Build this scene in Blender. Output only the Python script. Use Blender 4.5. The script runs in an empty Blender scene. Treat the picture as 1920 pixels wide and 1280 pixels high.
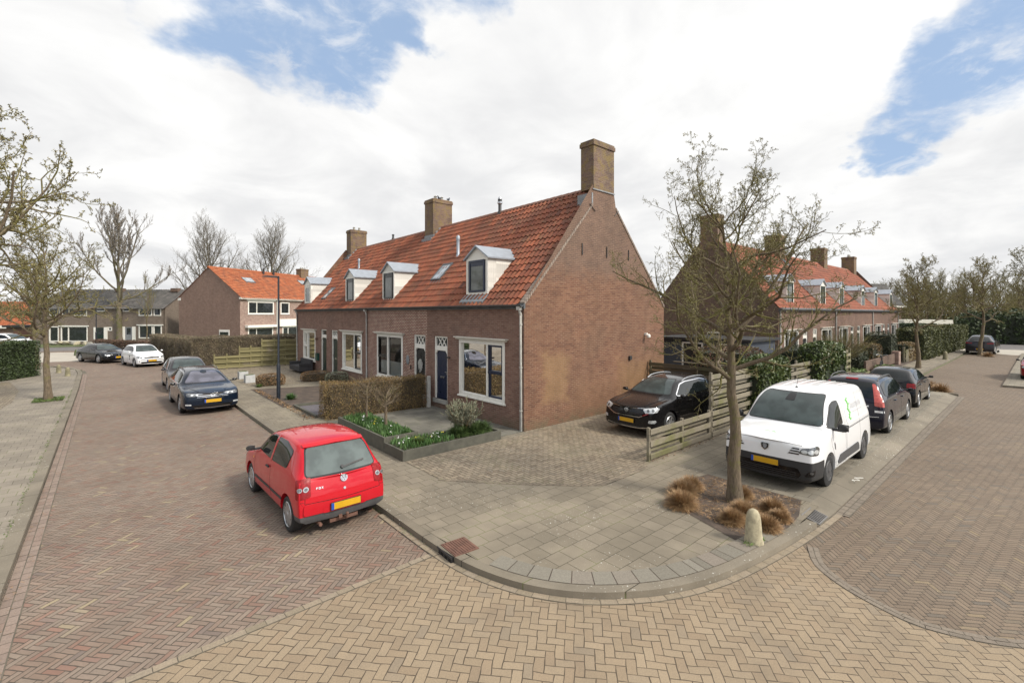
import bpy, bmesh, math, random
import numpy as np
from mathutils import Vector, Matrix, Euler
from mathutils.bvhtree import BVHTree
random.seed(7); R_ = np.random.RandomState(5)
C = bpy.data.collections.new('scene'); bpy.context.scene.collection.children.link(C)
H = 3.55
rad = math.radians
def rz_(r, z): return (z*.6563+r*.7545, z*.7545-r*.6563)

# ------------------------------------------------------------------ node helper
class G:
    def __init__(s, name):
        s.m = bpy.data.materials.new(name); s.m.use_nodes = True
        s.t = s.m.node_tree; s.t.nodes.clear()
        s.out = s.t.nodes.new('ShaderNodeOutputMaterial')
    def n(s, typ, **kw):
        nd = s.t.nodes.new(typ)
        for k, v in kw.items(): setattr(nd, k, v)
        return nd
    def put(s, sock, v):
        if v is None: return
        if hasattr(v, 'is_output') or isinstance(v, bpy.types.NodeSocket): s.t.links.new(v, sock)
        else:
            if isinstance(v, (tuple, list)) and len(v) == 3 and sock.type == 'RGBA': v = (*v, 1)
            sock.default_value = v
    def math(s, op, a, b=None, c=None, clamp=False):
        nd = s.n('ShaderNodeMath', operation=op, use_clamp=clamp)
        s.put(nd.inputs[0], a); s.put(nd.inputs[1], b); s.put(nd.inputs[2], c)
        return nd.outputs[0]
    def pos(s):
        return s.n('ShaderNodeNewGeometry').outputs['Position']
    def obj(s):
        return s.n('ShaderNodeTexCoord').outputs['Object']
    def uv(s):
        return s.n('ShaderNodeTexCoord').outputs['UV']
    def sep(s, v):
        nd = s.n('ShaderNodeSeparateXYZ'); s.put(nd.inputs[0], v); return nd.outputs
    def comb(s, x=0, y=0, z=0):
        nd = s.n('ShaderNodeCombineXYZ')
        for i, v in enumerate((x, y, z)): s.put(nd.inputs[i], v)
        return nd.outputs[0]
    def mapv(s, v, rot=(0,0,0), scale=(1,1,1), loc=(0,0,0)):
        nd = s.n('ShaderNodeMapping'); s.put(nd.inputs['Vector'], v)
        nd.inputs['Rotation'].default_value = rot; nd.inputs['Scale'].default_value = scale
        nd.inputs['Location'].default_value = loc; return nd.outputs[0]
    def noise(s, v, scale=5, detail=3, rough=.5, dist=0, col=False):
        nd = s.n('ShaderNodeTexNoise'); s.put(nd.inputs['Vector'], v)
        nd.inputs['Scale'].default_value = scale; nd.inputs['Detail'].default_value = detail
        nd.inputs['Roughness'].default_value = rough; nd.inputs['Distortion'].default_value = dist
        return nd.outputs['Color' if col else 'Fac']
    def white(s, v):
        nd = s.n('ShaderNodeTexWhiteNoise', noise_dimensions='3D'); s.put(nd.inputs['Vector'], v); return nd.outputs['Value']
    def ramp(s, f, stops, interp='LINEAR'):
        nd = s.n('ShaderNodeValToRGB'); s.put(nd.inputs[0], f); cr = nd.color_ramp; cr.interpolation = interp
        while len(cr.elements) < len(stops): cr.elements.new(.5)
        for e, (p, c) in zip(cr.elements, stops): e.position = p; e.color = (*c, 1) if len(c) == 3 else c
        return nd.outputs[0]
    def mix(s, f, a, b, mode='MIX'):
        nd = s.n('ShaderNodeMix', data_type='RGBA', blend_type=mode)
        s.put(nd.inputs[0], f); s.put(nd.inputs[6], a); s.put(nd.inputs[7], b); return nd.outputs[2]
    def mr(s, v, a, b, c=0, d=1, smooth=True):
        nd = s.n('ShaderNodeMapRange', interpolation_type='SMOOTHSTEP' if smooth else 'LINEAR')
        for i, x in enumerate((v, a, b, c, d)): s.put(nd.inputs[i], x)
        return nd.outputs[0]
    def hsv(s, col, h=.5, sa=1, v=1):
        nd = s.n('ShaderNodeHueSaturation'); s.put(nd.inputs['Hue'], h); s.put(nd.inputs['Saturation'], sa)
        s.put(nd.inputs['Value'], v); s.put(nd.inputs['Color'], col); return nd.outputs[0]
    def bump(s, h, strength=.3, dist=.01):
        nd = s.n('ShaderNodeBump'); nd.inputs['Strength'].default_value = strength; nd.inputs['Distance'].default_value = dist
        s.put(nd.inputs['Height'], h); return nd.outputs[0]
    def bsdf(s, col, rough=.7, metal=0, normal=None, **kw):
        b = s.n('ShaderNodeBsdfPrincipled'); s.put(b.inputs['Base Color'], col); s.put(b.inputs['Roughness'], rough)
        s.put(b.inputs['Metallic'], metal)
        if normal: s.put(b.inputs['Normal'], normal)
        for k, v in kw.items(): s.put(b.inputs[k.replace('_', ' ')], v)
        s.t.links.new(b.outputs[0], s.out.inputs[0]); return s.m
M = {}
def plain(name, col, rough=.6, metal=0, var=.12, sc=6, bumps=0, **kw):
    g = G(name); p = g.obj()
    f = g.noise(p, sc, 5, .6)
    v = g.mr(f, .25, .75, 1-var, 1+var)
    nrm = g.bump(g.noise(p, sc*8, 3), bumps, .01) if bumps else None
    r = g.mr(f, .3, .7, max(0, rough-.08), min(1, rough+.08))
    M[name] = g.bsdf(g.hsv(col, v=v), r, metal, nrm, **kw); return M[name]

# ------------------------------------------------------------------ pavement materials
def herring(name, w, n, rot, stops, joint, jw=.09, big=None, specks=None, dirt=.25, off=(0,0), moss=None, vr=.12):
    g = G(name); P = g.pos()
    wob = g.noise(P, 3.0, 2); wob2 = g.noise(g.mapv(P, loc=(9,4,0)), 3.0, 2)
    q = g.mapv(P, rot=(0,0,rad(rot)), loc=(off[0],off[1],0)); x, y, _ = g.sep(q)
    px = g.math('ADD', g.math('DIVIDE', x, w), g.math('MULTIPLY', wob, .5)); py = g.math('ADD', g.math('DIVIDE', y, w), g.math('MULTIPLY', wob2, .5))
    i = g.math('FLOOR', px); j = g.math('FLOOR', py); fx = g.math('SUBTRACT', px, i); fy = g.math('SUBTRACT', py, j)
    k = g.math('FLOORED_MODULO', g.math('SUBTRACT', i, j), 2*n); k = g.math('FLOOR', g.math('ADD', k, .5))
    h = g.math('LESS_THAN', k, n-.5)
    qk = g.math('SUBTRACT', 2*n-1, k)
    def sel(a, b):
        nd = g.n('ShaderNodeMix', data_type='FLOAT'); g.put(nd.inputs[0], h); g.put(nd.inputs[2], b); g.put(nd.inputs[3], a); return nd.outputs[0]
    ii = sel(g.math('SUBTRACT', i, k), i); jj = sel(j, g.math('SUBTRACT', j, qk))
    u = sel(g.math('ADD', fx, k), g.math('ADD', fy, qk)); v = sel(fy, fx)
    d = g.math('MINIMUM', g.math('MINIMUM', u, g.math('SUBTRACT', n, u)), g.math('MINIMUM', v, g.math('SUBTRACT', 1, v)))
    rnd = g.white(g.comb(ii, jj, g.math('MULTIPLY', h, 7)))
    rnd2 = g.white(g.comb(jj, ii, g.math('ADD', h, 31)))
    col = g.ramp(rnd, stops)
    col = g.hsv(col, v=g.mr(rnd2, 0, 1, 1-vr, 1+vr, False))
    fine = g.noise(P, 70, 4, .7)
    col = g.hsv(col, v=g.mr(fine, .25, .75, .82, 1.16))
    if big: col = g.mix(g.mr(g.noise(P, .35, 4, .6), .42, .68), col, big, 'MULTIPLY')
    dn = g.noise(P, 1.3, 5, .65)
    col = g.mix(g.math('MULTIPLY', g.mr(dn, .45, .75), dirt), col, (.09,.075,.06))
    jd = g.noise(P, 9, 3)
    jw2 = g.mr(jd, .3, .7, jw*.7, jw*1.35)
    f = g.mr(d, g.math('MULTIPLY', jw2, .45), jw2)
    jc = g.mix(g.mr(g.noise(P, .8, 3), .5, .62), joint, moss) if moss else joint
    col = g.mix(f, jc, col)
    if specks: col = g.mix(g.math('MULTIPLY', g.mr(g.noise(P, 26, 3, .6), .66, .71), g.mr(g.noise(P, .7, 3), specks, specks+.15)), col, (.55,.54,.5))
    hgt = g.math('ADD', f, g.math('MULTIPLY', g.math('ADD', fine, g.math('MULTIPLY', rnd2, 1.2)), .25))
    M[name] = g.bsdf(col, g.mr(fine, .3, .7, .72, .95), 0, g.bump(hgt, .55, .008))
def tiles(name, w, hgt, rot, c1, c2, joint, mortar=.006, offset=.5, specks=.45, off=(0,0), moss=(.12,.13,.05)):
    g = G(name); P = g.pos()
    q = g.mapv(P, rot=(0,0,rad(rot)), loc=(off[0],off[1],0))
    q = g.n('ShaderNodeVectorMath', operation='ADD'); 
    g.put(q.inputs[0], g.mapv(P, rot=(0,0,rad(rot)), loc=(off[0],off[1],0)))
    sc = g.n('ShaderNodeVectorMath', operation='SCALE'); g.put(sc.inputs[0], g.noise(P, 1.2, 2, col=True)); sc.inputs[3].default_value = .03
    g.put(q.inputs[1], sc.outputs[0]); q = q.outputs[0]
    b = g.n('ShaderNodeTexBrick', offset=offset, squash=1); g.put(b.inputs['Vector'], q)
    for k_, v_ in (('Color1', (0,0,0,1)), ('Color2', (1,1,1,1)), ('Mortar', (0,0,0,1)), ('Scale', 1), ('Mortar Size', mortar), ('Mortar Smooth', .35), ('Bias', 0), ('Brick Width', w), ('Row Height', hgt)): b.inputs[k_].default_value = v_
    r = g.sep(b.outputs['Color'])[0]
    col = g.mix(r, c1, c2)
    fine = g.noise(P, 90, 4, .7)
    col = g.hsv(col, v=g.mr(fine, .25, .75, .88, 1.12))
    col = g.hsv(col, v=g.mr(g.noise(P, .9, 5, .6), .3, .7, .8, 1.14))
    col = g.mix(g.math('MULTIPLY', g.mr(g.noise(P, 22, 4, .62), .63, .69), g.mr(g.noise(P, .6, 3), specks, specks+.12)), col, (.56,.55,.5))
    jc = g.mix(g.mr(g.noise(P, .9, 3), .5, .6), joint, moss)
    col = g.mix(b.outputs['Fac'], col, jc)
    hh = g.math('SUBTRACT', g.math('ADD', g.math('MULTIPLY', fine, .3), g.math('MULTIPLY', r, .3)), b.outputs['Fac'])
    M[name] = g.bsdf(col, .88, 0, g.bump(hh, .5, .008))
S = lambda *c: tuple(((x/255)/12.92 if x/255 <= .04045 else ((x/255+.055)/1.055)**2.4) for x in c)
herring('yellow_pavers', .105, 2, 49, [(0,(0.236,0.177,0.116)),(.35,(0.256,0.197,0.129)),(.7,(0.244,0.189,0.126)),(.9,(0.269,0.208,0.138)),(1,(0.215,0.171,0.120))], (0.070,0.052,0.034), .06, big=(.86,.84,.82), dirt=.3, vr=.06)
herring('red_clinkers', .068, 3, 49, [(0,(0.189,0.133,0.099)),(.3,(0.207,0.155,0.119)),(.55,(0.198,0.155,0.121)),(.76,(0.220,0.171,0.131)),(.88,(0.207,0.120,0.088)),(.95,(0.167,0.133,0.111)),(1,(0.282,0.227,0.145))], (0.066,0.051,0.038), .11, big=(.86,.82,.80), dirt=.32, vr=.09)
herring('brown_clinkers', .068, 3, 49, [(0,(0.143,0.105,0.074)),(.3,(0.175,0.131,0.092)),(.6,(0.160,0.120,0.085)),(.85,(0.190,0.142,0.098)),(.95,(0.129,0.108,0.086)),(1,(0.213,0.160,0.098))], (0.057,0.044,0.030), .11, big=(.86,.84,.82), dirt=.32, vr=.09)
herring('driveway_bricks', .1, 2, 0, [(0,(0.175,0.137,0.098)),(.4,(0.242,0.198,0.143)),(.75,(0.265,0.215,0.154)),(1,(0.203,0.171,0.128))], (0.056,0.049,0.030), .1, big=(.8,.78,.74), specks=.45, dirt=.3, moss=(.07,.075,.03))
tiles('grey_tiles', .30, .30, 0, (0.171,0.146,0.107), (0.210,0.179,0.133), (0.064,0.055,0.036))
tiles('pale_tiles', .30, .30, 0, (0.192,0.166,0.130), (0.226,0.196,0.157), (0.075,0.065,0.046), specks=.5)
tiles('slot_tiles', .40, .30, 90, (0.168,0.148,0.113), (0.209,0.185,0.143), (0.057,0.050,0.034))
tiles('garden_tiles', .4, .4, 0, (.105,.10,.082), (.16,.15,.125), (.04,.04,.03), specks=.6)
tiles('gutter_bricks', .2, .1, 0, (0.152,0.125,0.092), (0.224,0.183,0.133), (0.040,0.035,0.026), specks=.6)
tiles('left_gutter_bricks', .2, .1, 90, (0.184,0.117,0.085), (0.272,0.195,0.144), (0.040,0.031,0.022), specks=.6)
tiles('kerb_concrete', 1.0, 40., 0, (0.159,0.137,0.102), (0.186,0.160,0.121), (0.039,0.032,0.023), mortar=.008, specks=.5)
tiles('kerb_concrete_along', 1.0, 40., 90, (0.155,0.133,0.098), (0.186,0.160,0.121), (0.039,0.032,0.023), mortar=.008, specks=.45)

def brickmat(name, c1, c2, c3, mortar, msize=.007, scale=1., stain=None, lichen=0, bw=.213, bh=.0615, patchbox=None, soot=.25, moss0=False):
    g = G(name); P = g.obj(); x, y, z = g.sep(P)
    v = g.comb(g.math('ADD', x, y), z, 0)
    wb = g.n('ShaderNodeVectorMath', operation='ADD'); g.put(wb.inputs[0], v)
    sc = g.n('ShaderNodeVectorMath', operation='SCALE'); g.put(sc.inputs[0], g.noise(v, 5, 2, col=True)); sc.inputs[3].default_value = .012
    g.put(wb.inputs[1], sc.outputs[0])
    b = g.n('ShaderNodeTexBrick', offset=.5); g.put(b.inputs['Vector'], wb.outputs[0])
    for k_, v_ in (('Color1', (0,0,0,1)), ('Color2', (1,1,1,1)), ('Mortar', (0,0,0,1)), ('Scale', scale), ('Mortar Size', msize), ('Mortar Smooth', .25), ('Bias', 0), ('Brick Width', bw), ('Row Height', bh)): b.inputs[k_].default_value = v_
    r = g.sep(b.outputs['Color'])[0]
    col = g.ramp(r, [(0, c1), (.5, c2), (1, c3)])
    f = g.noise(v, 60, 4, .7); col = g.hsv(col, v=g.mr(f, .25, .75, .8, 1.2))
    bign = g.noise(v, .55, 5, .65)
    if stain: col = g.mix(g.math('MULTIPLY', g.mr(bign, .48, .68), .6), col, stain)
    if patchbox:
        for (x0, x1, z0, z1, fe, pc, amt) in patchbox:
            nz = g.math('MULTIPLY', g.math('SUBTRACT', g.noise(v, 2.3, 4, .7), .5), .9)
            cx = g.math('SUBTRACT', g.math('ABSOLUTE', g.math('SUBTRACT', g.math('ADD', x, y), (x0+x1)/2)), (x1-x0)/2)
            cz = g.math('SUBTRACT', g.math('ABSOLUTE', g.math('SUBTRACT', z, (z0+z1)/2)), (z1-z0)/2)
            d = g.math('ADD', g.math('MAXIMUM', cx, cz), g.math('MULTIPLY', nz, .9+fe))
            col = g.mix(g.math('MULTIPLY', g.mr(d, -fe, fe, 1, 0), amt), col, pc)
    col = g.hsv(col, v=g.mr(g.noise(g.mapv(v, scale=(1,.35,1)), 1.1, 5, .6), .3, .7, 1-soot, 1+soot*.6))
    mc = g.hsv(mortar, v=g.mr(g.noise(v, 3, 4, .6), .3, .7, .65, 1.25))
    col = g.mix(b.outputs['Fac'], col, mc)
    if lichen: col = g.mix(g.math('MULTIPLY', g.mr(g.noise(v, 3, 6, .75), .45, .60), lichen), col, (.20,.14,.035))
    if moss0: col = g.mix(g.math('MULTIPLY', g.mr(z, 0, .5, 1, 0), g.mr(g.noise(v, 3, 4, .7), .35, .6, 0, .6)), col, (.085,.08,.045))
    hh = g.math('SUBTRACT', g.math('MULTIPLY', g.math('ADD', f, r), .3), b.outputs['Fac'])
    M[name] = g.bsdf(col, .88, 0, g.bump(hh, .6, .006))
# world-aligned object coordinates are used for the near terrace (its root sits at the origin)
brickmat('gable_brick', (0.114,0.049,0.029), (0.162,0.072,0.040), (0.182,0.091,0.052), (0.222,0.142,0.096), .0075, soot=.2, stain=(0.133,0.072,0.043), moss0=True,
         patchbox=[(20.6,21.7,.75,2.25,.22,(.235,.140,.062),.72), (24.6,27.8,.1,1.7,.6,(.24,.135,.052),.72), (21.9,24.2,.1,1.3,.3,(.21,.11,.055),.45), (19.5,27.6,4.9,8.2,.45,(.12,.10,.085),.45)])
brickmat('facade_brick', (0.148,0.074,0.054), (0.196,0.103,0.075), (0.220,0.125,0.090), (0.237,0.185,0.151), .006, soot=.14, stain=(0.166,0.101,0.075), moss0=True)
brickmat('repointed_brick', (0.172,0.067,0.048), (0.208,0.084,0.059), (0.190,0.095,0.070), (0.499,0.414,0.333), .0095, soot=.10)
brickmat('row_brick', (0.112,0.060,0.042), (0.155,0.081,0.057), (0.170,0.097,0.067), (0.194,0.156,0.126), .007, soot=.2)
brickmat('row_gable_brick', (0.092,0.057,0.042), (0.121,0.074,0.052), (0.136,0.083,0.059), (0.155,0.129,0.101), .007, soot=.2)
brickmat('chimney_brick', (.11,.062,.05), (.15,.09,.065), (.17,.11,.08), (.2,.17,.13), .007, lichen=.6, soot=.35)
brickmat('villa_brick', (.17,.105,.08), (.205,.125,.095), (.23,.15,.115), (.27,.22,.18), .006, soot=.1)
brickmat('villa_front_brick', (.17,.085,.065), (.22,.12,.09), (.26,.16,.125), (.42,.37,.32), .009, soot=.1)
brickmat('grey_house_brick', (.13,.10,.078), (.165,.13,.10), (.19,.15,.12), (.2,.17,.14), .006, soot=.1)

def tilemat(name, stops, dark, damt=.6, thr=.5, lich=0):
    g = G(name); uv = g.uv(); u, v, _ = g.sep(uv); P = g.obj()
    idv = g.comb(g.math('FLOOR', u), g.math('FLOOR', v), 3)
    r = g.white(idv); r2 = g.white(g.comb(g.math('FLOOR', v), g.math('FLOOR', u), 9))
    col = g.ramp(r, stops)
    col = g.hsv(col, v=g.mr(r2, 0, 1, .84, 1.12, False))
    f = g.noise(P, 25, 5, .7)
    col = g.hsv(col, v=g.mr(f, .25, .75, .8, 1.2))
    big = g.noise(g.mapv(uv, scale=(.2,.3,1)), 1, 6, .72)
    col = g.mix(g.math('MULTIPLY', g.mr(g.math('ADD', big, g.math('MULTIPLY', g.math('SUBTRACT', f, .5), .5)), thr-.06, thr+.12), damt), col, dark)
    if lich: col = g.mix(g.math('MULTIPLY', g.mr(g.noise(P, 6, 5, .75), .5, .68), lich), col, (.19,.14,.06))
    M[name] = g.bsdf(col, .75, 0, g.bump(f, .25, .005))
tilemat('old_pantiles', [(0,(0.183,0.047,0.021)),(.4,(0.226,0.061,0.026)),(.75,(0.262,0.077,0.034)),(.92,(0.207,0.061,0.028)),(1,(0.122,0.041,0.024))], (0.079,0.032,0.019), .70, .50, .35)
tilemat('row_pantiles', [(0,(0.193,0.049,0.023)),(.4,(0.248,0.066,0.029)),(.75,(0.275,0.082,0.039)),(1,(0.179,0.059,0.029))], (0.069,0.033,0.023), .45, .53, .12)
tilemat('bright_pantiles', [(0,(0.255,0.067,0.024)),(.4,(0.316,0.089,0.030)),(.75,(0.335,0.108,0.040)),(1,(0.201,0.064,0.030))], (0.094,0.045,0.027), .4, .53)
tilemat('grey_roof_tiles', [(0,(.075,.07,.065)),(.5,(.10,.095,.09)),(1,(.12,.11,.1))], (.04,.04,.035), .4, .5)

def glassmat(name, tint=(.02,.025,.025), ior=1.5, rough=.03, alpha=.0):
    g = G(name); wv = g.noise(g.obj(), 1.5, 2)
    if alpha <= 0:
        M[name] = g.bsdf(g.hsv(tint, v=g.mr(g.noise(g.obj(), 2.6, 3, .5), .38, .62, .70, 1.12)), rough, 0, g.bump(wv, .04, .05), IOR=ior); return
    p = g.n('ShaderNodeBsdfGlossy'); p.inputs['Roughness'].default_value = rough; g.put(p.inputs['Normal'], g.bump(wv, .05, .05))
    tr = g.n('ShaderNodeBsdfTransparent'); g.put(tr.inputs[0], (*tint, 1))
    fr = g.n('ShaderNodeFresnel'); fr.inputs[0].default_value = ior
    mx = g.n('ShaderNodeMixShader'); g.put(mx.inputs[0], g.math('MULTIPLY', fr.outputs[0], 1.1, clamp=True)); g.t.links.new(tr.outputs[0], mx.inputs[1]); g.t.links.new(p.outputs[0], mx.inputs[2])
    g.t.links.new(mx.outputs[0], g.out.inputs[0]); M[name] = g.m
glassmat('window_glass', (.82,.86,.85), 1.5, .015, 1)
glassmat('dark_window', (.025,.03,.032), 1.6, .03)
glassmat('car_glass', (.010,.013,.014), 1.42, .02)
glassmat('screen_glass', (.05,.066,.066), 1.45, .03)
glassmat('rear_glass_pale', (.078,.098,.094), 1.5, .05)
glassmat('screen_purple', (.11,.11,.14), 1.5, .03)
plain('white_paint', (.72,.70,.64), .5, var=.05)
plain('cream_paint', (.62,.59,.52), .5, var=.06)
plain('navy_paint', (.009,.016,.042), .35, var=.08)
plain('black_paint', (.010,.011,.011), .3, var=.1)
plain('green_paint', (.008,.022,.016), .35)
plain('letterbox_green', (.006,.05,.04), .4)
plain('zinc', (.31,.34,.38), .45, .35, var=.1)
plain('lead', (.22,.23,.24), .6, .2, var=.2, bumps=.2)
plain('gutter_zinc', (.10,.105,.11), .5, .4, var=.15)
plain('pipe_grey', (.42,.41,.38), .5, 0, var=.12)
plain('steel', (.45,.45,.46), .3, 1)
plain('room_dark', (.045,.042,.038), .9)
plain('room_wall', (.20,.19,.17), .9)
plain('blind', (.42,.44,.44), .8, var=.06)
plain('curtain', (.55,.54,.50), .9, var=.1)
plain('iron', (.03,.028,.026), .6)
plain('lamp_post_paint', (.012,.016,.024), .4)
plain('concrete', (.30,.29,.26), .85, var=.2, bumps=.3)
plain('pale_stone', (.40,.36,.26), .85, var=.22, sc=9, bumps=.4)
plain('bollard_stone', (.34,.30,.20), .85, var=.3, sc=14, bumps=.5)
plain('mossy_stone', (.20,.18,.11), .9, var=.4, sc=5, bumps=.4)
plain('grate_iron', (.16,.15,.14), .5, .3)
plain('planter_wall', (.088,.085,.066), .8, var=.25, bumps=.2)
plain('planter_box', (.42,.43,.43), .7, var=.12)
plain('soil', (.075,.055,.042), .95, var=.5, sc=3, bumps=.9)
plain('slate', (.11,.10,.11), .8, var=.5, sc=30, bumps=.9)
plain('rust', (.13,.065,.045), .8, var=.3, bumps=.4)
plain('cast_iron', (.05,.048,.05), .6, .3)
plain('hole', (.006,.006,.006), 1)
plain('shed_paint', (.055,.065,.085), .6, var=.1)
plain('wicker', (.035,.033,.035), .8, bumps=.5, sc=14)
plain('tyre', (.014,.014,.014), .75, var=.15)
plain('chrome', (.62,.62,.63), .12, 1, var=.03)
plain('alloy', (.42,.43,.44), .32, .8, var=.05)
plain('plastic', (.022,.022,.023), .55, var=.1)
plain('grey_plastic', (.06,.06,.062), .55)
plain('gloss_black', (.006,.006,.007), .12, var=.05)
plain('plate_yellow', (.52,.29,.008), .45, var=.06)
plain('plate_blue', (.01,.06,.35), .45)
plain('grey_print', (.42,.42,.45), .6)
plain('green_print', (.10,.42,.06), .6)
plain('lamp_glass', (.50,.52,.53), .08, .3, var=.3, sc=14, Coat_Weight=1.)
plain('lamp_dark', (.10,.105,.11), .1, .5, Coat_Weight=1.)
plain('tail_red', (.22,.006,.008), .2, var=.25, sc=18, Specular_IOR_Level=.35)
plain('tail_pink', (.42,.09,.075), .2, var=.2, sc=18, Specular_IOR_Level=.4)
plain('tail_white', (.6,.6,.6), .12, Coat_Weight=1.)
plain('orange_lens', (.6,.22,.05), .2)
plain('feather', (.05,.055,.07), .8)
plain('flower_white', (.8,.8,.78), .6)
plain('flower_yellow', (.75,.6,.05), .6)
def paint(name, col, rough=.22, metal=0, dust=.03, ior=1.33):
    g = G(name); P = g.obj(); z = g.sep(P)[2]
    nz = g.noise(P, 4, 5, .6)
    c = g.mix(g.math('MULTIPLY', g.mr(z, .15, .75, 1, .15), g.mr(nz, .3, .7, dust*.5, dust*1.6)), col, (.10,.09,.08))
    M[name] = g.bsdf(c, g.mr(nz, .3, .7, rough, rough+.1), metal, None, Coat_Weight=1., Coat_Roughness=.02, Coat_IOR=ior, Specular_IOR_Level=.1)
paint('paint_red', (.44,.005,.014), .3, 0, .04, 1.42)
paint('paint_darkred', (.20,.01,.015))
paint('paint_black', (.006,.006,.007), .2)
paint('paint_navy', (.004,.009,.020), .25, .1)
paint('paint_ink', (.012,.012,.022), .25, .2)
paint('paint_grey', (.035,.033,.036), .3, .4)
paint('paint_white', (.76,.77,.78), .3, 0, .05, 1.5)
def woodmat(name, c1, c2, c3, gm=.5):
    g = G(name); P = g.obj(); r = g.n('ShaderNodeObjectInfo').outputs['Random']
    x, y, z = g.sep(P)
    v = g.comb(g.math('ADD', x, y), g.math('MULTIPLY', z, 14), 0)
    rowid = g.white(g.comb(g.math('FLOOR', g.math('DIVIDE', z, .165)), g.math('FLOOR', g.math('DIVIDE', g.math('ADD', x, y), 1.5)), 1))
    col = g.mix(g.noise(v, 3, 6, .7), c1, c2)
    col = g.mix(g.mr(g.noise(P, .9, 4, .6), gm, gm+.2), col, c3)
    col = g.hsv(col, v=g.mr(rowid, 0, 1, .78, 1.2, False))
    M[name] = g.bsdf(col, .85, 0, g.bump(g.noise(v, 6, 5, .7), .4, .006))
woodmat('fence_wood', (.14,.122,.088), (.27,.238,.18), (.15,.145,.062), .46)
woodmat('green_fence_wood', (.15,.132,.058), (.23,.205,.10), (.25,.21,.165), .54)
woodmat('dark_fence_wood', (.07,.055,.035), (.13,.105,.065), (.10,.095,.04), .5)
woodmat('white_boards', (.60,.58,.53), (.70,.68,.63), (.55,.53,.48), .6)
def barkmat(name, c1, c2, moss, mthr=.5):
    g = G(name); P = g.obj()
    col = g.mix(g.mr(g.noise(g.mapv(P, scale=(1,1,.16)), 34, 6, .75), .36, .62), c1, c2)
    col = g.mix(g.mr(g.noise(P, 2.5, 5, .7), mthr, mthr+.15), col, moss)
    M[name] = g.bsdf(col, .9, 0, g.bump(g.noise(g.mapv(P, scale=(1,1,.18)), 45, 5, .7), 1.0, .03))
barkmat('bark', (0.090,0.067,0.042), (0.180,0.138,0.092), (0.126,0.115,0.037), .5)
barkmat('bark_lime', (0.095,0.078,0.058), (0.162,0.130,0.096), (0.101,0.098,0.036), .45)
barkmat('twig', (0.123,0.099,0.058), (0.217,0.181,0.109), (0.167,0.152,0.043), .42)
barkmat('twig_grey', (0.145,0.131,0.116), (0.232,0.217,0.196), (0.189,0.174,0.145), .6)
def leafmat(name, c1, c2, c3, rough=.6, tr=.0):
    g = G(name); P = g.obj()
    r = g.white(g.n('ShaderNodeNewGeometry').outputs['Random Per Island'])
    rp = g.n('ShaderNodeNewGeometry').outputs['Random Per Island']
    col = g.ramp(rp, [(0, c1), (.5, c2), (1, c3)])
    col = g.hsv(col, v=g.mr(g.noise(P, 2.2, 3), .3, .7, .7, 1.3))
    M[name] = g.bsdf(col, rough)
leafmat('bud_green', (0.150,0.138,0.044), (0.213,0.188,0.062), (0.250,0.206,0.106))
leafmat('bud_brown', (0.150,0.112,0.062), (0.213,0.163,0.100), (0.250,0.200,0.138))
leafmat('brown_hedge', (0.106,0.066,0.030), (0.174,0.111,0.046), (0.187,0.137,0.038))
leafmat('hedge_twigs', (0.120,0.090,0.058), (0.180,0.138,0.094), (0.102,0.098,0.042))
leafmat('red_hedge', (.085,.045,.03), (.12,.065,.045), (.07,.06,.03))
leafmat('conifer', (.020,.035,.010), (.035,.055,.015), (.05,.075,.02))
leafmat('trim_hedge', (0.047,0.056,0.014), (0.076,0.083,0.021), (0.093,0.098,0.028))
leafmat('ivy', (0.034,0.056,0.012), (0.060,0.090,0.020), (0.111,0.128,0.040), .4)
leafmat('strap_leaf', (.03,.055,.015), (.05,.085,.022), (.09,.13,.04), .5)
leafmat('bulb_leaf', (0.040,0.096,0.024), (0.064,0.136,0.032), (0.096,0.160,0.056), .5)
leafmat('lavender', (0.195,0.217,0.150), (0.255,0.285,0.195), (0.300,0.255,0.173))
leafmat('dry_grass', (0.193,0.101,0.044), (0.289,0.173,0.077), (0.404,0.278,0.146))
leafmat('dead_leaf', (.16,.08,.035), (.25,.15,.07), (.13,.10,.05))
leafmat('shrub_dark', (.025,.035,.015), (.045,.055,.02), (.06,.06,.03))
leafmat('shrub_red', (.11,.045,.03), (.14,.07,.04), (.09,.08,.035))
leafmat('grass_green', (.06,.10,.02), (.09,.14,.03), (.13,.16,.05))
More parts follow.
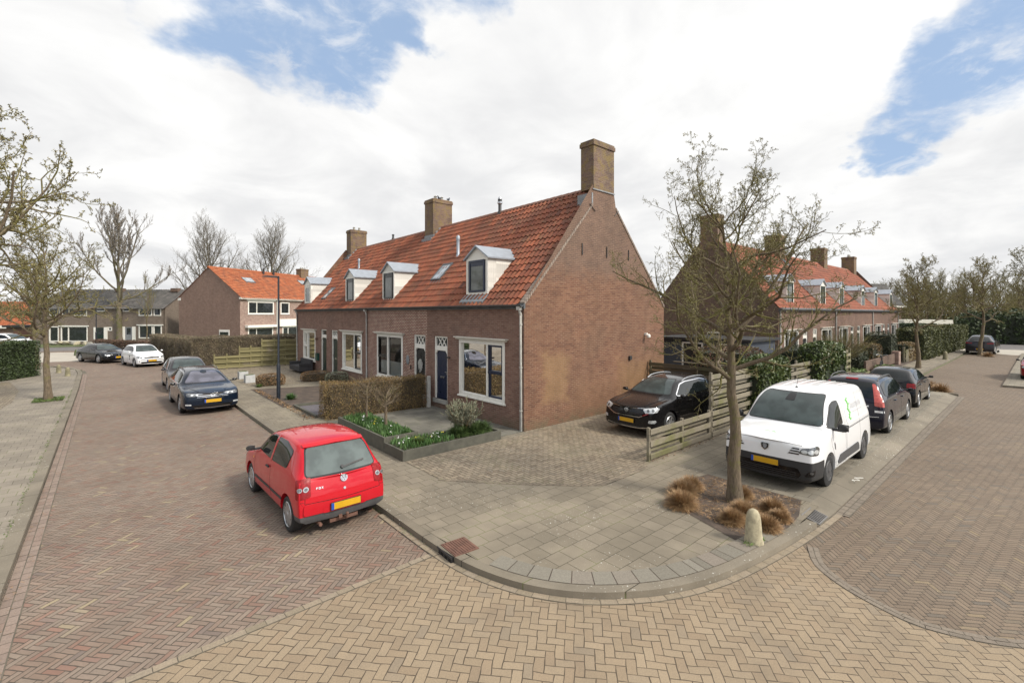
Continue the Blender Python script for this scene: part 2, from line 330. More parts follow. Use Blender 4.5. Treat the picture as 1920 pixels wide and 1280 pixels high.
# ------------------------------------------------------------------ mesh helpers
class MB:
    def __init__(s): s.v = []; s.f = []; s.mi = []; s.uv = {}; s.cur = 0
    def add(s, vs, fs, mi=None):
        o = len(s.v); s.v += [tuple(p) for p in vs]; s.f += [tuple(i+o for i in f) for f in fs]; s.mi += [s.cur if mi is None else mi]*len(fs); return s
    def box(s, x0, x1, y0, y1, z0, z1, mi=None):
        return s.add([(x,y,z) for x in (x0,x1) for y in (y0,y1) for z in (z0,z1)],
                     [(0,1,3,2),(4,6,7,5),(0,4,5,1),(2,3,7,6),(0,2,6,4),(1,5,7,3)], mi)
    def fbox(s, F, a0, a1, n0, n1, z0, z1, mi=None):
        return s.add([F(a,n,z) for a in (a0,a1) for n in (n0,n1) for z in (z0,z1)],
                     [(0,1,3,2),(4,6,7,5),(0,4,5,1),(2,3,7,6),(0,2,6,4),(1,5,7,3)], mi)
    def quad(s, *p, mi=None): return s.add(p, [tuple(range(len(p)))], mi)
    def prism(s, pts, z0, z1, mi=None):
        n = len(pts); return s.add([(x,y,z0) for x,y in pts]+[(x,y,z1) for x,y in pts],
            [tuple(range(n-1,-1,-1)), tuple(range(n,2*n))]+[(i,(i+1)%n,n+(i+1)%n,n+i) for i in range(n)], mi)
    def tube(s, pts, rr, sides=8, cap=True, mi=None):
        pts = [Vector(p) for p in pts]; n = len(pts)
        if not hasattr(rr, '__len__'): rr = [rr]*n
        vs = []; up = Vector((0,0,1))
        for i, p in enumerate(pts):
            d = (pts[min(i+1,n-1)]-pts[max(i-1,0)]); d = d.normalized() if d.length > 1e-9 else Vector((0,0,1))
            a = d.cross(up); a = a.normalized() if a.length > 1e-3 else Vector((1,0,0)); b = a.cross(d)
            for k in range(sides):
                t = 2*math.pi*k/sides; vs.append(p+(a*math.cos(t)+b*math.sin(t))*rr[i])
        fs = [(i*sides+k, i*sides+(k+1)%sides, (i+1)*sides+(k+1)%sides, (i+1)*sides+k) for i in range(n-1) for k in range(sides)]
        if cap: fs += [tuple(range(sides-1,-1,-1)), tuple((n-1)*sides+k for k in range(sides))]
        return s.add(vs, fs, mi)
    def lathe(s, prof, c=(0,0,0), sides=20, axis='z', mi=None):
        vs = []
        for (r, h) in prof:
            for k in range(sides):
                t = 2*math.pi*k/sides; x, y = r*math.cos(t), r*math.sin(t)
                p = (x,y,h) if axis == 'z' else (x,h,y)
                vs.append((c[0]+p[0], c[1]+p[1], c[2]+p[2]))
        n = len(prof)
        fs = [(i*sides+k, i*sides+(k+1)%sides, (i+1)*sides+(k+1)%sides, (i+1)*sides+k) for i in range(n-1) for k in range(sides)]
        fs += [tuple(range(sides-1,-1,-1)), tuple((n-1)*sides+k for k in range(sides))]
        return s.add(vs, fs, mi)
def link(o, parent=None, w=False):
    C.objects.link(o)
    if parent:
        o.parent = parent
        if w: o.location = -parent.location
    return o
def obj(name, mb, mat, parent=None, w=False, smooth=False, bevel=0, recalc=True, subd=0, ang=40):
    me = bpy.data.meshes.new(name); me.from_pydata(mb.v, [], mb.f)
    mats = mat if isinstance(mat, (list, tuple)) else [mat]
    for m in mats: me.materials.append(M[m])
    if any(mb.mi): me.polygons.foreach_set('material_index', mb.mi)
    if recalc or bevel:
        bm = bmesh.new(); bm.from_mesh(me)
        if bevel:
            bmesh.ops.remove_doubles(bm, verts=bm.verts, dist=1e-5)
            bmesh.ops.bevel(bm, geom=[e for e in bm.edges if len(e.link_faces) == 2 and e.calc_face_angle(0) > .5], offset=bevel, segments=2, affect='EDGES', clamp_overlap=True)
        bmesh.ops.recalc_face_normals(bm, faces=bm.faces); bm.to_mesh(me); bm.free()
    if smooth:
        me.polygons.foreach_set('use_smooth', [True]*len(me.polygons)); me.set_sharp_from_angle(angle=rad(ang))
    o = bpy.data.objects.new(name, me)
    if subd:
        md = o.modifiers.new('s', 'SUBSURF'); md.levels = md.render_levels = subd
    return link(o, parent, w)
def nmesh(name, v, f, mat, parent=None, w=False, smooth=False, mi=None):
    """fast numpy mesh, f is (n,k)"""
    me = bpy.data.meshes.new(name); n, k = f.shape
    me.vertices.add(len(v)); me.vertices.foreach_set('co', np.asarray(v, 'f').ravel())
    me.loops.add(n*k); me.loops.foreach_set('vertex_index', f.ravel().astype('i'))
    me.polygons.add(n); me.polygons.foreach_set('loop_start', np.arange(0, n*k, k, dtype='i')); 
    me.update(calc_edges=True)
    for m in (mat if isinstance(mat, (list, tuple)) else [mat]): me.materials.append(M[m])
    if mi is not None: me.polygons.foreach_set('material_index', mi)
    if smooth: me.polygons.foreach_set('use_smooth', [True]*n)
    return link(bpy.data.objects.new(name, me), parent, w)
def tag(o, label, cat, group=None, kind=None):
    o['label'] = label; o['category'] = cat
    if group: o['group'] = group
    if kind: o['kind'] = kind
    return o
def thing(name, label, cat, loc=(0,0,0), rz=0, group=None, s=1):
    o = bpy.data.objects.new(name, None); C.objects.link(o); o.location = loc; o.rotation_euler = (0,0,rz); o.scale = (s,s,s)
    o.empty_display_size = .2
    return tag(o, label, cat, group)
def struct(o): o['kind'] = 'structure'; return o
def copy_tree(o, parent=None):
    c = o.copy(); C.objects.link(c); c.parent = parent
    for ch in [x for x in bpy.data.objects if x.parent == o and x.name in C.objects]: copy_tree(ch, c)
    return c
def Fr(O, A, N):
    O, A, N = Vector(O), Vector(A), Vector(N)
    return lambda a, n, z: tuple(O + A*a + N*n + Vector((0,0,z)))

# ------------------------------------------------------------------ ground
RZ = -.10
def sheet(name, pts, z, mat):
    mb = MB(); mb.add([(x,y,z) for x,y in pts], [tuple(range(len(pts)))]); return struct(obj(name, mb, mat, recalc=False))
plain('far_ground', (.10,.11,.05), .95, var=.4, sc=.3)
sheet('ground', [(-900,-900),(900,-900),(900,900),(-900,900)], RZ-.03, 'far_ground')
# arc of the corner kerb (outer edge), centre / radius measured from the photo
arc = [(3.78,7.9),(3.78,6.4),(3.82,5.6),(3.94,5.0),(4.18,4.40),(4.58,3.86),(5.12,3.42),(5.72,3.10),(6.5,2.86),(7.5,2.70),(8.4,2.60),(9.18,2.54)]
def smooth_line(pts, n=6):
    out = []
    P = [Vector(p).to_3d() if len(p) == 2 else Vector(p) for p in pts]
    for i in range(len(P)-1):
        p0, p1, p2, p3 = P[max(i-1,0)], P[i], P[i+1], P[min(i+2,len(P)-1)]
        for k in range(n):
            t = k/n
            q = .5*((2*p1)+(p2-p0)*t+(2*p0-5*p1+4*p2-p3)*t*t+(3*p1-p0-3*p2+p3)*t**3); out.append((q.x,q.y))
    out.append((P[-1].x, P[-1].y)); return out
sarc = smooth_line(arc, 5)
sheet('left_street', [(-30,47),(-30,66),(-2.6,66),(12,56),(5,42),(3.74,38),(3.74,6.12),(-1.03,5.98),(-1.03,38),(-1.3,41),(-2.3,44.5),(-6,46.5)], RZ+.004, 'red_clinkers')
sheet('junction_paving', [(-8,-6),(-8,6.0),(-1.03,5.98),(3.74,6.12),(4.2,5.2),(7.98,3.0),(8.4,2.62),(7.86,2.24),(7.46,1.76),(7.24,1.2),(7.22,.95),(7.4,.5),(7.7,.12),(8.4,-.52),(9.6,-1.5),(14,-5.8)], RZ+.012, 'yellow_pavers')
sheet('right_street', [(7.0,-8),(7.0,2.62),(28.3,2.55),(30.0,3.2),(32,4.72),(60,4.72),(64,4.72),(64,1.6),(64,-8)], RZ+.004, 'brown_clinkers')
plain('pale_paving', (.36,.33,.28), .9, var=.15, sc=.8)
sheet('crossing', [(60,-30),(69,-30),(69,5),(75,30),(64,30),(62.5,4.8),(60,2)], RZ+.010, 'pale_paving')
sheet('raised_crossing', [(-40,52),(-40,62),(-6,62),(-2.2,60),(-1.2,52.5),(-1.6,48.8),(-5,49.6)], RZ+.010, 'pale_paving')
plain('asphalt_road', (.13,.12,.115), .9, var=.15, sc=2)
sheet('side_road', [(-60,64),(-60,70),(-3,70),(8,60),(6,58),(-3,63)], RZ+.016, 'asphalt_road')
sheet('cross_street', [(66,-60),(78,-60),(84,60),(72,60),(69,5)], RZ+.014, 'asphalt_road')
# border rows between pavings
def strip(name, pts, w, z0, z1, mat, side=1):
    """closed ribbon following pts, width w on the left (side=1) of the line"""
    P = [Vector((x,y,0)) for x,y in pts]; L = []; n = len(P)
    for i in range(n):
        d = (P[min(i+1,n-1)]-P[max(i-1,0)]).normalized(); L.append(P[i]+Vector((-d.y,d.x,0))*w*side)
    mb = MB()
    for i in range(n-1):
        a, b, c, d = P[i], P[i+1], L[i+1], L[i]
        mb.add([(a.x,a.y,z0),(b.x,b.y,z0),(c.x,c.y,z0),(d.x,d.y,z0),(a.x,a.y,z1),(b.x,b.y,z1),(c.x,c.y,z1),(d.x,d.y,z1)],
               [(4,5,6,7),(0,1,5,4),(3,7,6,2)]+([(0,4,7,3)] if i == 0 else [])+([(1,2,6,5)] if i == n-2 else []))
    return struct(obj(name, mb, mat))
def row_along(name, line, o0, wd_, length, z, mat, rows=1, gap=.008, seed=1):
    P = [Vector((x,y,0)) for x,y in line]; N_ = []; rt = random.Random(seed)
    for i in range(len(P)):
        d = (P[min(i+1,len(P)-1)]-P[max(i-1,0)]).normalized(); N_.append(Vector((-d.y,d.x,0)))
    cum = [0]
    for a, b in zip(P[:-1], P[1:]): cum.append(cum[-1]+(b-a).length)
    def at(t, o):
        for i in range(len(cum)-1):
            if cum[i+1] >= t: f = (t-cum[i])/(cum[i+1]-cum[i]); return P[i].lerp(P[i+1], f)+N_[i].lerp(N_[i+1], f)*o
    mb = MB()
    for r in range(rows):
        t = -rt.uniform(0, length*.7); a0, a1 = o0+r*wd_, o0+(r+1)*wd_; sg = 1 if wd_ > 0 else -1
        while t < cum[-1]-.02:
            g_ = gap*rt.uniform(.6,1.4); u0, u1 = max(t, 0), min(t+length-g_, cum[-1]-.001)
            if u1-u0 < .02: t += length; continue
            q = [at(u0, a0+sg*gap/2), at(u1, a0+sg*gap/2), at(u1, a1-sg*gap/2), at(u0, a1-sg*gap/2)]
            zz = z+rt.uniform(0,.003); mb.add([(p.x,p.y,zz) for p in q], [(0,1,2,3)]); t += length
    return struct(obj(name, mb, mat, recalc=False))
def islandmat(name, stops):
    g = G(name); rp = g.n('ShaderNodeNewGeometry').outputs['Random Per Island']; P = g.pos()
    M[name] = g.bsdf(g.hsv(g.ramp(rp, stops), v=g.mr(g.noise(P, 45, 5, .7), .3, .7, .82, 1.14)), .9, 0, g.bump(g.noise(P, 80, 4), .35, .006))
islandmat('yellow_row', [(0,(.20,.165,.115)),(.5,(.26,.21,.15)),(1,(.23,.19,.14))])
islandmat('brown_row', [(0,(.15,.125,.098)),(.5,(.195,.162,.125)),(1,(.17,.14,.11))])
islandmat('pink_row', [(0,(.18,.135,.11)),(.5,(.24,.185,.15)),(1,(.21,.15,.12))])
plain('joint_dirt', (.11,.095,.072), .95, var=.4, sc=4)
# pavement slabs (z = 0 level)
pave = [(3.90,40)] + [(3.93,8.2),(3.95,6.4),(4.0,5.7)] + [(p[0]+.10,p[1]+.13) for p in smooth_line(arc[3:-1],4)] + [(9.3,2.74),(9.98,2.76),(9.98,2.88),(28.3,2.88),(28.3,4.95),(62,4.95),(62,12),(10.0,12),(10,10.2),(9.45,10.31),(9.45,36),(4.2,41)]
def slab(name, pts, z, mat, depth=.11):
    mb = MB(); mb.prism(pts, z-depth, z); return struct(obj(name, mb, mat))
sheet('pavement', pave, 0, 'grey_tiles')
sheet('parking_strip', [(9.98,2.9),(28.3,2.9),(28.3,4.9),(9.98,4.9)], .004, 'slot_tiles')
sheet('driveway', [(5.36,8.43),(5.95,7.72),(6.63,6.98),(7.2,6.42),(7.7,6.0),(8.4,5.97),(9.3,6.02),(9.75,6.2),(16.1,6.2),(16.1,10.31),(9.45,10.31),(9.42,10.05),(5.36,10.05)], .006, 'driveway_bricks')
strip('driveway_border', [(5.30,8.50),(5.95,7.72),(6.63,6.98),(7.2,6.42),(7.7,6.0),(8.4,5.97),(9.3,6.02),(9.80,6.22)], .1, 0, .010, 'gutter_bricks', 1)
sheet('garden_path', [(6.2,10.3),(9.45,10.3),(9.45,15.5),(5.4,15.5),(5.4,13.9),(6.2,13.9)], .005, 'garden_tiles')
sheet('front_yard', [(5.15,25.6),(9.45,24.4),(9.45,35),(5.0,35.3)], .005, 'driveway_bricks')
sheet('soil_bed', [(4.98,18.9),(9.4,18.2),(9.4,22.8),(5.02,24.5)], .010, 'soil')
sheet('tree_bed', [(7.40,3.14),(7.62,2.95),(8.5,2.80),(9.15,2.84),(9.95,3.05),(10.0,4.9),(9.6,4.98),(8.0,4.78)], .006, 'soil')
# kerbs
strip('corner_kerb', [(3.76,40),(3.76,9)]+sarc[:-1], .16, RZ-.02, .004, 'kerb_concrete_along', 1)
# radial row of slabs just inside the corner kerb
mb = MB(); P_ = [Vector((x,y,0)) for x,y in sarc[14:-6]]; acc_ = 0; rt = random.Random(2)
offp = []
for i in range(len(P_)):
    d_ = (P_[min(i+1,len(P_)-1)]-P_[max(i-1,0)]).normalized(); nn_ = Vector((-d_.y,d_.x,0)); offp.append((P_[i]+nn_*.165, P_[i]+nn_*.47))
def along(t):
    L_ = 0
    for (a,b),(c,d__) in zip(offp[:-1],offp[1:]):
        l = (c-a).length
        if L_+l >= t: f_ = (t-L_)/l; return a.lerp(c,f_), b.lerp(d__,f_)
        L_ += l
    return None
t = 0
while True:
    w_ = rt.choice([.3,.3,.3,.15]); A_, B_ = along(t), along(t+w_-.012)
    if not A_ or not B_: break
    mb.add([(*A_[0].xy,.008),(*B_[0].xy,.008),(*B_[1].xy,.008),(*A_[1].xy,.008)], [(0,1,2,3)]); t += w_*1.01
g = G('slab_row'); rp = g.n('ShaderNodeNewGeometry').outputs['Random Per Island']; M['slab_row'] = g.bsdf(g.hsv(g.ramp(rp, [(0,(.150,.136,.108)),(.85,(.20,.183,.148)),(1,(.185,.155,.125))]), v=g.mr(g.noise(g.pos(), 40, 5, .7), .3, .7, .85, 1.12)), .9, 0, g.bump(g.noise(g.pos(), 80, 4), .3, .005))
struct(obj('edge_slabs', mb, 'slab_row', recalc=False))
struct(obj('slab_joints', MB().add([p for q in offp for p in ((*q[0].xy,.005),(*q[1].xy,.005))], [(2*i,2*i+2,2*i+3,2*i+1) for i in range(len(offp)-1)]), 'soil', recalc=False))
strip('left_kerb', [(-1.03,5.2),(-1.03,10),(-1.05,20),(-1.08,30),(-1.18,38),(-1.35,40.2),(-1.8,42.2),(-2.6,44),(-4.2,45.6),(-8,46.8)], .2, RZ-.02, .004, 'kerb_concrete_along', 1)
strip('left_kerb_front', [(-1.03,5.2),(-1.3,4.2),(-2.1,3.3),(-3.2,2.9),(-9,2.8)], .2, RZ-.02, .004, 'kerb_concrete', -1)
sheet('left_pavement', [(-30,3.0),(-3.2,3.1),(-2.1,3.55),(-1.5,4.3),(-1.22,5.2),(-1.22,10),(-1.25,20),(-1.28,30),(-1.4,38),(-1.6,40.4),(-2.1,42),(-3,43.7),(-4.5,45.4),(-30,46)], 0, 'pale_tiles')
sheet('side_paving', [(-30,20),(-3.3,22.5),(-2.9,27),(-3.1,31),(-3.9,35.5),(-30,34)], .004, 'driveway_bricks')
strip('left_gutter_bed', [(-1.02,4.8),(-1.02,10),(-1.04,20),(-1.07,30),(-1.17,38),(-1.34,40.2)], .22, RZ-.02, RZ+.010, 'joint_dirt', -1)
strip('corner_gutter_bed', sarc+[(10,2.52)], .115, RZ-.02, RZ+.016, 'joint_dirt', -1)
row_along('corner_gutter', sarc+[(10,2.50)], -.005, -.108, .212, RZ+.019, 'yellow_row')
strip('joint_bed', [(-1.0,6.0),(3.68,6.14)], .115, RZ-.02, RZ+.014, 'joint_dirt', -1)
row_along('joint_row', [(-1.0,6.0),(1,6.06),(3.64,6.14)], -.002, -.108, .212, RZ+.018, 'yellow_row', seed=2)
bl_ = smooth_line([(8.25,2.45),(7.72,2.2),(7.35,1.75),(7.14,1.2),(7.12,.9),(7.3,.45),(7.6,.05),(8.3,-.6),(9.5,-1.6),(14,-6)], 4)
strip('border_bed', bl_, .155, RZ-.02, RZ+.014, 'joint_dirt', 1)
row_along('border_row', bl_, .002, .075, .21, RZ+.018, 'brown_row', rows=2, seed=3)
lg_ = [(-1.02,4.8),(-1.02,10),(-1.04,20),(-1.07,30),(-1.17,38)]
row_along('left_gutter', lg_, -.004, -.105, .205, RZ+.013, 'pink_row', rows=2, seed=4, gap=.012)
strip('street_gutter_bed', [(10,2.52),(28.2,2.52)], .225, RZ-.02, RZ+.012, 'joint_dirt', -1)
row_along('street_gutter', [(10,2.515),(20,2.515),(28.2,2.515)], -.004, -.105, .205, RZ+.015, 'brown_row', rows=2, seed=5, gap=.014)
mb = MB()   # sloping kerb along the parking strip
mb.add([(9.2,2.52,RZ),(28.3,2.52,RZ),(28.3,2.9,.005),(9.2,2.9,.005),(28.3,2.9,-.12),(9.2,2.9,-.12)], [(0,1,2,3),(1,4,2),(0,3,5)])
struct(obj('sloping_kerb', mb, 'kerb_concrete'))
strip('parking_kerb', [(28.3,2.52),(28.3,4.9)], .12, RZ-.02, .006, 'kerb_concrete', -1)
strip('far_kerb', [(28.4,4.8),(31,4.86),(62,4.86)], .14, RZ-.02, .004, 'kerb_concrete', 1)
slab('opposite_bay', [(33.6,1.35),(62,1.35),(62,-6),(33.6,-6)], .0, 'slot_tiles', .2)
strip('opposite_kerb', [(33.5,1.4),(62,1.4)], .14, RZ-.02, .006, 'kerb_concrete', -1)
sheet('lawn', [(28,6.4),(59,6.4),(59,9.5),(28,9.5)], .008, 'soil')
g = G('grass'); M['grass_base'] = g.bsdf(g.mix(g.noise(g.pos(), 3, 5, .6), (.05,.075,.02), (.11,.12,.05)), .9)
sheet('verge', [(-60,70),(-2,70.2),(8,61),(30,40),(40,60),(10,90),(-60,90)], RZ+.02, 'grass_base')
# ------------------------------------------------------------------ roofs, walls, windows
def pantiles(name, P0, A, Sv, L, SL, mat, parent, w=False, tu=.225, tv=.34, amp=.042, lift=.036, sub=6, both=True):
    """corrugated, stepped tile field; P0 eave start, A along the eave, Sv up the slope"""
    P0, A, Sv = Vector(P0), Vector(A).normalized(), Vector(Sv).normalized(); N = A.cross(Sv)
    if N.z < 0: N = -N
    nc = int(round(L/tu)); tu = L/nc; nr = int(math.ceil(SL/tv)); tv = SL/nr
    us = np.linspace(0, nc, nc*sub+1); ph = us % 1.0
    prof = amp*np.where(ph < .62, np.sin(ph/.62*math.pi), -.55*np.sin((ph-.62)/.38*math.pi))
    rows = []; vv = []
    for m in range(nr): rows += [(m*tv-.03, lift), (m*tv+tv*.98, 0.)]; vv += [m+.02, m+.98]
    nu = len(us); V = np.zeros((len(rows), nu, 3))
    rj = R_.uniform(-.005, .005, (len(rows), nc+1)); cidx = np.minimum(us.astype(int), nc)
    for r, (sv, h) in enumerate(rows):
        hh = prof + h + rj[r//2*2][cidx]
        V[r] = np.array(P0) + np.outer(us*tu, np.array(A)) + np.array(Sv)*sv + np.outer(hh, np.array(N))
        V[r] += np.outer(R_.uniform(-.008, .008, nc+1)[cidx], np.array(Sv)) if r % 2 == 0 else 0
    i = np.arange(len(rows)-1)[:,None]; j = np.arange(nu-1)[None,:]
    a = (i*nu+j).ravel(); f = np.stack([a, a+1, a+nu+1, a+nu], 1)
    o = nmesh(name, V.reshape(-1,3), f, mat, parent, w)
    uvl = o.data.uv_layers.new(name='UVMap')
    U = np.tile(us, (len(rows),1)).ravel(); W = np.repeat(np.array(vv), nu)
    # use face-centre ids so that a tile never straddles two colours
    jj = (a % nu); ii = a//nu
    uc = (us[jj]+us[jj+1])/2; vc = np.where(ii % 2 == 0, (ii//2)+.5, (ii//2)+1.02)
    uv = np.zeros((len(f),4,2)); uv[:,:,0] = uc[:,None]; uv[:,:,1] = vc[:,None]
    uvl.data.foreach_set('uv', uv.ravel().astype('f'))
    o.data.set_sharp_from_angle(angle=rad(38))
    return o
def wall(mb, F, a0, a1, z0, z1, ops, depth=.1, mi=None):
    As = sorted({a0,a1,*[o[0] for o in ops],*[o[1] for o in ops]}); Zs = sorted({z0,z1,*[o[2] for o in ops],*[o[3] for o in ops]})
    for i in range(len(As)-1):
        for j in range(len(Zs)-1):
            ca, cz = (As[i]+As[i+1])/2, (Zs[j]+Zs[j+1])/2
            if any(o[0] < ca < o[1] and o[2] < cz < o[3] for o in ops): continue
            mb.quad(F(As[i],0,Zs[j]), F(As[i+1],0,Zs[j]), F(As[i+1],0,Zs[j+1]), F(As[i],0,Zs[j+1]), mi=mi)
    for (b0,b1,c0,c1) in ops:
        for p, q in (((b0,c0),(b1,c0)),((b1,c0),(b1,c1)),((b1,c1),(b0,c1)),((b0,c1),(b0,c0))):
            mb.quad(F(p[0],0,p[1]), F(q[0],0,q[1]), F(q[0],-depth,q[1]), F(p[0],-depth,p[1]), mi=mi)
def frame_rect(mb, F, a0, a1, z0, z1, t, n0, n1, tb=None, mi=None):
    tb = t if tb is None else tb
    mb.fbox(F, a0, a0+t, n0, n1, z0, z1, mi); mb.fbox(F, a1-t, a1, n0, n1, z0, z1, mi)
    mb.fbox(F, a0+t, a1-t, n0, n1, z1-t, z1, mi); mb.fbox(F, a0+t, a1-t, n0, n1, z0, z0+tb, mi)
def window(F, parent, a0, a1, z0, z1, split, case, fr='white_paint', sash='white_paint', w=True, cornice=True, low=.45, top=.0, glass='window_glass', t=.11, curt=None, name='window'):
    """split: position of mullion, case: which side has the two-light casement (-1 low a, 1 high a, 0 none)"""
    mb = MB(); frame_rect(mb, F, a0, a1, z0, z1, t, -.09, .025)
    if split: mb.fbox(F, split-.045, split+.045, -.088, .018, z0+t, z1-t)
    mb.fbox(F, a0-.05, a1+.05, -.02, .07, z0-.05, z0+.0)
    fo = obj(name, mb, fr, parent, w, bevel=.006)
    if cornice:
        mb = MB(); mb.fbox(F, a0-.12, a1+.12, -.01, .10, z1+.02, z1+.07); mb.fbox(F, a0-.17, a1+.17, -.008, .16, z1+.072, z1+.105); mb.fbox(F, a0-.06, a1+.06, -.01, .05, z1+.0, z1+.018)
        obj('cornice', mb, 'cream_paint', fo, bevel=.005)
    if case:
        s0, s1 = (a0+t, split-.045) if case < 0 else (split+.045, a1-t)
        mb = MB(); zm = z0+t+(z1-z0-2*t)*.48
        frame_rect(mb, F, s0+.004, s1-.004, zm+.0, z1-t-.004, .06, -.07, .008); frame_rect(mb, F, s0+.004, s1-.004, z0+t+.004, zm-.002, .055, -.07, -.01)
        mb.fbox(F, s0+.004, s1-.004, -.0695, .02, zm-.04, zm+.03)
        obj('casement', mb, sash, fo, bevel=.004)
    mb = MB(); mb.quad(F(a0+t,-.05,z0+t), F(a1-t,-.05,z0+t), F(a1-t,-.05,z1-t), F(a0+t,-.05,z1-t)); obj('pane', mb, glass, fo)
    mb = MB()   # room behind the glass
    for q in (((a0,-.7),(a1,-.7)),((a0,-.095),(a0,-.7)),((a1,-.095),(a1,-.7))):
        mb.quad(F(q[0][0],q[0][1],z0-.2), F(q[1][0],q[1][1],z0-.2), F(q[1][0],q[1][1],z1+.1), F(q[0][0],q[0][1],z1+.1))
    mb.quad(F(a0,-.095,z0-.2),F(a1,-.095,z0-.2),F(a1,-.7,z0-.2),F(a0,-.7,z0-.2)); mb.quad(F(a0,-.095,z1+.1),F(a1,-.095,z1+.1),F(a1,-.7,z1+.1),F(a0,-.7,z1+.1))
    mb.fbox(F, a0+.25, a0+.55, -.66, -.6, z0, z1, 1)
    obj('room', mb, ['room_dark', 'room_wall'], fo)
    if low or top or curt:
        mb = MB()
        if low: mb.fbox(F, a0+t+.01, a1-t-.01, -.13, -.115, z0+t, z0+t+low)
        if top: mb.fbox(F, a0+t+.01, a1-t-.01, -.17, -.14, z1-t-top, z1-t)
        if curt: 
            for c0, c1 in curt:
                nn = int((c1-c0)/.05)+1
                for k in range(nn): mb.fbox(F, c0+(c1-c0)*k/nn, c0+(c1-c0)*(k+1)/nn, -.2-.02*(k%2), -.17-.02*(k%2), z0+t, z1-t)
        obj('blind', mb, 'blind', fo)
    return fo
def door(F, parent, a0, a1, z0, z1, col, hand=1, w=True, lattice=True, zt=2.16, letter=True):
    t = .07; mb = MB(); n1 = -.03
    mb.fbox(F, a0, a0+t, -.14, n1, z0, z1); mb.fbox(F, a1-t, a1, -.14, n1, z0, z1); mb.fbox(F, a0+t, a1-t, -.14, n1, z1-.06, z1); mb.fbox(F, a0+t, a1-t, -.14, n1+.005, zt, zt+.17)
    for sg, c in ((1, a0+t), (-1, a1-t)):   # chamfered head of the door opening
        mb.add([F(c,-.139,zt), F(c+sg*.12,-.139,zt), F(c,-.139,zt-.13), F(c,n1-.002,zt), F(c+sg*.12,n1-.002,zt), F(c,n1-.002,zt-.13)], [(0,1,2),(3,5,4),(0,2,5,3),(1,4,5,2),(0,3,4,1)])
    fo = obj('door', mb, 'white_paint', parent, w, bevel=.005)
    mb = MB(); n = 7; W = (a1-a0-2*t)
    for k in range(n): mb.fbox(F, a0+t+W*k/n+.003, a0+t+W*(k+1)/n-.003, -.13, -.085, z0, zt)
    mb.fbox(F, a0+t, a1-t, -.128, -.09, z0, zt); mb.fbox(F, a0+t, a1-t, -.09, -.075, z0, z0+.18)
    obj('door_leaf', mb, col, fo, bevel=.003)
    mb = MB(); mb.quad(F(a0+t,-.1,zt+.17), F(a1-t,-.1,zt+.17), F(a1-t,-.1,z1-.06), F(a0+t,-.1,z1-.06)); obj('transom_glass', mb, 'dark_window', fo)
    if lattice:
        mb = MB(); za, zb = zt+.17, z1-.06; cx = (a0+a1)/2; q = .13
        for c in (cx-q/1.0, cx+q/1.0):
            for s in (1, -1):
                p = [(c-s*q-.018*1, za), (c-s*q+.018, za), (c+s*q+.018, zb), (c+s*q-.018, zb)]
                nn = -.085+.003*s
                mb.add([F(x,nn-.012,z) for x, z in p]+[F(x,nn+.02,z) for x, z in p], [(0,1,2,3),(7,6,5,4),(0,4,5,1),(1,5,6,2),(2,6,7,3),(3,7,4,0)])
        obj('lattice', mb, 'white_paint', fo)
    if letter:
        mb = MB(); c = (a0+a1)/2; hx_ = a0+t+.07 if hand < 0 else a1-t-.07
        mb.fbox(F, c-.14, c+.14, -.083, -.07, z0+.78, z0+.86); mb.fbox(F, hx_-.015, hx_+.015, -.083, -.05, z0+.93, z0+1.05); mb.fbox(F, min(hx_,hx_-hand*.1), max(hx_,hx_-hand*.1), -.05, -.03, z0+1.02, z0+1.04)
        obj('letter_slot', mb, 'steel', fo)
    mb = MB(); mb.fbox(F, a0-.03, a1+.03, -.13, .05, max(z0-.16,.0), z0); obj('doorstep', mb, 'concrete', fo, bevel=.008)
    return fo
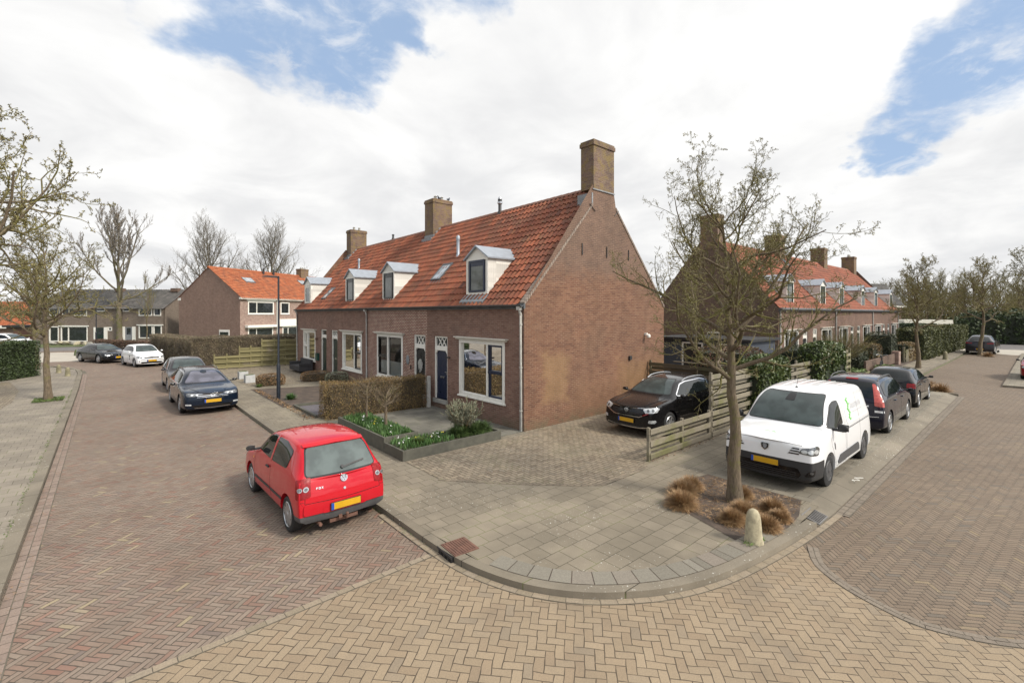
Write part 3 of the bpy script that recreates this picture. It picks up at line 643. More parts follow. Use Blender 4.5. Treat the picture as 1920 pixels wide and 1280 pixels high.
def dormer(F, parent, a0, a1, z0, zc, za, slope, eave_n, mat_sash='navy_paint', w=True, dark=True):
    """F normal points out of the facade; front plane at n=nf; slope = rise of roof per metre inwards"""
    nf = eave_n; e = .06
    nb = lambda z: nf-(z-z0)/slope-.35
    cm = (a0+a1)/2; mb = MB()
    # front and cheeks as vertical boards
    def board(p0, p1, zb, zt_fn):  # along a
        pass
    mb.add([F(a0,nf,z0),F(a1,nf,z0),F(a1,nf,zc),F(cm,nf,za),F(a0,nf,zc)], [(0,1,2,3,4)])
    for a, sg in ((a0,-1),(a1,1)):
        mb.add([F(a,nf,z0),F(a,nf,zc),F(a,nb(zc),zc),F(a,nf-.35,z0)], [(0,1,2,3)])
        k = nf-.12
        while k > nb(zc)+.1:
            zb = z0+max(0,(nf-k-.02)*slope)
            mb.fbox(F, a-.004 if sg < 0 else a, a if sg < 0 else a+.004, k-.09, k, min(zb,zc-.02), zc); k -= .1
    d = obj('dormer', mb, 'white_boards', parent, w)
    mb = MB(); o = .09
    for sg, a in ((-1, a0-o), (1, a1+o)):
        zz = zc-.05
        q = [F(a,nf+.1,zz+.02),F(cm,nf+.1,za+.06),F(cm,nb(za)-.1,za+.06),F(a,nb(zc)-.1,zz+.02),F(a,nf+.1,zz-.03),F(cm,nf+.1,za+.01),F(cm,nb(za)-.1,za+.01),F(a,nb(zc)-.1,zz-.03)]
        mb.add(q, [(0,1,2,3),(7,6,5,4),(0,4,5,1),(0,3,7,4),(2,6,7,3)])
    obj('dormer_roof', mb, 'zinc', d)
    mb = MB(); wt = .14 if a1-a0 > 1.18 else .12
    frame_rect(mb, F, a0, a1, z0, zc-.02, wt*.7, nf+.002, nf+.03); obj('dormer_frame', mb, 'white_paint', d, bevel=.004)
    b0, b1, c0, c1 = a0+wt+.03, a1-wt-.03, z0+.08, zc-.10
    mb = MB(); frame_rect(mb, F, b0, b1, c0, c1, .075, nf+.004, nf+.045); mb.fbox(F, b0+.075, b1-.075, nf+.004, nf+.03, c1-.21, c1-.075); obj('sash', mb, mat_sash, d, bevel=.004)
    mb = MB(); mb.quad(F(b0+.05,nf+.018,c0+.05), F(b1-.05,nf+.018,c0+.05), F(b1-.05,nf+.018,c1-.05), F(b0+.05,nf+.018,c1-.05)); obj('dormer_pane', mb, 'dormer_glass', d)
    mb = MB(); mb.fbox(F, a0-.04, a1+.04, nf-.25, nf+.05, z0-.1, z0-.01); mb.add([F(a0-.05,nf+.045,z0-.012),F(a1+.05,nf+.045,z0-.012),F(a1+.05,nf+.30,z0-.25),F(a0-.05,nf+.30,z0-.25),F(a0-.05,nf+.045,z0-.12),F(a1+.05,nf+.045,z0-.12),F(a1+.05,nf+.30,z0-.33),F(a0-.05,nf+.30,z0-.33)], [(0,1,2,3),(3,2,6,7),(0,3,7,4),(1,5,6,2)]); obj('flashing', mb, 'lead', d)
    return d
glassmat('dormer_glass', (.10,.11,.10), 1.6, .05)
def chimney(mb_parent, x0, x1, y0, y1, z0, z1, name='chimney', w=True, pots=2, mat='chimney_brick'):
    mb = MB(); mb.box(x0,x1,y0,y1,z0,z1-.2); mb.box(x0-.035,x1+.035,y0-.035,y1+.035,z1-.2,z1-.06); mb.box(x0-.01,x1+.01,y0-.01,y1+.01,z1-.06,z1)
    c = obj(name, mb, mat, mb_parent, w)
    if pots:
        for k in range(pots):
            mb = MB(); t = (k+1)/(pots+1); cx, cy = x0+(x1-x0)*t, y0+(y1-y0)*.5
            mb.lathe([(.09,z1),(.09,z1+.12),(.07,z1+.14),(.07,z1+.2),(.1,z1+.21),(.02,z1+.27)], (cx,cy,0), 10)
            obj('chimney_pot', mb, 'concrete', c, smooth=True)
    return c
def skylight(F, parent, a0, a1, n0, slope, run, base, w=True):
    """flat roof window in the slope plane; n0 distance inwards from the facade"""
    mb = MB(); mg = MB(); ln = math.hypot(1, slope); nx = slope/ln; nz = 1/ln
    def P(a, s, h): return F(a, -(n0+s/ln)+nx*h, base+slope*n0+s*slope/ln+nz*h)
    def pb(m, a0,a1,s0,s1,h0,h1): m.add([P(a,s,h) for a in (a0,a1) for s in (s0,s1) for h in (h0,h1)], [(0,1,3,2),(4,6,7,5),(0,4,5,1),(2,3,7,6),(0,2,6,4),(1,5,7,3)])
    t = .07
    pb(mb,a0,a0+t,0,run,0,.1); pb(mb,a1-t,a1,0,run,0,.1); pb(mb,a0+t,a1-t,0,t,0,.1); pb(mb,a0+t,a1-t,run-t,run,0,.1); pb(mb,a0-.04,a1+.04,-.16,-.002,.0,.05)
    s = obj('roof_window', mb, 'gutter_zinc', parent, w)
    pb(mg,a0+t,a1-t,t,run-t,.06,.08); obj('roof_pane', mg, 'sky_pane', s)
glassmat('sky_pane', (.35,.37,.38), 1.7, .05)
# ------------------------------------------------------------------ near terrace
SL = (8.10-3.87)/3.9
T = thing('brick_terrace', 'brick terrace with weathered orange roof, four white dormers and a blank gable', 'house', (13.35,20,0))
FF = Fr((9.45,0,0), (0,1,0), (-1,0,0))
ops = {'W1':(11.2,13.72,.7,2.64), 'D1':(14.5,15.42,.34,2.70), 'D2':(16.08,17.0,.34,2.70), 'W2':(17.93,20.42,.7,2.62),
       'W3':(22.15,24.66,.64,2.58), 'D3':(25.4,26.3,.24,2.64), 'D4':(27.1,28.0,.24,2.64), 'W4':(28.95,31.25,.66,2.50)}
mb = MB()
wall(mb, FF, 10.31, 15.94, 0, 3.87, [ops['W1'], ops['D1']], .14, 0)
wall(mb, FF, 15.94, 21.5, 0, 3.87, [ops['D2'], ops['W2']], .14, 1)
wall(mb, FF, 21.5, 32.6, 0, 3.87, [ops['W3'], ops['D3'], ops['D4'], ops['W4']], .14, 0)
obj('front_wall', mb, ['facade_brick', 'repointed_brick'], T, True, recalc=False)
mb = MB()
for y in (10.31, 32.6):
    mb.add([(9.45,y,0),(17.25,y,0),(17.25,y,3.87),(14.0,y,3.87+3.25*SL),(13.85,y,8.06),(12.7,y,8.06),(9.45,y,3.87)], [(0,1,2,3,4,5,6)])
mb.quad((17.25,10.31,0),(17.25,32.6,0),(17.25,32.6,3.87),(17.25,10.31,3.87))
obj('gable_wall', mb, 'gable_brick', T, True)
plain('verge_mortar', (.24,.19,.155), .9, var=.35, sc=12)
# verge bricks following the slope
for sg, xe in ((1,9.45),(-1,17.25)):
    mb = MB(); n = 40; 
    for k in range(n):
        t0, t1 = k/n, (k+1)/n-.004
        x0, x1 = xe+sg*3.25*t0, xe+sg*3.25*t1; z0, z1 = 3.87+3.25*SL*t0, 3.87+3.25*SL*t1
        mb.add([(x,y,z+dz) for y in (10.285,10.52) for (x,z) in ((x0,z0),(x1,z1)) for dz in (-.07,.035)], [(0,1,3,2),(4,6,7,5),(0,4,5,1),(2,3,7,6),(0,2,6,4),(1,5,7,3)])
    obj('verge_bricks', mb, 'verge_mortar', T, True)
rl = 3.9*math.hypot(1, SL)
roof = pantiles('roof', (9.36,32.66,3.80), (0,-1,0), (1,0,SL), 22.15, rl+.10, 'old_pantiles', T, True)
mb = MB(); mb.quad((17.4,10.4,3.72),(17.4,32.6,3.72),(13.35,32.6,8.11),(13.35,10.4,8.11)); obj('rear_roof', mb, 'old_pantiles', T, True)
mb = MB()
y = 10.9
while y < 32.5:
    prof = [(13.35-.13, 8.06), (13.35-.09, 8.15), (13.35, 8.19), (13.35+.09, 8.15), (13.35+.13, 8.06)]
    mb.add([(x,y,z) for x,z in prof]+[(x,y+.38,z-.012) for x,z in prof], [(i,i+1,i+6,i+5) for i in range(4)]+[(0,1,2,3,4)]); y += .37
plain('ridge_tile', (.24,.12,.085), .8, var=.3); obj('ridge', mb, 'ridge_tile', roof, smooth=False)
c1 = chimney(T, 12.7, 13.86, 10.285, 10.86, 7.9, 9.62, pots=0)
c2 = chimney(T, 12.78, 13.95, 20.95, 21.8, 7.4, 9.58); c3 = chimney(T, 12.8, 13.95, 31.9, 32.66, 7.4, 9.45)
for c, (ya, yb) in ((c1,(10.285,10.86)),(c2,(20.95,21.8)),(c3,(31.9,32.66))):
    mb = MB(); 
    for k in range(4): mb.fbox(Fr((0,0,0),(0,1,0),(1,0,0)), ya-.03 if k else ya-.06, yb+.03, 12.6+k*.17, 12.78+k*.17, 7.15+k*.19, 7.5+k*.19)
    if c is not c1: obj('lead_flashing', mb, 'lead', c)
    else:
        mb = MB(); mb.box(12.62,12.69,10.3,10.95,7.3,7.75); mb.box(12.66,13.9,10.275,10.283,7.86,7.9); obj('lead_flashing', mb, 'lead', c)
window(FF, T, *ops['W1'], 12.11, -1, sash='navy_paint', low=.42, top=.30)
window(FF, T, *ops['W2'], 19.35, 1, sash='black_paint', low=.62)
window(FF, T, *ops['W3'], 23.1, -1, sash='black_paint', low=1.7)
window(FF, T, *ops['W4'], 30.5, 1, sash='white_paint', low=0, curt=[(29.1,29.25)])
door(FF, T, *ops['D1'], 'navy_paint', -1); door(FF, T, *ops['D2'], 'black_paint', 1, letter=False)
door(FF, T, *ops['D3'], 'green_paint', 1); door(FF, T, *ops['D4'], 'green_paint', -1, lattice=False, letter=False)
for a0, a1, z0 in ((12.42,13.67,4.12),(19.25,20.43,4.02),(23.73,24.93,4.02),(30.67,31.9,4.02)):
    dormer(FF, T, a0, a1, max(z0,4.06)+.10, 5.52, 5.88, SL, -.29, 'white_paint' if a0 > 30 else ('navy_paint' if a0 < 13 else 'black_paint'))
skylight(FF, T, 16.5, 17.25, .97, SL, 1.0, 3.87); skylight(FF, T, 28.6, 29.3, .5, SL, .95, 3.87)
mb = MB()   # gutter: half round along the eave + fascia
n = 8
for (y0, y1) in ((10.25,32.7),):
    pr = [(9.31+.075*math.cos(math.pi+math.pi*k/n), 3.83+.075*math.sin(math.pi+math.pi*k/n)) for k in range(n+1)]
    pr2 = [(9.31+.066*math.cos(math.pi+math.pi*k/n), 3.83+.066*math.sin(math.pi+math.pi*k/n)) for k in range(n+1)][::-1]
    P = pr+pr2; m = len(P)
    mb.add([(x,y0,z) for x,z in P]+[(x,y1,z) for x,z in P], [(i,(i+1)%m,m+(i+1)%m,m+i) for i in range(m)]+[tuple(range(m)), tuple(range(m,2*m))])
    mb.box(9.385,9.45,y0,y1,3.70,3.86)
y = 10.6
while y < 32: mb.box(9.235,9.39,y,y+.025,3.735,3.752); y += .6
obj('gutter', mb, 'gutter_zinc', T, True)
for yy, st in ((10.40,3.66),(21.5,3.72),(32.45,3.72)):
    mb = MB(); mb.tube([(9.33,yy,3.78),(9.33,yy,3.68),(9.40,yy,3.50),(9.40,yy,.0)], .042, 10)
    for z in (.6,1.9,3.2): mb.lathe([(.05,z),(.05,z+.04)], (9.40,yy,0), 10)
    mb.box(9.27,9.39,yy-.07,yy+.07,3.66,3.77)
    obj('downpipe', mb, 'pipe_grey', T, True, smooth=True)
mb = MB()
for (x, z) in ((12.11,5.74),(13.45,5.75),(14.77,5.75)): mb.box(x-.015,x+.015,10.28,10.30,z-.2,z+.2)
for (xa,za,xb,zb) in ((12.5,7.33,12.79,7.12),(14.13,7.31,13.9,7.10)): mb.tube([(xa,10.285,za),(xb,10.285,zb)], .014, 6)
obj('wall_anchor', mb, 'iron', T, True)
mb = MB(); mb.box(14.78,14.92,10.24,10.31,1.82,1.96); obj('vent_box', mb, 'plastic', T, True)
mb = MB(); mb.box(15.83,15.9,10.2,10.31,2.72,2.8); mb.lathe([(.05,2.62),(.075,2.64),(.075,2.72),(.03,2.76)], (15.865,10.14,0), 12); obj('security_light', mb, 'white_paint', T, True, smooth=True)
mb = MB(); mb.box(9.37,9.45,14.3,14.42,1.93,1.97); mb.tube([(9.42,14.36,1.95),(9.3,14.36,1.9),(9.3,14.36,2.05)], .012, 6); obj('wall_hook', mb, 'iron', T, True)
mb = MB(); mb.lathe([(.001,-.0),(.15,.0),(.16,.015),(.14,.03),(.001,.035)], (0,0,0), 20, 'y')
o = obj('name_shield', mb, 'lead', T, False, smooth=True); o.rotation_euler = (0,0,rad(90)); o.scale = (.8,1,1.25); o.location = Vector((9.44,17.48,1.63))-T.location
mb = MB(); mb.box(9.43,9.45,17.2,17.27,1.26,1.42); obj('doorbell', mb, 'black_paint', T, True)
mb = MB(); mb.box(9.40,9.45,28.5,28.6,2.03,2.12); mb.lathe([(.03,1.98),(.06,2.0),(.05,2.1),(.02,2.14)], (9.34,28.55,0), 10); obj('porch_lamp', mb, 'rust', T, True)
# roof vents
for (x,y,z,h,r_,nm,mt) in ((11.46,16.74,5.95,1.0,.07,'roof_vent','zinc'),(11.68,27.83,6.2,.75,.06,'roof_vent','zinc'),(13.3,16.12,8.0,.75,.075,'roof_flue','plastic'),(13.35,26.6,8.1,.38,.06,'roof_vent','plastic')):
    mb = MB(); mb.lathe([(r_*1.9,z),(r_*1.2,z+.15),(r_,z+.17),(r_,z+h*.8),(r_*1.25,z+h*.8),(r_*1.25,z+h*.93),(r_*.6,z+h)], (x,y,0), 12)
    v_ = obj(nm, mb, mt, T, True, smooth=True)
    if nm == 'roof_flue':
        mb = MB(); mb.lathe([(r_*1.05,z+h*.62),(r_*1.5,z+h*.66),(r_*1.5,z+h*.78),(r_*1.0,z+h*.8),(r_*1.3,z+h*.95),(r_*.7,z+h*1.06)], (x,y,0), 12); obj('flue_cap', mb, 'steel', v_, smooth=True)

# ------------------------------------------------------------------ right terrace
T2 = thing('brick_terrace', 'brick terrace beyond the driveway with six white dormers facing the right-hand street', 'house', (27.7,9.6,0))
X0, X1, Y0, Y1 = 27.7, 59.2, 9.6, 17.4; md = 5.25
F2 = Fr((X0,9.6,0), (1,0,0), (0,-1,0))
wins = []; doors = []; dms = []
for m in range(6):
    b = m*md
    if m % 2 == 0: wins.append((b+.85,b+3.1,.75,2.55)); doors.append((b+3.9,b+4.75,.25,2.6)); dms.append((b+2.05,b+3.2))
    else: doors.append((b+.5,b+1.35,.25,2.6)); wins.append((b+2.15,b+4.4,.75,2.55)); dms.append((b+2.9,b+4.05))
mb = MB(); wall(mb, F2, 0, X1-X0, 0, 3.87, wins+doors, .14); obj('front_wall', mb, 'row_brick', T2, True)
for x in (X0, X1): mb = MB(); mb.add([(x,Y0,0),(x,Y1,0),(x,Y1,3.87),(x,14.05,8.0),(x,12.95,8.0),(x,Y0,3.87)], [(0,1,2,3,4,5)]); obj('gable_wall', mb, 'row_gable_brick', T2, True)
mb = MB(); mb.quad((X0,Y1,0),(X1,Y1,0),(X1,Y1,3.87),(X0,Y1,3.87))
obj('rear_wall', mb, 'row_gable_brick', T2, True)
r2 = pantiles('roof', (X0+.05,Y0-.1,3.79), (1,0,0), (0,1,SL), X1-X0-.1, rl+.12, 'row_pantiles', T2, True, sub=4, tu=.25)
mb = MB(); mb.quad((X0+.05,Y1+.1,3.75),(X1,Y1+.1,3.75),(X1,13.5,8.1),(X0+.05,13.5,8.1)); obj('rear_roof', mb, 'row_pantiles', T2, True)
mb = MB(); mb.tube([(X0+.1,13.5,8.08),(X1,13.5,8.08)], .1, 8); obj('ridge', mb, 'ridge_tile', r2)
for x, pt in ((27.68,0),(37.7,2),(48.2,2),(58.0,3)): chimney(T2, x, x+.95 if x > 28 else x+.8, 12.95, 14.05, 7.5, 9.6 if x < 28 else 9.45, pots=pt)
F2w = Fr((X0,9.6,0), (1,0,0), (0,-1,0))
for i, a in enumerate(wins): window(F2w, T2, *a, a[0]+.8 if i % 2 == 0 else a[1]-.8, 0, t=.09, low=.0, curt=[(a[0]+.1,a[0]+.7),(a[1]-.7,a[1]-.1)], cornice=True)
for i, a in enumerate(doors): door(F2w, T2, *a, ['black_paint','green_paint'][i//2 % 2], 1, lattice=i < 2, zt=2.05, letter=False)
for a in dms: dormer(F2w, T2, *a, 4.02, 5.5, 5.84, SL, -.29, 'green_paint')
mb = MB(); mb.tube([(X0-.05,Y0-.14,3.8),(X1+.05,Y0-.14,3.8)], .08, 8); mb.box(X0,X1,Y0-.065,Y0-.002,3.68,3.85); obj('gutter', mb, 'gutter_zinc', T2, True, smooth=True)
for x in (27.85, 38.2, 48.7, 59.0):
    mb = MB(); mb.tube([(x,Y0-.05,3.75),(x,Y0-.05,0)], .045, 8); obj('downpipe', mb, 'pipe_grey', T2, True, smooth=True)
skylight(F2w, T2, 3.6, 4.2, .9, SL, .8, 3.87); skylight(F2w, T2, 10.2, 10.9, 2.9, SL, .8, 3.87); 
mb = MB(); FG = Fr((27.7,0,0), (0,1,0), (-1,0,0)); mb.fbox(FG, 11.5, 13.6, .0, .04, 2.05, 2.45, 0); mb.fbox(FG, 11.58, 13.52, .04, .05, 2.12, 2.38, 1)
obj('gable_window', mb, ['cream_paint', 'dark_window'], T2, True)

# ------------------------------------------------------------------ shed between the terraces
Sh = thing('wooden_shed', 'blue-grey timber shed with white window frames between the two brick terraces', 'shed', (21,8.5,0))
mb = MB(); FS = Fr((21,0,0), (0,1,0), (-1,0,0))
z = .05
while z < 2.3: mb.fbox(FS, 8.5, 12.8, -.02, .0+.012, z, z+.13); z += .14
mb.box(21.03,24,8.5,12.8,0,2.3); mb.box(21.0,24,8.47,8.5,0,2.3)
obj('cladding', mb, 'shed_paint', Sh, True)
mb = MB(); mb.box(20.8,24.2,8.3,13,2.31,2.42); obj('roof', mb, 'plastic', Sh, True)
for a0, a1 in ((10.5,11.55),(8.75,9.75)):
    mb = MB(); frame_rect(mb, FS, a0, a1, .9, 2.2, .07, .013, .06); f_ = obj('window', mb, 'white_paint', Sh, True)
    mb = MB(); mb.fbox(FS, a0+.07, a1-.07, .013, .03, .97, 2.13); obj('pane', mb, 'dark_window', f_)

# ------------------------------------------------------------------ two-storey house with bright roof
V = thing('brick_house', 'two-storey brick house with bright orange roof and blank brown gable behind the hedge', 'house', (11.0,58.5,0), rad(30))
Fv = Fr((0,0,0), (1,0,0), (0,-1,0)); Lv = 17; Wv = 9.5
uw = [(1.0,4.6,3.5,4.95),(5.6,7.0,3.5,4.95),(9.0,12.4,3.5,4.95),(13.6,15.4,3.5,4.95)]; lw = [(1.0,4.5,.6,1.95),(5.9,8.6,.6,1.95),(9.4,12.6,.6,1.95)]
mb = MB(); wall(mb, Fv, 0, Lv, -.1, 5.5, uw+lw, .12); obj('front_wall', mb, 'villa_front_brick', V)
SV = (8.85-5.5)/4.75
mb = MB(); mb.add([(0,0,-.1),(0,Wv,-.1),(0,Wv,5.5),(0,4.75,8.85),(0,0,5.5)], [(0,1,2,3,4)]); obj('gable_wall', mb, 'villa_brick', V); mb = MB(); mb.add([(Lv,0,-.1),(Lv,Wv,-.1),(Lv,Wv,5.5),(Lv,4.75,8.85),(Lv,0,5.5)], [(0,1,2,3,4)]); mb.quad((0,Wv,-.1),(Lv,Wv,-.1),(Lv,Wv,5.5),(0,Wv,5.5))
obj('rear_wall', mb, 'villa_brick', V)
rv = pantiles('roof', (-.1,-.35,5.28), (1,0,0), (0,1,SV), Lv+.2, 5.1*math.hypot(1,SV)+.03, 'bright_pantiles', V, sub=4, tu=.27, tv=.36, amp=.03)
mb = MB(); mb.quad((-.1,9.8,5.25),(Lv,9.8,5.25),(Lv,4.75,8.86),(-.1,4.75,8.86)); mb.tube([(-.12,4.75,8.87),(Lv,4.75,8.87)], .13, 8); obj('rear_roof', mb, 'bright_pantiles', V)
for (a0,a1,z0,z1) in uw+lw:
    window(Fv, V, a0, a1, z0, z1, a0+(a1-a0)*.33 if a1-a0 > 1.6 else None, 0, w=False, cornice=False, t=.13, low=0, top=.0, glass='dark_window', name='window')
mb = MB(); mb.box(-.15,Lv,-.32,-.02,5.18,5.36); mb.box(.6,4.9,-.5,-.02,1.98,2.25); mb.box(5.3,9.0,-.25,-.02,2.0,2.9); mb.tube([(5.0,-.1,5.2),(5.0,-.1,0)], .06, 6); mb.box(-.02,.2,9.2,9.7,5.1,5.4); mb.box(.8,4.8,-.12,-.02,5.0,5.17); obj('white_trim', mb, 'white_paint', V)
mb = MB(); mb.box(-.04,-.002,1.55,3.1,.9,1.75); gw = obj('window', mb, 'white_paint', V); mb = MB(); mb.box(-.06,-.042,1.7,2.95,1.0,1.5); obj('pane', mb, 'dark_window', gw)
skylight(Fv, V, 2.9, 4.3, 2.5, SV, 1.0, 5.5, w=False); skylight(Fv, V, 12.0, 13.2, 2.9, SV, 1.0, 5.5, w=False)
chimney(V, 13.5, 14.9, 4.3, 5.2, 8.4, 9.9, w=False, pots=3)
for x in (7.2, 8.8):
    mb = MB(); mb.lathe([(.12,8.6),(.12,9.2),(.16,9.25),(.05,9.4)], (x,4.4,0), 8); obj('roof_vent', mb, 'plastic', V)
# ------------------------------------------------------------------ grey-roofed pair of houses, far left
A41 = math.atan2(-.6563,.7545)
def rz_(r, z): return (z*.6563+r*.7545, z*.7545-r*.6563)
gx, gy = rz_(-41.4, 55.1)
Gh = thing('semi_detached_house', 'grey-brown two-storey house with dark grey roof facing down the left street', 'house', (gx,gy,0), A41)
q = lambda px: (px-306)*.0633; zq = lambda py: 3.55-55.1*(py-588)/870
Fg = Fr((0,0,0), (1,0,0), (0,-1,0))
gw_ = [(q(116),q(163),zq(592),zq(577.5)),(q(180),q(197),zq(584),zq(577.5)),(q(230),q(244),zq(584),zq(577.5)),(q(260),q(285),zq(592),zq(577.5)),(q(288),q(302),zq(592),zq(577.5)),
       (q(114),q(164),zq(640),zq(612)),(q(202),q(210),zq(620),zq(613)),(q(260),q(286),zq(634),zq(610)),(q(287.5),q(303),zq(634),zq(610)), (q(92),q(112),zq(592),zq(577.5)),(q(92),q(110),zq(640),zq(612))]
gd = [(q(181),q(195),zq(643),zq(614)),(q(234),q(248),zq(643),zq(613))]
mb = MB(); wall(mb, Fg, q(60), 0, -.1, 4.25, gw_+gd, .1); mb.box(q(60),0,.3,8,-.1,4.2); obj('wall', mb, 'grey_house_brick', Gh, recalc=False)
for x_ in (0, q(60)): mb = MB(); mb.add([(x_,0,4.2),(x_,8,4.2),(x_,4,6.5)], [(0,1,2)]); obj('gable_wall', mb, 'grey_house_brick', Gh)
rg = pantiles('roof', (q(60)-.1,-.3,4.12), (1,0,0), (0,1,2.3/4), abs(q(60))+.3, 4.3*math.hypot(1,.575)+.1, 'grey_roof_tiles', Gh, sub=3, tu=.3, tv=.36)
mb = MB(); mb.box(q(172),q(186),3.2,3.8,6.3,6.75); mb.box(q(282),q(296),3.2,3.8,6.3,6.75); obj('chimney', mb, 'row_gable_brick', Gh)
for i, (a0,a1,z0,z1) in enumerate(gw_):
    mb = MB(); frame_rect(mb, Fg, a0, a1, z0, z1, .10, -.05, .04)
    if a1-a0 > 2.2 and i in (0,5): mb.fbox(Fg, a0+(a1-a0)*.28-.05, a0+(a1-a0)*.28+.05, -.04, .03, z0, z1)
    if i in (5,7): mb.fbox(Fg, a0-.2, a1+(.2 if i == 5 else 1.3), .045, .12, z1+.0, z1+.12)
    f_ = obj('window', mb, 'white_paint', Gh)
    mb = MB(); mb.quad(Fg(a0,-.04,z0), Fg(a1,-.04,z0), Fg(a1,-.04,z1), Fg(a0,-.04,z1)); obj('pane', mb, 'dark_window', f_)
for i, (a0,a1,z0,z1) in enumerate(gd):
    mb = MB(); mb.fbox(Fg, a0-.33, a0, .002, .06, z0, z1+.05); mb.fbox(Fg, a1, a1+.4, .002, .06, z0, z1+.05); f_ = obj('door', mb, 'white_paint', Gh)
    mb = MB(); mb.fbox(Fg, a0, a1, -.05, -.01, z0, z1); mb.fbox(Fg, a0+.2, a1-.2, -.01, .0, z0+1.0, z1-.1, 1); obj('door_leaf', mb, ['green_paint' if i == 0 else 'lead', 'dark_window'], f_)
# house with flat extension between the two
hx_, hy_ = rz_(-53.5, 70)
Hh = thing('brick_house', 'small brick house with red-brown roof glimpsed between the grey-roofed and bright-roofed houses', 'house', (hx_,hy_,0), A41)
mb = MB(); mb.box(0,6,0,8,0,4.0); obj('wall', mb, 'villa_front_brick', Hh)
pantiles('roof', (-.1,-.3,3.9), (1,0,0), (0,1,.42), 6.2, 4.7, 'row_pantiles', Hh, sub=3, tu=.3)
for (a0,a1,z0,z1) in ((.8,2.6,2.3,3.5),(3.2,5,2.3,3.5),(.9,5,.2,1.3)):
    mb = MB(); frame_rect(mb, Fg, a0, a1, z0, z1, .12, .0, .06); f_ = obj('window', mb, 'white_paint', Hh); mb = MB(); mb.fbox(Fg, a0+.1, a1-.1, .002, .03, z0+.1, z1-.1); obj('pane', mb, 'dark_window', f_)
mb = MB(); mb.box(.3,6,-.6,-.0,1.7,2.1); obj('canopy', mb, 'white_paint', Hh)
lx, ly = rz_(-74, 62)
Lh = thing('brick_house', 'orange-roofed low house at the left edge beyond the conifer hedge', 'house', (lx,ly,0), A41)
mb = MB(); mb.box(0,10.5,0,8,0,2.0); obj('wall', mb, 'villa_brick', Lh)
pantiles('roof', (-.1,-.4,1.9), (1,0,0), (0,1,.8), 10.8, 5.4, 'bright_pantiles', Lh, sub=3, tu=.3)
mb = MB(); mb.box(0,10.8,-.5,-.41,1.6,2.0); obj('fascia', mb, 'white_paint', Lh)
lx, ly = rz_(-61.6, 56.5)
Lg = thing('garage', 'low brown garage beside the grey-roofed house, behind the street trees', 'garage', (lx,ly,0), A41)
mb = MB(); mb.box(0,5.5,0,6,-.1,1.9); obj('wall', mb, 'row_gable_brick', Lg); mb = MB(); mb.box(-.2,5.7,-.3,6,1.9,2.15); obj('roof', mb, 'plastic', Lg); mb = MB(); mb.box(1,4,-.04,-.002,-.1,1.6); obj('garage_door', mb, 'rust', Lg)
# grey-roofed house end behind the right terrace
bx, by = rz_(61.5, 78)
Bh = thing('brick_house', 'house with dark grey roof and white gutter behind the far end of the right terrace', 'house', (bx,by,0), A41)
mb = MB(); mb.box(-4,4,0,8,0,5.0); mb.add([(4,0,5.0),(4,8,5.0),(4,4,8.6),(-4,0,5.0),(-4,8,5.0),(-4,4,8.6)], [(0,1,2),(3,5,4)]); obj('wall', mb, 'villa_brick', Bh)
pantiles('roof', (-4.3,-.4,4.75), (1,0,0), (0,1,.93), 8.6, 6.0, 'grey_roof_tiles', Bh, sub=3, tu=.3)
mb = MB(); mb.box(-4.4,4.4,-.55,-.42,4.6,4.85); mb.box(3.2,3.5,-.05,-.002,.0,4.6); obj('gutter', mb, 'white_paint', Bh)
for a0,a1,z0,z1 in ((2.0,3.0,2.6,4.2),(2.0,3.0,.3,1.8),(-2,1,2.6,4.2)):
    mb = MB(); frame_rect(mb, Fg, a0, a1, z0, z1, .12, .0, .06); f_ = obj('window', mb, 'white_paint', Bh); mb = MB(); mb.fbox(Fg, a0+.1, a1-.1, .002, .03, z0+.1, z1-.1); obj('pane', mb, 'dark_window', f_)
bx, by = rz_(60, 71)
Wh = thing('garage', 'low pale flat-roofed building past the end of the right terrace', 'garage', (bx,by,0), A41)
mb = MB(); mb.box(0,7,0,5,0,1.2); obj('wall', mb, 'row_gable_brick', Wh); mb = MB(); mb.box(-.2,7.2,-.3,5.2,1.2,2.6); obj('fascia', mb, 'cream_paint', Wh)
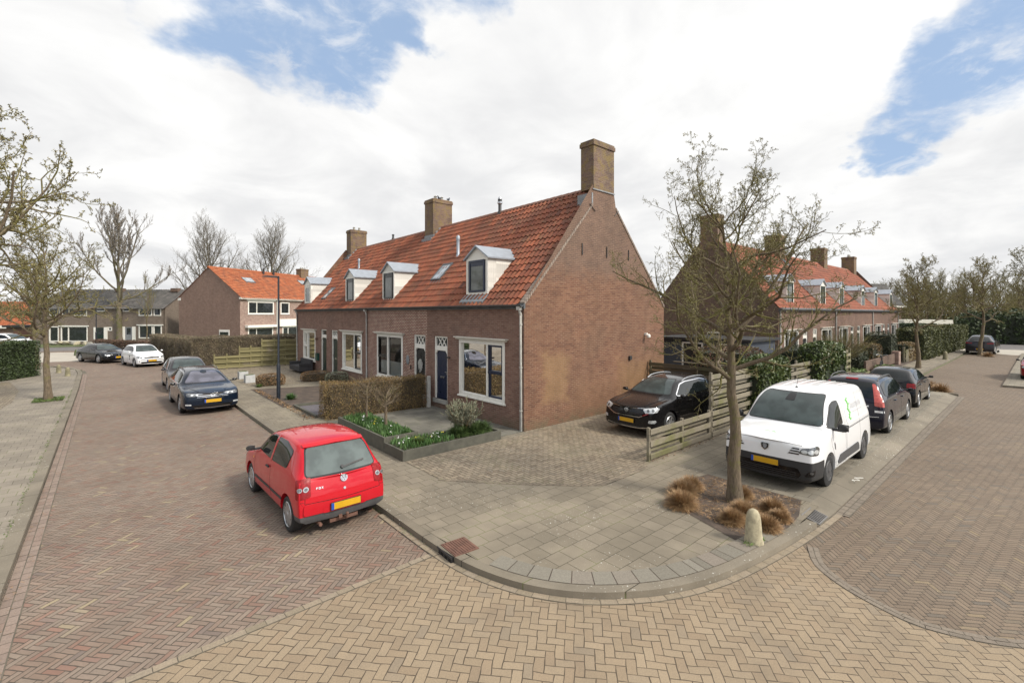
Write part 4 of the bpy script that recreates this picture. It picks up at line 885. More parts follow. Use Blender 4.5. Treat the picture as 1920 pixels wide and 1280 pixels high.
# ------------------------------------------------------------------ cars
# local frame: x forward, y left, origin on the ground midway between the axles
def evalmesh(o):
    dg = bpy.context.evaluated_depsgraph_get(); dg.update()
    return bpy.data.meshes.new_from_object(o.evaluated_get(dg))
class Car:
    def __init__(s, name, label, cat, paintm, p, loc, heading, group=None):
        s.p = p; s.k = k = dict(W=1.75, H=1.48, zb=.18, zc=.24, bow=.05, R=.31, e=.03, belt0=.92, belt1=.96, hood0=.70, hood1=.96, glass='car_glass', screen='screen_glass', rearglass='car_glass', wing=.0, rake=.5, cut=[], reg=[], tailw=.9, nosew=.82)
        k.update(p); s.root = thing(name, label, cat, (loc[0],loc[1],loc[2] if len(loc) > 2 else RZ+.008), math.atan2(heading[1], heading[0]), group)
        hw = k['W']/2; wt = k.get('wt', hw*.70); H_ = k['H']; wb2 = k['wb']/2; s.hw = hw; s.wb2 = wb2
        xf, xr = k['xf'], k['xr']; zb = k['zb']; cx, hx, rx, tx, tz = k['cowl'], k['head'], k['roofend'], k['tail'], k['tailz']
        b0, b1 = k['belt0'], k['belt1']; h0, h1 = k['hood0'], k['hood1']; nz = k.get('nosez', h0-.06)
        st = [ # xl, xb, xt, zb, zs, zt, wm, ws, wt, e
            (xf, xf-.01, xf-.03, zb+.04, nz-.10, nz, hw*k['nosew'], hw*(k['nosew']-.03), hw*.62, .03),
            (xf-.09, xf-.11, xf-.15, zb+.01, h0-.07, h0, hw*.94, hw*.91, hw*.70, .04),
            (xf-.38, xf-.40, xf-.45, zb, h0+(b0-h0)*.35, h0+(h1-h0)*.40, hw*.995, hw*.955, hw*.75, .05),
            (wb2-.05, wb2-.05, wb2-.1, zb, h0+(b0-h0)*.65, h0+(h1-h0)*.72, hw*1.0, hw*.965, hw*.77, .06),
            (cx+.02, cx-.02, cx-.02, zb, b0-.01, h1, hw*1.0, hw*.96, hw*.78, .05),
            (cx-.25, cx-.30, cx+(hx-cx)*.45, zb, b0, h1+(H_-h1)*.5, hw, hw*.955, (hw*.78+wt)/2*1.0, .055),
            (cx-.6, cx-.65, hx, zb, b0+.01, H_-.045, hw, hw*.955, wt, .05),
            ((cx+rx)/2-.35, (cx+rx)/2-.35, (hx+rx)/2, zb, (b0+b1)/2, H_, hw, hw*.955, wt*1.02, .045),
            (rx+.25 if rx+.25 < (cx+rx)/2-.5 else rx+.1, rx+.15, rx+.28, zb, b1-.01, H_-k.get('drop',.04)*.5, hw, hw*.95, wt*1.0, .045),
            (min(rx-.05, -wb2-.02), rx-.05, rx, zb, b1, H_-k.get('drop',.04)-.02, hw*.99, hw*.94, wt*.97, .045)]
        if k.get('deck'):   # notch / fastback with a deck behind the glass
            st += [(tx+.0, tx, tx, zb, k['deckz']-.03, k['deckz'], hw*.98, hw*.92, hw*.70, .04), (xr+.10, xr+.09, xr+.07, zb+.03, k['deckz']-.06, k['deckz']-.02, hw*.93, hw*.88, hw*.66, .03), (xr, xr+.01, xr+.03, zb+.08, tz-.1, tz, hw*k['tailw']*.95, hw*k['tailw']*.9, hw*.6, .03)]
        else:
            st += [((xr+tx)/2-.02 if xr < tx else xr, tx+.02, tx+(rx-tx)*.12, zb+.02, tz-.02, tz+.08, hw*.965, hw*.92, (wt+hw*.75)/2, .04),
                   (xr+.03, tx-.01, tx, zb+.03, tz-.06, tz-.005, hw*.93, hw*.89, hw*.72, .03)]
        bm = bmesh.new(); rings = []; bow = k['bow']
        cl = bm.edges.layers.float.new('crease_edge')
        for si, (xl,xb,xt,z0,zs,zt,wm,ws,w5,e) in enumerate(st):
            end = 1 if si == 0 else (-1 if si == len(st)-1 else 0); B = bow*end
            zc = k['zc'] if k['zc'] > z0+.03 else z0+.06
            pts = [(xl-.02*end+B,0,z0),(xl-.02*end,wm*.84,z0),(xl,wm*.975,max(zc,z0+.05)),(xl+B*.1,wm,z0+(zs-z0)*.5),(xb,ws,zs),(xt,w5,zt-e),(xt+B*.6,w5*.6,zt-e*.22),(xt+B,0,zt)]
            L = [bm.verts.new(p) for p in pts]; Rr = [bm.verts.new((x,-y,z)) if 0 < i < 7 else L[i] for i,(x,y,z) in enumerate(pts)]
            rings.append((L, Rr))
        for (a, b) in zip(rings[:-1], rings[1:]):
            for i in range(7):
                bm.faces.new((a[0][i],a[0][i+1],b[0][i+1],b[0][i])); bm.faces.new((a[1][i+1],a[1][i],b[1][i],b[1][i+1]))
        for rg, end, q in ((rings[0],1,st[0]),(rings[-1],-1,st[-1])):
            L, Rr = rg; mid = [L[0]]
            for i in range(1,7):
                p = L[i].co; mid.append(bm.verts.new((p.x+bow*end*(1.0 if i < 5 else .9), 0, p.z)))
            mid.append(L[7])
            for i in range(0,7):
                for X_ in (L, Rr):
                    vs = [X_[i], X_[i+1], mid[i+1], mid[i]]; vs = [v for j, v in enumerate(vs) if v not in vs[:j]]
                    if len(vs) > 2:
                        try: bm.faces.new(vs if X_ is L else vs[::-1])
                        except ValueError: pass
        for ri, cv in ((0,.35),(len(rings)-1,.45)):
            for X_ in (0,1):
                for i in range(7):
                    ed = bm.edges.get((rings[ri][X_][i], rings[ri][X_][i+1]))
                    if ed and i < 6: ed[cl] = cv*(1 if i < 5 else .5)
        for i, (a, b) in enumerate(zip(rings[:-1], rings[1:])):
            for sd in (0,1):
                for vi, cv in ((4, .5 if i > 3 else .35), (5, .35 if i > 3 else .15), (2, .5), (1, .6)):
                    ed = bm.edges.get((a[sd][vi], b[sd][vi]))
                    if ed: ed[cl] = cv
        bmesh.ops.recalc_face_normals(bm, faces=bm.faces)
        me = bpy.data.meshes.new('cage'); bm.to_mesh(me); bm.free()
        cage = bpy.data.objects.new('cage', me); C.objects.link(cage)
        md = cage.modifiers.new('s', 'SUBSURF'); md.levels = md.render_levels = 3 if k.get('hi') else 2
        m0 = evalmesh(cage); s.bvh = BVHTree.FromPolygons([v.co.copy() for v in m0.vertices], [tuple(p.vertices) for p in m0.polygons])
        R = k['R']; mc = MB()
        for x in (wb2, -wb2):
            for sg in (1,-1):
                y0, y1 = sg*(hw-.27), sg*(hw+.2); mc.lathe([(R+.055, min(y0,y1)), (R+.055, max(y0,y1))], (x,0,R), 40, 'y')
        cut = obj('cutter', mc, 'hole'); bo = cage.modifiers.new('b', 'BOOLEAN'); bo.object = cut; bo.operation = 'DIFFERENCE'; bo.solver = 'EXACT'
        me2 = evalmesh(cage); bpy.data.objects.remove(cage); bpy.data.objects.remove(cut)
        me2.materials.clear()
        for m in [paintm, 'plastic', 'grey_plastic', 'gloss_black']: me2.materials.append(M[m])
        bm = bmesh.new(); bm.from_mesh(me2)
        for co, no in k['cut']:
            bmesh.ops.bisect_plane(bm, geom=bm.verts[:]+bm.edges[:]+bm.faces[:], plane_co=co, plane_no=no)
        for f in bm.faces:
            c = f.calc_center_median(); f.material_index = 0; f.smooth = True
            inwell = any(math.hypot(c.x-x, c.z-R) < R+.05 and abs(c.y) < hw-.005 for x in (wb2,-wb2)) or c.z < zb+.012
            if inwell: f.material_index = 1
            for mi, fn in k['reg']:
                if fn(c): f.material_index = mi
        bm.to_mesh(me2); bm.free()
        me2.set_sharp_from_angle(angle=rad(38))
        o = bpy.data.objects.new('body', me2); link(o, s.root); s.body = o
        s.wheels()
    # -- projection helpers
    def hit(s, view, u, v, off=0):
        if view in ('L','R'):
            sg = 1 if view == 'L' else -1; o, d = Vector((u, sg*4, v)), Vector((0,-sg,0))
        elif view == 'T': o, d = Vector((u, v, 4)), Vector((0,0,-1))
        else:
            t = rad(view); dr = Vector((math.cos(t), math.sin(t), 0)); ua = Vector((-math.sin(t), math.cos(t), 0)); o, d = Vector((s.k['xf'] if math.cos(t) > 0 else s.k['xr'],0,0))+dr*4+ua*u+Vector((0,0,v)), -dr
        h = s.bvh.ray_cast(o, d)
        if h[0] is None:
            n = s.bvh.find_nearest(o+d*(3.2 if view in ('L','R') else 3)); return n[0]+(-d)*off
        nn = h[1] if h[1].dot(d) < 0 else -h[1]
        return h[0]+nn*off
    def fw(s, view, z, lim=.42):
        u = 0
        while u < s.hw:
            t = rad(view); d = Vector((-math.cos(t),0,0)); h = s.bvh.ray_cast(Vector((math.cos(t)*6,u,z)), d)
            if h[0] is None or abs(h[1].x)/math.hypot(h[1].x,h[1].y) < .80: break
            u += .01
        return u
    def patch(s, name, view, polys, mat, off=.004, grid=.06, parent=None, mirror=False, thick=.012):
        if mirror is True:
            s.patch(name, view, polys, mat, off, grid, parent, False, thick); return s.patch(name, view, polys, mat, off, grid, parent, -1, thick)
        mb = MB()
        for poly in polys:
            for mm in ((-1,) if mirror == -1 else (1,)):
                vw = view; pl = poly
                if mm == -1:
                    if view == 'L': vw = 'R'
                    elif view == 'R': vw = 'L'
                    elif view == 'T': pl = [(a,-b) for a,b in poly]
                    else: vw = -view; pl = [(-a,b) for a,b in poly]
                bm = bmesh.new(); vs = [bm.verts.new((a,b,0)) for a,b in pl]; bm.faces.new(vs)
                for ax in (0,1):
                    lo, hi = min(p[ax] for p in pl), max(p[ax] for p in pl); n = int((hi-lo)/grid)
                    for q in range(1, n+1):
                        t = lo+(hi-lo)*q/(n+1); co = (t,0,0) if ax == 0 else (0,t,0); no = (1,0,0) if ax == 0 else (0,1,0)
                        bmesh.ops.bisect_plane(bm, geom=bm.verts[:]+bm.edges[:]+bm.faces[:], plane_co=co, plane_no=no)
                bm.verts.index_update(); n = len(bm.verts)
                top = [s.hit(vw, v.co.x, v.co.y, off) for v in bm.verts]; bot = [s.hit(vw, v.co.x, v.co.y, off-thick) for v in bm.verts]
                fs = [tuple(v.index for v in f.verts) for f in bm.faces]
                for e in bm.edges:
                    if len(e.link_faces) == 1: a, b = e.verts[0].index, e.verts[1].index; fs.append((a, b, b+n, a+n))
                mb.add(top+bot, fs); bm.free()
        return obj(name, mb, mat, parent or s.root, smooth=True, ang=50)
    def seam(s, name, view, lines, mat='hole', w=.007, off=.0012, mirror=True, parent=None, thick=.004):
        polys = []
        for ln in lines:
            for (a, b) in zip(ln[:-1], ln[1:]):
                d = Vector((b[0]-a[0], b[1]-a[1])); L = d.length; d /= L; n = Vector((-d.y, d.x))*w/2
                polys.append([(a[0]-n.x,a[1]-n.y),(b[0]-n.x,b[1]-n.y),(b[0]+n.x,b[1]+n.y),(a[0]+n.x,a[1]+n.y)])
        return s.patch(name, view, polys, mat, off, .08, parent or s.body, mirror, thick)
    def disc(s, name, view, u, v, r, mat, off=.012, parent=None, mirror=False, asp=1, n=18):
        return s.patch(name, view, [[(u+r*asp*math.cos(2*math.pi*i/n), v+r*math.sin(2*math.pi*i/n)) for i in range(n)]], mat, off, .05, parent, mirror)
    def logo(s, view, u, v, r, bg='plate_blue', fg='chrome', off=.014):
        b = s.disc('badge', view, u, v, r, bg, off)
        n = 24; ring = [[(u+q*math.cos(t), v+q*math.sin(t)) for q, t in ((r,a),(r,b_),(r*.84,b_),(r*.84,a))] for a, b_ in [(2*math.pi*i/n, 2*math.pi*(i+1)/n) for i in range(n)]]
        def st(a, b, w=.085): 
            d = Vector((b[0]-a[0], b[1]-a[1])).normalized(); q = Vector((-d.y,d.x))*w
            return [(u+r*(a[0]-q.x), v+r*(a[1]-q.y)), (u+r*(b[0]-q.x), v+r*(b[1]-q.y)), (u+r*(b[0]+q.x), v+r*(b[1]+q.y)), (u+r*(a[0]+q.x), v+r*(a[1]+q.y))]
        P = [((-.33,.80),(0,.12)),((.33,.80),(0,.12)),((-.74,.42),(-.36,-.70)),((-.36,-.70),(0,.0)),((0,.0),(.36,-.70)),((.36,-.70),(.74,.42))]
        s.patch('emblem', view, ring+[st(*q) for q in P], fg, off+.006, .1, b, thick=.008)
    def plate(s, front, z, mat='plate_yellow', w=.26, y=0, off=0):
        sg = 1 if front else -1; h = s.hit(0 if front else 180, 0, z); x = h.x+sg*(.012+off)
        mb = MB(); mb.box(min(x,x+sg*.012), max(x,x+sg*.012), y-w-.01, y+w+.01, z-.065, z+.065); p = obj('plate_holder', mb, 'plastic', s.root)
        mb = MB(); x2 = x+sg*.0125; mb.box(min(x2,x2+sg*.004), max(x2,x2+sg*.004), y-w, y+w, z-.055, z+.055); pl = obj('number_plate', mb, mat, p)
        yb = (y-w) if front else (y+w-.045); mb = MB(); x3 = x2+sg*.0045; mb.box(min(x3,x3+sg*.002), max(x3,x3+sg*.002), yb, yb+.045, z-.055, z+.055); obj('plate_band', mb, 'plate_blue', p)
    def wheels(s):
        k = s.k; R = k['R']; tw = k.get('tw', .20); n = k.get('spokes', 7)
        for x in (s.wb2, -s.wb2):
            for sg in (1,-1):
                y = sg*(s.hw-.025); ri = R*k.get('rimr', .66)
                mb = MB(); h = tw/2
                mb.lathe([(ri,-h*.9),(R*.86,-h),(R*.97,-h*.85),(R,-h*.6),(R,h*.6),(R*.97,h*.85),(R*.86,h),(ri,h*.9)], (x, y-sg*h, R), 36, 'y')
                t = obj('wheel', mb, 'tyre', s.root, smooth=True, ang=35)
                mb = MB(); yo = y
                mb.lathe([(ri*1.02, yo-sg*.02-.004), (ri*1.02, yo-sg*.02+.004)], (x,0,R), 28, 'y', 1)     # dark dish
                for i in range(28):
                    a, b = 2*math.pi*i/28, 2*math.pi*(i+1)/28
                    def q(r_, an, yy): return (x+r_*math.cos(an), yy, R+r_*math.sin(an))
                    y1_, y2_ = yo+sg*.000, yo-sg*.03
                    mb.add([q(ri*1.03,a,y1_-sg*.012),q(ri*1.03,b,y1_-sg*.012),q(ri*.97,b,y1_),q(ri*.97,a,y1_),q(ri*.90,a,y2_),q(ri*.90,b,y2_)], [(0,1,2,3),(3,2,5,4)], 0)
                for i in range(n):
                    a = 2*math.pi*(i+.3)/n; sw = k.get('spw', .16)
                    ca, sa = math.cos(a), math.sin(a)
                    def q(r_, t_, yy): return (x+r_*ca-t_*sa, yy, R+r_*sa+t_*ca)
                    w1, w2 = ri*sw*1.25, ri*sw; ya, yb = yo-sg*.004, yo-sg*.022; yc = yo-sg*.018
                    mb.add([q(ri*.15,-w1,ya),q(ri*.15,w1,ya),q(ri*.95,w2,yb+sg*.012),q(ri*.95,-w2,yb+sg*.012),q(ri*.15,-w1,yc-sg*.01),q(ri*.15,w1,yc-sg*.01),q(ri*.95,w2,yb-sg*.01),q(ri*.95,-w2,yb-sg*.01)],
                           [(0,1,2,3),(0,4,5,1),(1,5,6,2),(2,6,7,3),(3,7,4,0)], 0)
                mb.lathe([(ri*.24, yo-sg*.02), (ri*.24, yo-sg*.001), (ri*.19, yo+sg*.004), (.001, yo+sg*.004)], (x,0,R), 14, 'y', 0)
                obj('rim', mb, [k.get('rim', 'alloy'), 'plastic'], t, smooth=True, ang=30)
    def inset(s, poly, d):
        n = len(poly); out = []; A = sum(poly[i][0]*poly[(i+1)%n][1]-poly[(i+1)%n][0]*poly[i][1] for i in range(n)); sg = 1 if A > 0 else -1
        for i in range(n):
            p0, p1, p2 = Vector(poly[i-1]), Vector(poly[i]), Vector(poly[(i+1)%n]); a, b = (p1-p0).normalized(), (p2-p1).normalized()
            na, nb = Vector((-a.y,a.x))*sg, Vector((-b.y,b.x))*sg; m = na+nb; m = m/max(.35, m.dot(na)) if m.length > .01 else na; out.append(tuple(p1+m*d))
        return out
    def rnd(s, poly, r=.05, n=3):
        out = []
        for i in range(len(poly)):
            p0, p1, p2 = Vector(poly[i-1]), Vector(poly[i]), Vector(poly[(i+1)%len(poly)]); a, b = p0-p1, p2-p1; ra, rb = min(r, a.length*.45), min(r, b.length*.45)
            A_, B_ = p1+a.normalized()*ra, p1+b.normalized()*rb
            for j in range(n+1): t = j/n; out.append(tuple(A_*(1-t)**2+p1*2*t*(1-t)+B_*t*t))
        return out
    def clip(s, poly, x0, x1):
        for xv, sg in ((x0,1),(x1,-1)):
            out = []
            for i in range(len(poly)):
                a, b = poly[i-1], poly[i]; ia, ib = (a[0]-xv)*sg >= 0, (b[0]-xv)*sg >= 0
                if ia != ib: t = (xv-a[0])/(b[0]-a[0]); out.append((xv, a[1]+(b[1]-a[1])*t))
                if ib: out.append(b)
            poly = out
            if not poly: return []
        return poly
    def glass(s, dlo, pillars, trim='gloss_black', ws=None, rw=None, chrome=False, trimw=.02):
        k = s.k; cxx = sum(p[0] for p in dlo)/len(dlo); czz = sum(p[1] for p in dlo)/len(dlo); nd = []
        for (a, b) in dlo:
            for q in range(30):
                h = s.bvh.ray_cast(Vector((a,4,b)), Vector((0,-1,0)))
                if h[0] is not None and abs(h[1].y) > .60 and h[0].y > 0: break
                a += (cxx-a)*.025; b += (czz-b)*.04
            nd.append((a+(cxx-a)*.03, b+(czz-b)*.05))
        dlo = nd; d2 = s.rnd(dlo, .06)
        if chrome: s.patch('window_trim', 'L', [s.inset(d2, -.022)], 'chrome', .003, mirror=True)
        s.patch('window_frame', 'L', [d2], trim, .005, mirror=True)
        xs = [-9]+pillars+[9]; inn = s.inset(dlo, trimw); ps = []
        for a, b in zip(xs[:-1], xs[1:]):
            q = s.clip(inn, a+.025, b-.025)
            if len(q) > 2: ps.append(s.rnd(q, .035))
        for q in ps:
            for sd in ('L','R'): s.patch('side_window', sd, [q], k['glass'], .008)
        def fit(q, v): return [(math.copysign(min(abs(a), s.fw(v, b)-.025), a), b) for a, b in q]
        if ws: ws = fit(ws, 0)
        if rw: rw = fit(rw, 180)
        if ws: s.patch('windscreen_seal', 0, [s.inset(s.rnd(ws,.07), -.016)], 'plastic', .004); s.patch('windscreen', 0, [s.rnd(ws, .07)], k['screen'], .008)
        if rw: s.patch('rear_window_seal', 180, [s.inset(s.rnd(rw,.07), -.022)], 'gloss_black', .004); s.patch('rear_window', 180, [s.rnd(rw, .07)], k['rearglass'], .008)
    def mirrors(s, x, z, mat, sz=(.075,.10,.065), out=.09, stalk='plastic'):
        for sg in (1,-1):
            y = sg*(s.hw+out); mb = MB()
            mb.box(x-sz[0]*.7, x+sz[0], y-sz[1], y+sz[1], z-sz[2], z+sz[2]); 
            m = obj('wing_mirror', mb, mat, s.root, smooth=True, subd=2)
            mb = MB(); mb.box(x-sz[0]*.5, x-sz[0]*.42, y-sz[1]*.75, y+sz[1]*.75, z-sz[2]*.7, z+sz[2]*.7); mb.box(x-.03, x+.03, min(y, sg*(s.hw-.12)), max(y, sg*(s.hw-.12)), z-sz[2]*.8, z-sz[2]*.3); obj('mirror_arm', mb, stalk, m)
    def handles(s, xs, z, mat, l=.09):
        for x in xs:
            for vw in ('L','R'):
                h = s.hit(vw, x, z, 0); sg = 1 if vw == 'L' else -1; mb = MB(); mb.box(x-l, x+l, min(h.y,h.y+sg*.035), max(h.y,h.y+sg*.035), z-.016, z+.016); obj('door_handle', mb, mat, s.root, bevel=.008, smooth=True)
    def rails(s, x0, x1, y, mat):
        for sg in (1,-1):
            pts = []
            for i in range(9):
                t = i/8; x = x0+(x1-x0)*t; h = s.hit('T', x, y, 0).z; lift = .055*min(1, min(t, 1-t)*7); pts.append((x, sg*y, h+lift))
            mb = MB(); mb.tube(pts, .017, 8); obj('roof_rail', mb, mat, s.root, smooth=True)
    def wiper(s, view, pts, off=.02):
        s.seam('wiper', view, [pts], 'plastic', .022, off, False, s.root, .012)

def front_vw(c, z, w, zl, wl, h=.07, yl=None, lamp='lamp_glass', slats=2, chrome=True, logo=.06, lamp_h=.06, out=None):
    """grille band with chrome slats between two headlights"""
    hw = c.hw; yl = yl or hw*.60
    c.patch('grille', 0, [[(-w,z-h),(w,z-h),(w*1.04,z+h),(-w*1.04,z+h)]], 'gloss_black', .006)
    if chrome: c.patch('grille_trim', 0, [[(-w,z+h*(q-.08)),(w,z+h*(q-.08)),(w,z+h*(q+.08)),(-w,z+h*(q+.08))] for q in ([-.8,0,.85][:slats+1] if slats > 1 else [.9])], 'chrome', .012, thick=.008)
def head(c, ang, pts, mat='lamp_dark', lens=[]):
    for sg in (1,-1):
        pl = [(sg*(a+.20),b) for a,b in pts]; h = c.patch('headlight', ang*sg, [c.rnd(pl, .03)], mat, .007, .05)
        for (u,v,r,a) in lens: c.disc('lens', ang*sg, sg*(u+.20), v, r, 'lamp_glass', .012, h, asp=a)

# --- red hatchback
def red_hatch():
    c = Car('hatchback_car', 'small red three-door hatchback parked in the left street, seen from behind', 'car', 'paint_red',
        dict(hi=1, W=1.62, H=1.53, wb=2.47, xf=2.02, xr=-1.83, zb=.24, zc=.30, cowl=1.02, head=.30, roofend=-1.38, tail=-1.72, tailz=.98, belt0=.92, belt1=1.0, hood0=.74, hood1=1.0, wt=.60, R=.30, drop=.05, bow=.075, rearglass='rear_glass_pale', frit=.04, rim='alloy', spokes=7, spw=.25, rimr=.70, tailw=.93,
             cut=[((0,0,.395),(0,0,1)), ((-1.45,0,0),(1,0,0))], reg=[(2, lambda c: c.z < .395 and c.x < -1.45)]), (2.98, 9.52), (-.02, 1)); c.root.scale = (.955,.955,.97)
    s = c
    dlo = [(.93,.985),(.37,1.36),(.05,1.43),(-.75,1.44),(-1.18,1.34),(-1.10,1.03),(-.3,.99)]
    s.glass(dlo, [-.18], 'gloss_black', ws=[(-.62,1.03),(.62,1.03),(.50,1.42),(-.50,1.42)], rw=[(-.62,1.0),(.62,1.0),(.53,1.405),(-.53,1.405)])
    # red B pillar
    s.patch('pillar', 'L', [[(-.22,1.0),(-.14,1.0),(-.18,1.43),(-.26,1.43)]], 'paint_red', .012, mirror=True)
    s.seam('tailgate_gap', 180, [[(-.64,.97),(-.67,.60)],[(.64,.97),(.67,.60)],[(-.67,.60),(0,.585),(.67,.60)]], mirror=False, w=.009)
    s.seam('bumper_gap', 180, [[(-.80,.645),(-.69,.63)],[(.69,.63),(.80,.645)]], mirror=False)
    s.seam('door_gap', 'L', [[(.86,.95),(.90,.7),(.86,.38),(.7,.30)],[(-.20,.98),(-.22,.6),(-.30,.32),(-.2,.28),(.7,.28)],[(-.2,.98),(-.2,1.0)]])
    s.seam('side_moulding', 'L', [[(-.95,.50),(-.28,.49)],[(-.22,.49),(.85,.47)]], 'plastic', .045, .01, thick=.012)
    for sg in (1,-1):
        t = s.patch('tail_light', 180+sg*28, [s.rnd([(sg*a,b) for a,b in [(.52,.70),(.76,.67),(.77,.97),(.54,1.0)]],.03)], 'tail_red', .01, .05)
        s.disc('reverse_light', 180+sg*28, sg*.60, .83, .042, 'alloy', .017, t); s.disc('reverse_lens', 180+sg*28, sg*.60, .83, .026, 'lamp_dark', .021, t)
        s.disc('indicator_light', 180+sg*28, sg*.69, .83, .034, 'alloy', .017, t); s.disc('indicator_lens', 180+sg*28, sg*.69, .83, .02, 'lamp_dark', .021, t)
    s.logo(180, 0, .90, .062, 'lead'); s.disc('lock', 180, 0, .73, .022, 'chrome', .012)
    s.patch('bumper', 180, [s.rnd([(-.70,.41),(.70,.41),(.69,.585),(-.69,.585)],.05)], 'paint_red', .022, .05, thick=.03)
    s.patch('plate_recess', 180, [s.rnd([(-.40,.40),(.40,.40),(.34,.57),(-.34,.57)],.05)], 'paint_red', .026); s.plate(False, .485, off=.022)
    s.seam('spoiler', 180, [[(-.54,1.415),(0,1.43),(.54,1.415)]], 'paint_red', .035, .03, False, s.root, .04)
    s.wiper(180, [(.02,1.05),(.12,1.065),(.42,1.10)], .022); s.disc('wiper_pivot', 180, .0, 1.055, .026, 'plastic', .035)
    # letters F O X
    u0, v0, lh = .475, .80, .030   # seen from behind u = -y grows to the right
    L_ = lambda p: [[(-(u0)+x*.03, v0+y*lh) for x, y in q] for q in p]
    def bar(a, b, w=.16):
        d = Vector((b[0]-a[0], b[1]-a[1])).normalized(); q = Vector((-d.y,d.x))*w; return [(a[0]-q.x,a[1]-q.y),(b[0]-q.x,b[1]-q.y),(b[0]+q.x,b[1]+q.y),(a[0]+q.x,a[1]+q.y)]
    Fo = [bar((0,0),(0,1)),bar((0,.9),(.8,.9)),bar((0,.5),(.6,.5)), bar((1.4,0),(1.4,1)),bar((1.4,.93),(2.2,.93)),bar((1.4,.07),(2.2,.07)),bar((2.2,0),(2.2,1)), bar((2.9,0),(3.7,1)),bar((2.9,1),(3.7,0))]
    s.patch('letters', 180, [[(x, y) for x, y in q] for q in L_(Fo)], 'chrome', .01, .1, thick=.006)
    s.mirrors(.78, 1.04, 'plastic', (.06,.10,.06), .09); s.handles([-.06], .86, 'plastic', .08)
    for sg in (1,-1): s.disc('side_repeater', 'L' if sg > 0 else 'R', 1.0, .80, .02, 'orange_lens', .006, asp=1.5)
    head(s, 30, [(.25,.66),(.62,.68),(.62,.84),(.30,.80)], 'lamp_glass')
    front_vw(s, .62, .42, 0, 0); s.plate(True, .40)
    mb = MB(); mb.tube([(-1.6,0,.24),(-1.86,0,.23),(-1.93,0,.25),(-1.94,0,.31)], .020, 8); mb.lathe([(.001,.29),(.027,.31),(.027,.335),(.001,.35)], (-1.94,0,0), 10); mb.box(-1.80,-1.76,-.25,.25,.18,.24); mb.box(-1.87,-1.85,.06,.12,.24,.30); obj('tow_bar', mb, 'rust', s.root, smooth=True)
    mb = MB(); mb.tube([(-1.55,.42,.22),(-1.84,.42,.21)], .028, 10); obj('exhaust_pipe', mb, 'rust', s.root, smooth=True)
    mb = MB(); mb.tube([(.35,0,1.53),(.2,0,1.70)], .004, 5); obj('aerial', mb, 'plastic', s.root)
    return c

